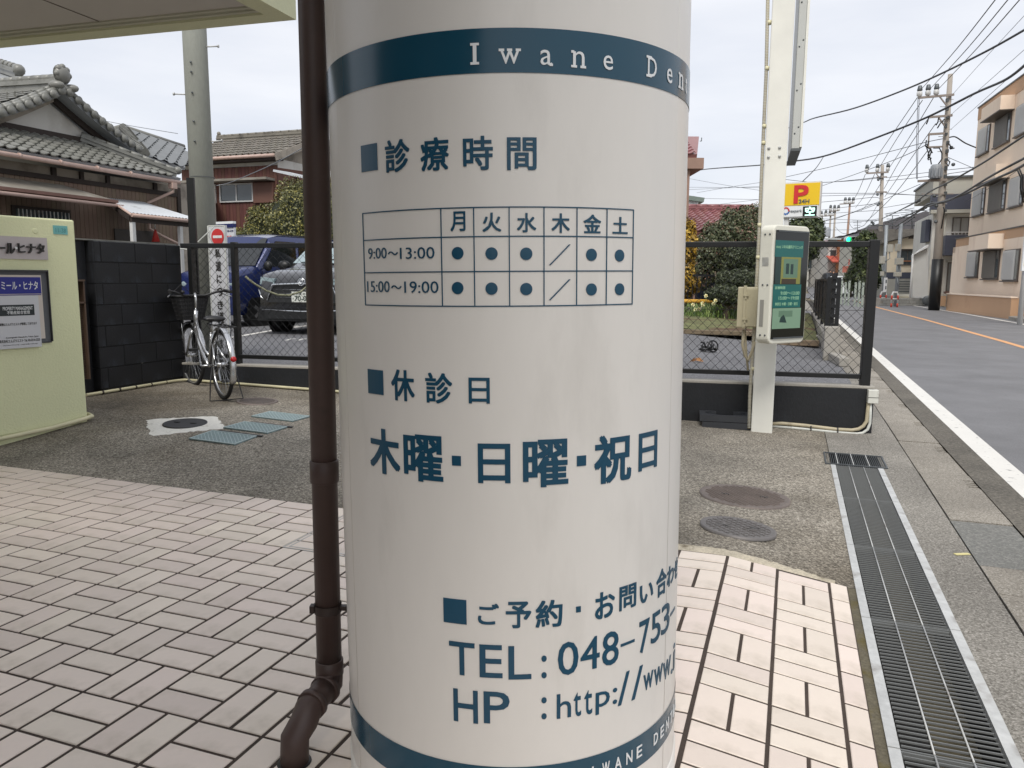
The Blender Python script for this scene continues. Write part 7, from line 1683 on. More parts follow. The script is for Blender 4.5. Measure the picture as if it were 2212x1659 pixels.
# ---------- grey modern house
GY = 43.0; gq = at(*R4(765, 700), GY); KG = Fr(W(0, ST(gq)[1], 0), W(1, 0)-W(0, 0))
if KG.n.dot(CAM-KG.o) < 0: KG.n = -KG.n
gh = thing('grey_house', 'modern pale grey and navy house between the main pole and the peach block', 'house', KG.p(KG.px(*R4(850, 900))[0], 0))
m_gw = mat('pale_grey_wall', L(216, 214, 206), .8, var=.04, vscale=1, dirt=L(176, 172, 164), dscale=1, dthr=(.5, .8)); m_navy = mat('navy_cladding', L(66, 70, 84), .6, var=.05); m_gtop = mat('stone_grey', L(172, 170, 160), .8, var=.04)
def gb(cr, x0, x1, yt, yb, c0, c1, m, nm, xz=None, par=None):
    ym = (yt+yb)/2; a0, a1 = KG.px(*cr(x0, ym), c1)[0], KG.px(*cr(x1, ym), c1)[0]; xz = (x0+x1)/2 if xz is None else xz; z1_, z0_ = KG.px(*cr(xz, yt), c1)[1], KG.px(*cr(xz, yb), c1)[1]
    mb = MB(); mb.fbox(KG, a0, a1, max(z0_, 0), z1_, c0, c1); return obj(nm, mb, m, par or gh)
gb(R4, 750, 1300, 285, 1045, -7, 0, m_gw, 'wall')
gb(Z4, 318, 980, 1140, 1312, -6.9, -.03, m_gtop, 'upper_storey'); gb(Z4, 310, 980, 1122, 1140, -7, .1, m_dsteel, 'roof_edge')
gb(Z4, 300, 960, 1308, 1462, -.02, .5, m_navy, 'dark_band'); gb(Z4, 296, 960, 1464, 1500, -.01, .62, m_gtop, 'white_trim')
gb(R4, 712, 750, 340, 522, -2, -.4, m_navy, 'dark_side_box')
gb(R4, 872, 1180, 468, 632, .01, 1.0, m_navy, 'balcony'); gb(R4, 885, 1180, 440, 446, .9, 1.0, m_frame_w, 'balcony_rail')
for k in range(6): x = 890+k*30; gb(R4, x, x+5, 446, 468, .9, .95, m_frame_w, 'rail_post')
kgp = lambda x, y: KG.px(x, y)
win(KG, lambda x, y: KG.px(*R4(x, y)), 930, 1068, 322, 462, gh, m_bronze, mat('curtain_glass', L(150, 150, 146), .15, var=.15, vscale=6, stretch=(8, 8, .2)), 2)
win(KG, lambda x, y: KG.px(*R4(x, y)), 885, 1100, 690, 930, gh, m_bronze, mat('door_glass', L(124, 126, 124), .15, var=.06), 2, name='glazed_door')
gb(R4, 888, 1100, 668, 690, .01, .12, m_gtop, 'lintel')
gb(R4, 815, 880, 965, 1050, .3, .8, m_tan, 'tan_wall_piece'); gb(R4, 880, 1030, 930, 948, .2, .9, MATS['red_brown'], 'red_sill')
mb = MB(); gx = KG.px(*R4(845, 800), .5)[0]; mb.tube([KG.p(gx, 0, .3), KG.p(gx, KG.px(*R4(845, 285), .3)[1], .3)], .05, 8); obj('downpipe', mb, m_gtop, gh)
acq = thing('air_conditioner', 'white outdoor air conditioner unit at the foot of the grey house', 'air conditioner', KG.p(KG.px(*R4(730, 1040), .8)[0], 0, .8))
gb(R4, 708, 752, 968, 1040, .5, .85, m_frame_w, 'case', par=acq); mb = MB(); a_, b_ = KG.px(*R4(732, 1003), .86); mb.lathe([(.28, 0), (.26, .02), (.08, .03), (0, .03)], KG.p(a_, b_, .855), KG.n, 16); obj('fan_grille', mb, m_dsteel, acq)
# small grey shed with sloping eave
sh = thing('grey_shed', 'narrow pale grey annex with white sloping eave left of the main pole', 'shed', KG.p(KG.px(*R4(670, 900), .6)[0], 0, .6))
SHC = .6
q = [KG.px(*R4(x, y), SHC) for x, y in ((608, 975), (735, 975), (735, 572), (628, 628), (608, 628))]; mb = MB(); mb.fpoly(KG, q, SHC-.55, SHC); obj('wall', mb, mat('shed_grey', L(198, 198, 194), .8, var=.05, vscale=2), sh)
q = [KG.px(*R4(x, y), SHC+.3) for x, y in ((622, 628), (740, 565), (740, 545), (650, 605), (622, 612))]; mb = MB(); mb.fpoly(KG, q, SHC-.6, SHC+.3); obj('eave', mb, m_frame_w, sh)
mb = MB(); a_ = KG.px(*R4(600, 800), SHC+.1)[0]; mb.tube([KG.p(a_, .1, SHC+.1), KG.p(a_, KG.px(*R4(618, 620), SHC+.1)[1], SHC+.1)], .05, 8); obj('downpipe', mb, m_frame_w, sh)
rw = thing('block_retaining_wall', 'low grey block retaining wall at the road edge below the annex', 'wall', gz(*R4(620, 1045), 0))
r0_, r1_ = gz(*R4(600, 1045), 0), gz(*R4(712, 1045), 0); RF = Fr((r0_.x, r0_.y, 0), r1_-r0_)
if RF.n.dot(CAM-RF.o) < 0: RF.n = -RF.n
zz_ = RF.px(*R4(650, 985))[1]; ll = (r1_-r0_).length
mb = MB(); mb.fbox(RF, -2.0, ll, 0, zz_, -1.5, -.01); obj('fill', mb, m_smooth, rw)
for j in range(3):
    for k in range(7): mb = MB(); x = -2+k*(ll+2)/7+(.2 if j % 2 else 0); mb.fbox(RF, x+.01, min(x+(ll+2)/7-.01, ll), j*zz_/3+.01, (j+1)*zz_/3-.01, -.05, .01); obj('block', mb, mat('grey_block', L(150, 150, 146), .9, var=.12, vscale=4, rnd=.1), rw)
# ---------- cream house with gable
CYy = 52; cq = at(*R4(640, 650), CYy); KC = Fr(W(0, ST(cq)[1], 0), W(1, 0)-W(0, 0))
if KC.n.dot(CAM-KC.o) < 0: KC.n = -KC.n
ch = thing('cream_house', 'cream gabled house above a dark fronted garage left of the annex', 'house', KC.p(KC.px(*R4(520, 900))[0], 0))
cpx = lambda x, y, c=0: KC.px(*R4(x, y), c)
m_cream = mat('cream_wall', L(222, 208, 184), .85, var=.04, vscale=1, dirt=L(198, 182, 156), dscale=1, dthr=(.55, .85))
mb = MB(); mb.fpoly(KC, [cpx(400, 775), cpx(742, 775), cpx(742, 505), cpx(640, 470), cpx(400, 530)], -1.5, 0); obj('wall', mb, m_cream, ch)
mb = MB(); mb.fpoly(KC, [cpx(385, 823, .05), cpx(742, 823, .05), cpx(742, 772, .05), cpx(385, 772, .05)], -1.4, .05); obj('dark_band', mb, m_navy, ch)
mb = MB(); mb.fpoly(KC, [cpx(385, 950, .02), cpx(742, 950, .02), cpx(742, 824, .02), cpx(385, 824, .02)], -1.4, .02); obj('garage_front', mb, mat('garage_grey', L(164, 162, 154), .7, var=.08, vscale=3), ch)
mb = MB()
for k in range(5): q0, q1 = cpx(480, 850+k*20, .04), cpx(600, 850+k*20, .04); mb.fbox(KC, q0[0], q1[0], q0[1], q0[1]+.05, .02, .05)
obj('shutter_rib', mb, m_dsteel, ch)
e0, e1, e2 = cpx(362, 530, .5), cpx(640, 460, .5), cpx(745, 492, .5)
mb = MB(); slab(mb, [KC.p(*e0, .5), KC.p(*e1, .5), KC.p(*e1, -8), KC.p(*e0, -8)], -.16); slab(mb, [KC.p(*e1, .5), KC.p(*e2, .5), KC.p(*e2, -8), KC.p(*e1, -8)], -.16); obj('roof', mb, mat('old_roof', L(112, 108, 102), .8, var=.2, vscale=3), ch)
win(KC, lambda x, y: cpx(x, y), 505, 625, 590, 715, ch, m_bronze, m_win, 2)
mb = MB(); q0, q1 = cpx(500, 680, .1), cpx(612, 700, .1); mb.fbox(KC, q0[0], q1[0], q0[1]-.03, q0[1]+.03, .08, .14); obj('window_rail', mb, mat('rust_wood', L(170, 110, 70), .7), ch); mb = MB(); q0, q1 = cpx(500, 588, .3), cpx(640, 600, .3); mb.fbox(KC, q0[0], q1[0], q0[1]-.05, q0[1]+.05, .0, .35); obj('window_hood', mb, m_dwood, ch)
mb = MB(); q = cpx(627, 497, .02); mb.fpoly(KC, [(q[0]+.4*cos(k*pi/8), q[1]+.25*sin(k*pi/8)) for k in range(9)], .0, .03); obj('gable_vent', mb, m_bronze, ch)
oh = thing('old_roof_house', 'house with weathered dark slate roof behind the cream gable', 'house', at(*R4(480, 480), 60))
q = [at(*R4(x, y), d) for x, y, d in ((240, 520, 58), (745, 520, 58), (720, 424, 63), (255, 430, 63))]; mb = MB(); slab(mb, q, .2); obj('roof', mb, MATS['old_roof'], oh); rows(q[0], q[1], q[2], q[3], 10, 'roof_slates', oh, MATS['old_roof']); mb = MB(); mb.hexa([(q[0].x+.5, 60, 0), (q[1].x, 60, 0), (q[1].x, 64, 0), (q[0].x+.5, 64, 0), (q[0].x+.5, 60, q[0].z), (q[1].x, 60, q[0].z), (q[1].x, 64, q[0].z), (q[0].x+.5, 64, q[0].z)]); obj('wall', mb, m_gtop, oh)
# orange brown small house piece
def simple_house(name, lab, cr, x0, x1, ytop, yroof, ybase, d, mw, mr, dep=6, cat='house'):
    a, b = at(*cr(x0, ytop), d), at(*cr(x1, ytop), d); zr, ze_, zb_ = a.z, at(*cr(x0, yroof), d).z, at(*cr(x0, ybase), d).z; zb_ = min(zb_, hz(ST(a)[1])); g = thing(name, lab, cat, ((a.x+b.x)/2, d, zb_))
    mb = MB(); mb.hexa([(a.x, d, zb_), (b.x, d, zb_), (b.x, d+dep, zb_), (a.x, d+dep, zb_), (a.x, d, ze_), (b.x, d, ze_), (b.x, d+dep, ze_), (a.x, d+dep, ze_)]); obj('wall', mb, mw, g)
    mb = MB(); o_ = .4; xm = (a.x+b.x)/2
    mb.hexa([(a.x-o_, d-o_, ze_), (b.x+o_, d-o_, ze_), (b.x+o_, d+dep+o_, ze_), (a.x-o_, d+dep+o_, ze_), (a.x+.6, d+dep*.45, zr), (b.x-.6, d+dep*.45, zr), (b.x-.6, d+dep*.55, zr), (a.x+.6, d+dep*.55, zr)]); obj('roof', mb, mr, g)
    nwin = max(2, int((b.x-a.x)/2.2)); h_ = ze_-zb_
    for fl in range(2 if h_ > 4.4 else 1):
        for k in range(nwin):
            x = a.x+(k+.5)*(b.x-a.x)/nwin; z = ze_-1.2-fl*2.7
            if z-1 < zb_: continue
            mb = MB(); mb.box((x, d-.03, z), (1.3, .06, 1.1)); f = obj('window', mb, m_frame_w, g)
            for s in (-.31, .31): mb = MB(); mb.box((x+s, d-.055, z), (.54, .03, .96)); obj('pane', mb, m_win, f)
    return g
m_orw = mat('orange_wall2', L(206, 142, 100), .8); m_blr = mat('dark_slate', L(86, 84, 88), .7, var=.15, vscale=2)
m_grw = mat('far_grey_wall', L(172, 170, 168), .8, var=.06)
simple_house('orange_house', 'small orange brown house showing above the fence beside the traffic light', Q3, 1035, 1165, 850, 930, 1100, 68, m_orw, m_blr)
simple_house('white_shop', 'white two storey shop seen through the mesh fence below the green signal', Q3, 545, 960, 985, 1010, 1400, 74, m_plas_w, m_grw, cat='shop')
f0, f1 = at(*Q3(570, 1262), 72.8), at(*Q3(815, 1222), 72.8); aw = MB(); slab(aw, [(f0.x, 72.4, f0.z), (f1.x, 72.4, f0.z), (f1.x, 74, f1.z+.3), (f0.x, 74, f1.z+.3)], .1); g = tag(obj('shop_awning', aw, mat('awning_red', L(186, 92, 76), .7), loc=(f0.x, 73, f0.z)), 'faded red tiled awning across the front of the white shop', 'awning')
def vboard(name, lab, cr, x0, x1, yt, yb, d, m, cat='sign', th=.12):
    a, b = at(*cr(x0, (yt+yb)/2), d), at(*cr(x1, (yt+yb)/2), d); z1_, z0_ = at(*cr((x0+x1)/2, yt), d).z, at(*cr((x0+x1)/2, yb), d).z; g = thing(name, lab, cat, ((a.x+b.x)/2, d, z0_)); mb = MB(); mb.box(((a.x+b.x)/2, d+th/2, (z0_+z1_)/2), (b.x-a.x, th, z1_-z0_)); obj('board', mb, m, g)
    return g, Fr((a.x, d-.01, 0), (1, 0, 0)), b.x-a.x, z0_, z1_
m_sred = mat('shop_red', L(206, 92, 78), .6)
g, F, w, z0_, z1_ = vboard('bird_sign', 'red roadside sign with a white bird emblem seen through the fence', Q3, 808, 915, 1232, 1305, 62, m_sred)
mb = MB(); mb.fpoly(F, [(w*.32, z0_+.5), (w*.45, z0_+.28), (w*.62, z0_+.35), (w*.66, z0_+.75), (w*.78, z0_+.98), (w*.6, z0_+1.0), (w*.52, z0_+.72), (w*.42, z0_+.85)], .0, .03); obj('emblem', mb, m_wtxt, g)
zp0 = hz(60)-.0; mb = MB(); mb.box(((at(*Q3(860, 1300), 62)).x, 62.05, (z0_+zp0)/2), (.12, .12, z0_-zp0)); obj('post', mb, m_dsteel, g); mb = MB(); mb.box(((at(*Q3(860, 1300), 62)).x, 62.02, z0_-.35), (1.6, .1, .5)); obj('lower_board', mb, mat('lower_red', L(196, 120, 104), .6), g)
g, F, w, z0_, z1_ = vboard('shop_banner', 'tall narrow white banner sign with red characters far down the street', Q3, 482, 525, 1060, 1240, 85, m_wtxt)
for k, c_ in enumerate('営業中'): obj('lettering', text_on(F, c_, w*.15, w*.85, z1_-.9-k*1.05, z1_-.1-k*1.05, .001, .03, .02), MATS['sign_red'], g)
vboard('orange_sign', 'small orange panel sign on the white shop wall', Q3, 848, 905, 1125, 1230, 73.8, mat('orange_sign_face', L(222, 130, 70), .6))
# cars far off
def small_car(lab, cr, px, py, d, col, rz=.3):
    c = at(*cr(px, py), d); z = hz(ST(c)[1]); st = [(0, .7, .3, .75, .5, .8), (.1, .8, .22, .9, .6, .92), (1.0, .85, .22, 1.0, .7, 1.02), (1.6, .85, .22, 1.02, .62, 1.6), (3.2, .85, .22, 1.02, .6, 1.62), (3.9, .8, .3, 1.0, .55, 1.15)]
    g = car('parked_car', lab, (c.x, d, z), rz, st, col, .85, 2.4, .32, (.75, 3.1), None, None); mb = MB(); mb.add([(1.02, -.66, 1.08), (1.02, .66, 1.08), (1.56, .58, 1.54), (1.56, -.58, 1.54)], [(3, 2, 1, 0)]); obj('windscreen', mb, m_glass, g, local=True)
    for s in (1, -1): mb = MB(); mb.box((.05, s*.6, .72), (.1, .3, .14)); obj('headlight', mb, m_pale, g, local=True)
    return g
small_car('small dark car parked in front of the white shop', Q3, 668, 1395, 70, mat('car_dark', L(42, 46, 52), .3, metal=.3), rad(80))
small_car('small white car parked beside the green fence posts', Q3, 790, 1480, 60, mat('car_white', L(216, 218, 218), .3), rad(80))
# people
m_skin = mat('skin', L(196, 156, 130), .6)
def person(lab, px, py, d, top, trou, stride):
    c = at(px, py, d); z = hz(ST(c)[1]); g = thing('person', lab, 'person', (c.x, d, z))
    bm = bmesh.new(); V = [bm.verts.new(p) for p in ((0, 0, .93), (0, 0, 1.15), (0, 0, 1.40), (0, 0, 1.50), (0, .01, 1.60), (0, .01, 1.70), (-.10, 0, .88), (-.11, -stride*.5, .48), (-.11, -stride, .06), (-.11, -stride-.14, .03), (.10, 0, .88), (.11, stride*.3, .48), (.11, stride, .06), (.11, stride-.14, .03), (-.19, 0, 1.40), (-.23, .08, 1.14), (-.21, -.02, .88), (.19, 0, 1.40), (.23, -.04, 1.14), (.21, -.16, .92))]
    for a, b in ((0, 1), (1, 2), (2, 3), (3, 4), (4, 5), (0, 6), (6, 7), (7, 8), (8, 9), (0, 10), (10, 11), (11, 12), (12, 13), (2, 14), (14, 15), (15, 16), (2, 17), (17, 18), (18, 19)): bm.edges.new((V[a], V[b]))
    me = bpy.data.meshes.new('body'); bm.to_mesh(me); bm.free(); me.materials.append(top); o = bpy.data.objects.new('body', me); COL.objects.link(o); o.parent = g
    sk = o.modifiers.new('skin', 'SKIN'); o.modifiers.new('smooth', 'SUBSURF').levels = 1
    rr_ = [.15, .14, .16, .06, .095, .08, .10, .07, .045, .035, .10, .07, .045, .035, .06, .045, .03, .06, .045, .03]
    for v, r in zip(me.skin_vertices[0].data, rr_): v.radius = (r, r*.8 if r > .12 else r)
    me.skin_vertices[0].data[0].use_root = True
    mb = MB(); mb.ball((0, .02, 1.66), (.10, .11, .12), 12, 8); obj('hair', mb, m_dwood, g, local=True); mb = MB(); mb.ball((0, -.03, 1.62), (.075, .075, .10), 12, 8); mb.ball((0, -.11, 1.61), (.012, .02, .02), 6, 4); obj('face', mb, m_skin, g, local=True)
    mb = MB()
    for s, st_ in ((-1, -stride), (1, stride)): mb.tube([(s*.10, 0, .93), (s*.11, st_*.5, .48), (s*.11, st_, .08)], [.115, .085, .06], 10)
    obj('trousers', mb, trou, g, local=True)
person('small pedestrian in a pale top walking far down the street', *Q3(556, 1480), 72, mat('pale_top', L(206, 184, 170), .8), mat('navy_trousers', L(44, 46, 58), .8), .18)
person('small pedestrian in dark clothes beside the pale one far off', *Q3(598, 1470), 70, mat('dark_top', L(40, 40, 46), .8), MATS['navy_trousers'], .1)
# conifer mass behind the fence post, green fence posts, guard rails
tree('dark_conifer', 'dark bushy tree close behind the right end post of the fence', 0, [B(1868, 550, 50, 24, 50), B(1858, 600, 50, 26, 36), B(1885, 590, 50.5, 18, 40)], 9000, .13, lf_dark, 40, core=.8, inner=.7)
tree('brown_shrub', 'thin brownish shrub beside the white fence stakes down the street', 0, [B(1838, 605, 52, 15, 22)], 1500, .10, lf_red, 41, core=.5, inner=.4)
m_stake = mat('pale_green_post', L(160, 170, 160), .6)
for k, x in enumerate((1797, 1803, 1810, 1818, 1826, 1834, 1848, 1856, 1864)):
    d = 47-k*1.0; q = at(x, 625, d); z = at(x, 596 if k % 2 else 600, d).z; mb = MB(); mb.box((q.x, d, z*.42), (.09, .09, z*.84)); o = obj('fence_stake', mb, m_stake, loc=(q.x, d, 0)); tag(o, '%s pale stake from the left in the row along the verge' % ('first second third fourth fifth sixth seventh eighth ninth'.split()[k]), 'stake', 'pale stakes along the verge')
m_redp = mat('red_paint', L(196, 70, 52), .5)
for (x0, x1, yt, yb, d, lab) in ((345, 390, 932, 992, 43, 'red and white pipe guard nearer the fence post'), (435, 485, 935, 1022, 40, 'red and white pipe guard beside the retaining wall')):
    a, b = at(*R4(x0, yb), d), at(*R4(x1, yb), d); zt_ = at(*R4((x0+x1)/2, yt), d).z; g = thing('guard_rail', lab, 'guard rail', ((a.x+b.x)/2, d, 0)); w = b.x-a.x
    mb = MB(); mb.tube([(a.x, d, .2), (a.x, d, zt_-.15), (a.x+.06, d, zt_), (b.x-.06, d, zt_), (b.x, d, zt_-.15), (b.x, d, .2)], .045, 8); mb.tube([(a.x, d, zt_*.55), (b.x, d, zt_*.55)], .035, 8); obj('hoop', mb, m_frame_w, g)
    mb = MB()
    for x in (a.x, b.x): mb.tube([(x, d, 0), (x, d, .2)], .046, 8); mb.tube([(x, d, zt_-.38), (x, d, zt_-.16)], .047, 8)
    obj('red_band', mb, m_redp, g)
# poles -------------------------------------------------------------
def upole(lab, bx, by, tx, ty, d, r0, r1, m=None, name='utility_pole', zb_=None):
    b, t = at(bx, by, d), at(tx, ty, d); zg_ = hz(ST(b)[1]) if zb_ is None else zb_; g = thing(name, lab, 'utility pole', (b.x, d, zg_)); mb = MB(); mb.tube([(b.x, d, zg_-.05), (t.x, d, t.z)], [r0, r1], 16); obj('shaft', mb, m or m_cpole2, g); return g
m_cpole2 = mat('far_pole_concrete', L(158, 150, 140), .85, var=.1, vscale=2)
def arm(g, cr, x0, y0, x1, y1, d, m=None, th=.09, name='cross_arm'):
    mb = MB(); mb.bar(at(*cr(x0, y0), d), at(*cr(x1, y1), d), th, th); obj(name, mb, m or m_arm, g)
m_arm = mat('arm_steel', L(142, 132, 124), .6, var=.1)
def insul(g, cr, x, y, d, s=1):
    q = at(*cr(x, y), d); mb = MB(); mb.lathe([(.05*s, 0), (.12*s, .05*s), (.12*s, .22*s), (.06*s, .26*s)], q, n=10); o = obj('insulator', mb, m_frame_w, g); mb = MB(); mb.lathe([(.10*s, .26*s), (.12*s, .30*s), (.08*s, .5*s), (0, .52*s)], q, n=10); obj('cap', mb, m_dsteel, o)
MD = 36.0
mp = upole('main concrete utility pole with transformer in front of the grey house', *R4(783, 1055), *Z4(491, 108), MD, .21, .10)
arm(mp, Z4, 170, 345, 525, 313, MD-.2); arm(mp, Z4, 272, 540, 508, 522, MD-.2); arm(mp, Z4, 270, 712, 430, 702, MD-.2); arm(mp, Z4, 250, 842, 415, 835, MD-.2, None, .07); arm(mp, Z4, 165, 1182, 455, 1168, MD-.25, None, .1)
arm(mp, Z4, 385, 335, 450, 420, MD-.2, None, .05, 'brace'); arm(mp, Z4, 375, 545, 452, 655, MD-.2, None, .05, 'brace'); arm(mp, Z4, 275, 712, 268, 845, MD-.2, None, .05, 'brace'); arm(mp, Z4, 200, 1312, 520, 1310, MD-.2, None, .04)
for x, y in ((178, 335), (263, 325), (347, 318)): insul(mp, Z4, x, y, MD-.2, .95)
a, b = at(*Z4(328, 1160), MD-.35), at(*Z4(325, 1015), MD-.35); r_ = (at(*Z4(378, 1100), MD).x-at(*Z4(275, 1100), MD).x)/2
mb = MB(); mb.lathe([(r_*.9, 0), (r_, .04), (r_, (b.z-a.z)*.85), (r_*.75, (b.z-a.z)*.97), (0, b.z-a.z)], (a.x, a.y-.1, a.z), n=20); tr = obj('transformer', mb, mat('transformer_grey', L(140, 144, 148), .5, var=.05), mp)
mb = MB()
for k in range(12): an = 2*pi*k/12; mb.box((a.x+cos(an)*(r_+.03), a.y-.1+sin(an)*(r_+.03), a.z+(b.z-a.z)*.4), (.05, .05, (b.z-a.z)*.6), an)
obj('cooling_fin', mb, MATS['transformer_grey'], tr)
mb = MB(); mb.tube([at(*Z4(x, y), MD-.3) for x, y in ((300, 1015), (290, 960), (250, 840), (275, 780))], .025, 6)
for pts in (((320, 850), (380, 850), (405, 900), (405, 960), (370, 1010)), ((285, 870), (265, 920), (270, 970), (300, 950)), ((290, 850), (300, 880), (280, 940), (260, 960)), ((250, 770), (240, 830), (285, 860), (310, 900)), ((272, 545), (262, 580), (248, 610)), ((372, 545), (365, 590), (345, 620)), ((430, 560), (390, 600), (360, 650)), ((300, 1385), (350, 1410), (420, 1400)), ((420, 1440), (432, 1480), (400, 1659)), ((455, 960), (485, 990), (470, 1030), (450, 1000)), ((465, 800), (500, 840), (490, 860), (530, 850))):
    mb.tube([at(*Z4(x, y), MD-.35) for x, y in pts], .028, 6)
obj('cable_loops', mb, m_black, mp)
mb = MB(); rg = random.Random(3)
for k in range(14):
    q = at(*Z4(455+rg.uniform(-4, 26)-(k*3), 370+k*85), MD-.2); mb.box(tuple(q), (.10, .1, .10+.1*rg.random()))
for x, y in ((150, 1388), (175, 1375), (215, 1465), (240, 1445), (268, 1418), (320, 1410), (350, 1430), (330, 1330), (345, 1590), (500, 845), (520, 1015)): q = at(*Z4(x, y), MD-.3); mb.ball(tuple(q), (.09, .08, .08), 7, 5)
obj('clamps', mb, m_dsteel, mp, kind='stuff')
mb = MB()
for k in range(16): q = at(*Z4(455-(k*4.5), 360+k*75), MD); mb.tube([q+Vector((-.28 if k % 2 else 0, 0, 0)), q+Vector((0 if k % 2 else .3, 0, 0))], .016, 5)
obj('step_bolt', mb, m_steel, mp)
p0 = at(*R4(783, 1060), MD); p1 = at(*R4(812, 665), MD); mb = MB(); mb.tube([(p0.x, MD, .01), (p0.x+(p1.x-p0.x)*.0+.0, MD, p1.z)], .245, 16); obj('black_sleeve', mb, m_black, mp)
D2 = 62
p2 = upole('second concrete pole down the right side of the street', *R4(330, 985), *Q3(1243, 0), D2, .2, .12)
arm(p2, Q3, 1035, 108, 1320, 92, D2-.2, None, .12); arm(p2, Q3, 1160, 352, 1298, 352, D2-.2, None, .1); arm(p2, Q3, 1170, 160, 1300, 155, D2-.2, None, .1); arm(p2, Q3, 1165, 115, 1230, 200, D2-.2, None, .06, 'brace')
for x, y in ((1037, 100), (1175, 90), (1312, 82)): insul(p2, Q3, x, y, D2-.2, 1.2)
mb = MB(); 
for x, y in ((1190, 190), (1210, 170), (1185, 520), (1200, 500), (1105, 745), (1125, 765), (1180, 385)): mb.ball(tuple(at(*Q3(x, y), D2-.3)), (.11, .1, .11), 7, 5)
mb.tube([at(*Q3(x, y), D2-.3) for x, y in ((985, 860), (1010, 855), (1040, 840), (1050, 800), (1090, 785), (1200, 790), (1280, 790))], .05, 6); obj('clamps', mb, m_dsteel, p2, kind='stuff')
for lab, bx, by, tx, ty, d, r0 in (('third pole, reddish and slender, above the green signal', 778, 960, 820, 475, 100, .19), ('dark slender pole left of the reddish one', 605, 1000, 628, 570, 105, .18), ('pole with a small transformer, left of two slender ones', 545, 990, 568, 632, 110, .18), ('faint farthest pole next to the leafy tree', 445, 990, 458, 640, 118, .15)):
    g = upole(lab, *Q3(bx, by), *Q3(tx, ty), d, r0, r0*.6, m_cpole2 if d > 100 else mat('rusty_pole', L(150, 122, 106), .8))
    w = 75; arm(g, Q3, tx-w if d != 100 else tx-135, ty+35, tx+45, ty+(25 if d != 100 else 105)-(80 if d == 100 else 0), d-.2, None, .13)
    for k in range(3): insul(g, Q3, tx-w+10+k*52, ty+32, d-.2, 1.6)
    if 'transformer' in lab: mb = MB(); q = at(*Q3(518, 880), d-.3); mb.lathe([(.5, -.6), (.5, .5), (.3, .7), (0, .7)], q, n=12); obj('transformer', mb, MATS['transformer_grey'], g)
m_galv = mat('galvanised_pole', L(150, 156, 160), .5, metal=.3, var=.08)
for lab, x0, y0, x1, y1, d, bxs in (('slim galvanised pole with white boxes nearer the fence', 375, 932, 397, 388, 44, ((400, 438, 545, 608), (340, 374, 640, 702), (345, 366, 765, 802))), ('slim galvanised pole with grey boxes in front of the cream house', 478, 945, 515, 368, 41, ((466, 494, 655, 710), (492, 522, 655, 708), (455, 508, 770, 806), (470, 500, 540, 600)))):
    g = upole(lab, *R4(x0, y0), *R4(x1, y1), d, .10, .09, m_galv, 'service_pole')
    for b_ in bxs: a, b = at(*R4(b_[0], b_[2]), d-.15), at(*R4(b_[1], b_[3]), d-.15); mb = MB(); mb.box(((a.x+b.x)/2, d-.2, (a.z+b.z)/2), (b.x-a.x, .2, a.z-b.z)); obj('meter_box', mb, m_gtop, g, bevel=.02); mb = MB(); mb.tube([((a.x+b.x)/2, d-.2, b.z), ((a.x+b.x)/2+.05, d-.18, b.z-.35), (at(*R4((x0+x1)/2, b_[3]), d).x, d-.12, b.z-.5)], .025, 6); obj('cable', mb, m_galv, g)
g, F, w, z0_, z1_ = vboard('white_banner', 'narrow white vertical notice strapped to the slim pole by the guard rail', R4, 380, 400, 815, 930, 42.5, m_wtxt, 'notice')
for k in range(6): mb = MB(); mb.fbox(F, w*.3, w*.7, z1_-.3-k*.33, z1_-.12-k*.33, .001, .02); obj('printed_mark', mb, m_gryt, g)
mb = MB(); a, b = at(*R4(345, 935), 47), at(*R4(300, 935), 47)
# traffic signals
m_sig = mat('signal_case', L(176, 180, 180), .5); m_off = mat('signal_off', L(34, 36, 38), .3); m_on = mat('signal_green', L(40, 240, 160), .4, emit=(L(30, 255, 150), 3.5))
def signal(lab, xs, y, d, on, case, sx):
    c = at(*Q3(xs[1], y), d); g = thing('traffic_signal', lab, 'traffic light', (c.x, d, c.z)); k = d/FPX; w = (xs[2]-xs[0])/3.318/1.8228*k; mb = MB(); r = .2*sx
    pts = [(c.x+w*.5+r*1.3*cos(t), c.z+r*1.35*sin(t)) for t in [rad(-90+i*20) for i in range(10)]]+[(c.x-w*.5+r*1.3*cos(t), c.z+r*1.35*sin(t)) for t in [rad(90+i*20) for i in range(10)]]
    F = Fr((0, d, 0), (1, 0, 0)); mb.fpoly(F, pts, -.18, 0); obj('case', mb, case, g)
    for i, x in enumerate(xs):
        q = at(*Q3(x, y), d); mb = MB(); mb.lathe([(0, .02), (r*.8, .015), (r, 0)], (q.x, d, c.z), (0, -1, 0), 18); ln = obj('lens', mb, m_on if i == on else m_off, g); mb = MB(); mb.lathe([(r*1.08, 0), (r*1.1, .25)], (q.x, d-.0, c.z), (0, -1, 0), 18); obj('visor', mb, m_off if i != on else case, g)
    return g, c
g, c = signal('nearer traffic signal showing green above the fence rail', (792, 851, 908), 977, 60, 0, m_sig, 1.0)
mb = MB(); mb.bar((c.x+.6, 60.1, c.z+.1), at(*Q3(1195, 985), 60), .09, .09); mb.bar((c.x+.6, 60.1, c.z-.1), at(*Q3(1195, 995), 60), .05, .05); obj('arm', mb, m_galv, g)
mb = MB(); mb.bar((c.x-.9, 60, c.z+.05), (c.x-2.4, 60.3, c.z+.1), .4, .12); obj('lamp_arm', mb, m_sig, g)
signal('farther dark cased traffic signal half hidden beside the display', (303, 350, 405), 985, 66, 0, m_off, .85)
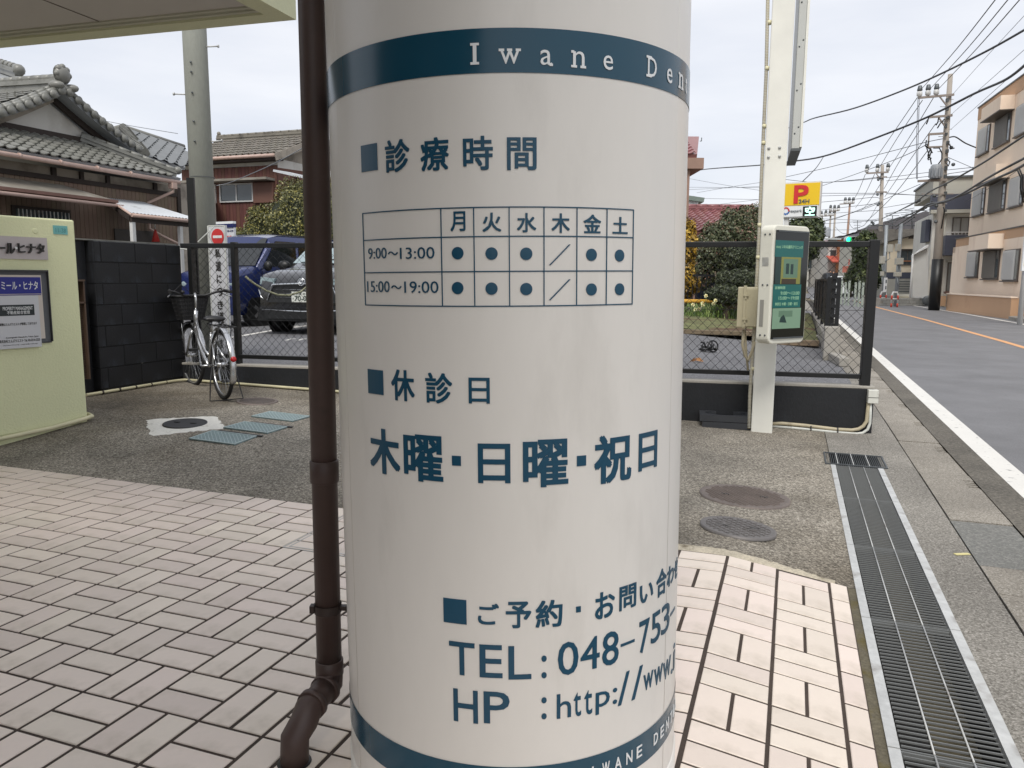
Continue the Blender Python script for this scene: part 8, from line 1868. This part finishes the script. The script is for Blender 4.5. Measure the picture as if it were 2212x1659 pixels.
# far buildings along the street: left side and beyond
for k, (x0, x1, yt, yr, d, mw, mr, lab) in enumerate((
    (280, 420, 1040, 1075, 92, m_grw, m_blr, 'grey far house left of the banner down the street'), (340, 400, 1160, 1185, 84, mat('far_red', L(170, 72, 72), .7), m_blr, 'small dark red building on the far left of the street'),
    (400, 490, 990, 1030, 120, m_cream, m_grw, 'pale cream house at the top of the far rise'), (640, 790, 950, 985, 110, m_grw, m_rt4, 'low grey house with reddish roof behind the signal'),
    (800, 870, 905, 935, 130, m_gtop, m_blr, 'small house with a dark roof on the horizon by the third pole'), (930, 1030, 890, 935, 84, m_gtop, m_grw, 'plain concrete grey building left of the orange house'),
    (160, 300, 1090, 1130, 78, m_plas_w, m_grw, 'white far building close to the display edge'))): simple_house('far_house', lab, Q3, x0, x1, yt, yr, 1330, d, mw, mr, 8)
for k, (s, t, w, h) in enumerate(((-14, 66, 9, 5), (-26, 70, 10, 6), (-12, 90, 9, 6), (12, 92, 9, 6), (22, 100, 10, 6), (-4.5, 84, 6, 5.5), (14, 130, 10, 7), (-8, 140, 10, 7))):
    p = W(s, t, hz(t)); g = thing('street_house', 'plain %s house %s the far street' % (('cream', 'grey', 'white', 'tan')[k % 4], ('left of', 'far left of', 'set back left of', 'right of', 'far right of', 'close beside', 'beyond on the right of', 'beyond on the left of')[k]), 'house', p); mw = (m_cream, m_grw, m_plas_w, m_tan)[k % 4]
    mb = MB(); mb.box((p.x, p.y, p.z+h/2-.5), (w, 8, h), -RA); obj('wall', mb, mw, g); F = Fr(p+Vector((0, 0, h-.5)), W(1, 0)-W(0, 0)); mb = MB(); mb.fpoly(F, [(-w/2-.5, -.02), (w/2+.5, -.02), (0, 1.8)], -4.4, 4.4); obj('roof', mb, m_blr, g)
    for j in range(3):
        for fl in (0, 1): mb = MB(); Fw = Fr(W(s, t-4.02, 0), W(1, 0)-W(0, 0)); mb.fbox(Fw, -w/2+.8+j*w/3, -w/2+2.2+j*w/3, p.z+1+fl*2.6, p.z+2.2+fl*2.6, -.03, .03); obj('window', mb, m_win, g)
tree('far_tree', 'dark far tree left of the street beyond the junction', 0, [B(1756, 560, 80, 12, 24), B(1748, 575, 80, 12, 18)], 2500, .16, lf_dark, 60)
# far woods line left and right so that the ground does not end bare
# overhead wires ----------------------------------------------------
m_wireb = mat('overhead_cable', L(58, 60, 64), .6, var=0); m_wireg = mat('thin_wire', L(120, 124, 130), .5, var=0)
def wire(lab, cr, pts, ds, r, m=None, grp='overhead wires'):
    P = [cr(*p) for p in pts]; n = len(P); Q = []
    # smooth through the measured points
    for i in range(n-1):
        p0, p1, p2, p3 = P[max(i-1, 0)], P[i], P[i+1], P[min(i+2, n-1)]
        for q in range(6):
            t = q/6; f = lambda a, b, c, d: .5*((2*b)+(-a+c)*t+(2*a-5*b+4*c-d)*t*t+(-a+3*b-3*c+d)*t**3)
            u = (i+t)/(n-1); Q.append(at(f(p0[0], p1[0], p2[0], p3[0]), f(p0[1], p1[1], p2[1], p3[1]), 1/((1-u)/ds[0]+u/ds[1])))
    Q.append(at(*P[-1], ds[1])); rr_ = [r*(p.y/36) if False else r for p in Q]; mb = MB(); mb.tube(Q, r, 5, False); o = obj('wire', mb, m or m_wireb, loc=Q[0]); tag(o, lab, 'wire', grp); return o
TH = .022; 
G1 = 'thin high wires fanning to the main pole'; G2 = 'long sagging wires crossing behind the cream post'; G3 = 'thick cables sweeping past the peach block'; G4 = 'wires between the poles down the street'
for a, q in zip((((1555, 573), (1790, 305), (2045, -20)), ((1615, 566), (1860, 300), (2125, -20)), ((1672, 562), (1920, 300), (2200, -20))), ('left', 'middle', 'right')): wire('%s of three thin wires climbing from the insulators of the main pole' % q, Z2, a, (MD, 15), .012, m_wireb, G1)
wire('long cable crossing the sky to the top right corner', Z2, ((640, 838), (815, 775), (900, 742), (1150, 680), (1450, 570), (1700, 460), (2000, 310), (2230, 180)), (46, 14), .022, m_wireb, G2)
wire('heavier cable sagging past the top of the main pole', Z2, ((100, 1088), (220, 1065), (560, 1040), (705, 1022), (950, 985), (1250, 880), (1600, 740), (1900, 590), (2100, 500), (2230, 400)), (60, 14), .026, m_wireb, 'heavier cable')
wire('short drop wire falling from the heavier cable behind the parking sign', Z2, ((950, 985), (900, 1060), (818, 1142)), (34, 22), .014, m_wireb, 'drop')
for a, q in zip((((700, 1118), (1000, 1050), (1350, 960), (1600, 895), (1740, 868)), ((930, 1175), (1200, 1080), (1450, 985), (1600, 910))), ('upper', 'lower')): wire('%s of two wires sagging from the main pole to the parking sign' % q, Z2, a, (60, MD), .018, m_wireb, G2)
NW = 0
for a in (((700, 1130), (930, 1150), (1200, 1128), (1310, 1112)), ((930, 1150), (1120, 1140), (1300, 1122)), ((925, 1218), (1310, 1218)), ((925, 1275), (1150, 1255), (1290, 1245), (1320, 1290)), ((930, 1235), (1300, 1225)), ((940, 1395), (1050, 1370), (1300, 1270), (1560, 1160))): NW += 1; wire('%s fine wire running from the parking sign to the second pole' % ('topmost', 'second', 'straight third', 'hooked lower', 'pale straight', 'long rising')[NW-1], Z2, a, (75, 60), .022, m_wireg if a[0][1] == 1235 else m_wireb, G4)
NV = 0
for a in (((1345, 1120), (1700, 1075), (2000, 1040), (2240, 985)), ((1345, 1140), (1700, 1100), (2230, 1020)), ((1340, 1215), (1500, 1228), (1620, 1235)), ((1345, 1222), (1600, 1232)), ((1340, 1350), (1550, 1330), (1640, 1320))): NV += 1; wire('%s fine wire from the second pole towards the right' % ('uppermost', 'second', 'third', 'fourth', 'lowest')[NV-1], Z2, a, (60, 38), .018, m_wireb, G4)
for a, q in zip((((1540, 615), (1380, 850), (1222, 1078)), ((1572, 632), (1420, 860), (1290, 1075)), ((1640, 618), (1500, 850), (1355, 1070)), ((1605, 752), (1450, 980), (1330, 1190)), ((1655, 780), (1500, 1000), (1335, 1240)), ((1600, 955), (1400, 1220), (1215, 1400))), ('first', 'second', 'third', 'fourth', 'fifth', 'lowest')): wire('%s wire slanting from the main pole down to the second pole' % q, Z2, a, (MD, 60), .018, m_wireb, G4)
for a, q in zip((((1765, 592), (2000, 330), (2240, 70)), ((1755, 720), (2240, 290)), ((1755, 812), (2240, 380))), ('highest', 'middle', 'lowest')): wire('%s of three faint wires rising from the main pole over the peach block' % q, Z2, a, (MD, 20), .008, m_wireg, G1)
NC = 0
wire('curved service cable from the main pole to the peach block', Z4, ((470, 745), (540, 738), (640, 800), (745, 845)), (MD, MD+1), .03, m_wireb, 'service')
wire('thin service wire from the main pole to the corner of the peach block', Z4, ((460, 940), (600, 1000), (720, 1052)), (MD, MD+.5), .012, m_wireb, 'service2')
for a, r in ((((-30, 1480), (130, 1400), (280, 1290), (500, 1180), (800, 1010), (1000, 880), (1240, 720)), .04), (((-60, 1580), (160, 1480), (280, 1410), (460, 1380), (640, 1290), (850, 1160), (1010, 1070), (1240, 950)), .045), (((-60, 1640), (200, 1470), (320, 1420), (640, 1310), (900, 1180), (1100, 1090), (1240, 1015)), .05), (((440, 1395), (660, 1285), (930, 1110), (1100, 1020), (1240, 955)), .02), (((640, 1395), (900, 1240), (1100, 1120), (1240, 1010)), .012)): NC += 1; wire(('uppermost thick dark cable crossing the peach block', 'second thick dark cable crossing the peach block', 'lowest thick dark cable crossing the peach block', 'thin cable between the two lower thick cables at the peach block', 'thinnest lowest cable under the thick ones at the peach block')[NC-1], Z4, a, (MD+6, 19), r*.72, m_black, G3)
for a in (((165, 345), (150, 800), (150, 1160)), ((178, 350), (165, 800), (158, 1165))): wire('vertical lead hanging from the top arm of the main pole', Z4, a, (MD-.4, MD-.4), .016, m_wireg, 'leads')
for a in (((1020, 120), (930, 340), (840, 500)), ((1140, 120), (1010, 390), (890, 560)), ((1215, 250), (1060, 490), (960, 600))): wire('wire from the second pole down to the third pole', Q3, a, (60, 98), .022, m_wireb, G4)
for a in (((425, 590), (800, 545), (1200, 500)), ((440, 740), (700, 670), (1000, 575), (1180, 505)), ((1180, 510), (1090, 680), (1000, 790)), ((430, 850), (900, 845), (1000, 850)), ((430, 700), (1000, 720), (1210, 700)), ((810, 760), (870, 830), (1000, 790)), ((620, 800), (700, 880), (780, 900)), ((1240, 560), (1659, 490)), ((1270, 640), (1659, 560)), ((440, 770), (900, 740), (1200, 720)), ((430, 640), (1200, 590)), ((1260, 740), (1659, 660)), ((880, 930), (1100, 760), (1240, 700))): wire('fine wire in the tangle above the far street', Q3, a, (90, 62), .022, m_wireg if a[0][0] in (430, 620) else m_wireb, G4)
for a, q in zip((((1250, 790), (1659, 790)), ((1240, 700), (1450, 600), (1659, 490)), ((1420, 845), (1659, 680)), ((1280, 760), (1659, 620))), ('level', 'uppermost rising', 'lowest rising', 'middle rising')): wire('%s dark cable between the second and main poles' % q, Q3, a, (62, 38), .03, m_wireb, G4)
for a in (((100, 1125), (320, 1165), (550, 1200)), ((150, 1215), (350, 1180), (550, 1150)), ((100, 1195), (550, 1175)), ((150, 1305), (560, 1255)), ((100, 1180), (560, 1183)), ((60, 1248), (560, 1258))): wire('thin wire crossing the sky between the pillar and the cream post', Z2, a, (70, 55), .014, m_wireg, G4)
wire('single thin wire across the sky behind the grey gable', Z3, ((985, 630), (1500, 730), (2110, 832)), (40, 36), .014, m_wireg, 'single')
wire('blue grey service line slanting across the red brown house', Y3, ((290, 990), (480, 950), (800, 820), (1200, 640), (1620, 410)), (29, 24), .014, m_wireg, 'single2')
mb = MB(); q = [at(*Z4(x, y), 22) for x, y in ((1165, 1070), (1200, 1150), (1195, 1250), (1225, 1400))]; mb.tube(q, .022, 6); mb.tube([p+Vector((.05, 0, .03)) for p in q], .02, 6); tag(obj('hanging_cable', mb, m_black, loc=q[0]), 'loose dark cable hanging in front of the lower right windows', 'cable')
# antennas far away
for k, (x, y0, y1, d) in enumerate(((918, 900, 720, 95), (1375, 850, 660, 70), (1630, 840, 590, 64), (1562, 840, 650, 80))):
    a, b = at(*Q3(x, y0), d), at(*Q3(x, y1), d); mb = MB(); mb.tube([a, b], .04, 5); 
    for j in range(4): mb.tube([b+Vector((-.6+.1*j, 0, -.3*j)), b+Vector((.6-.1*j, 0, -.3*j))], .025, 4)
    tag(obj('roof_antenna', mb, m_dsteel, loc=a), ('thin roof antenna above the small horizon house', 'thin roof antenna above the orange house', 'tall roof antenna above the weathered slate roof', 'thin roof antenna left of the tall one')[k], 'antenna')
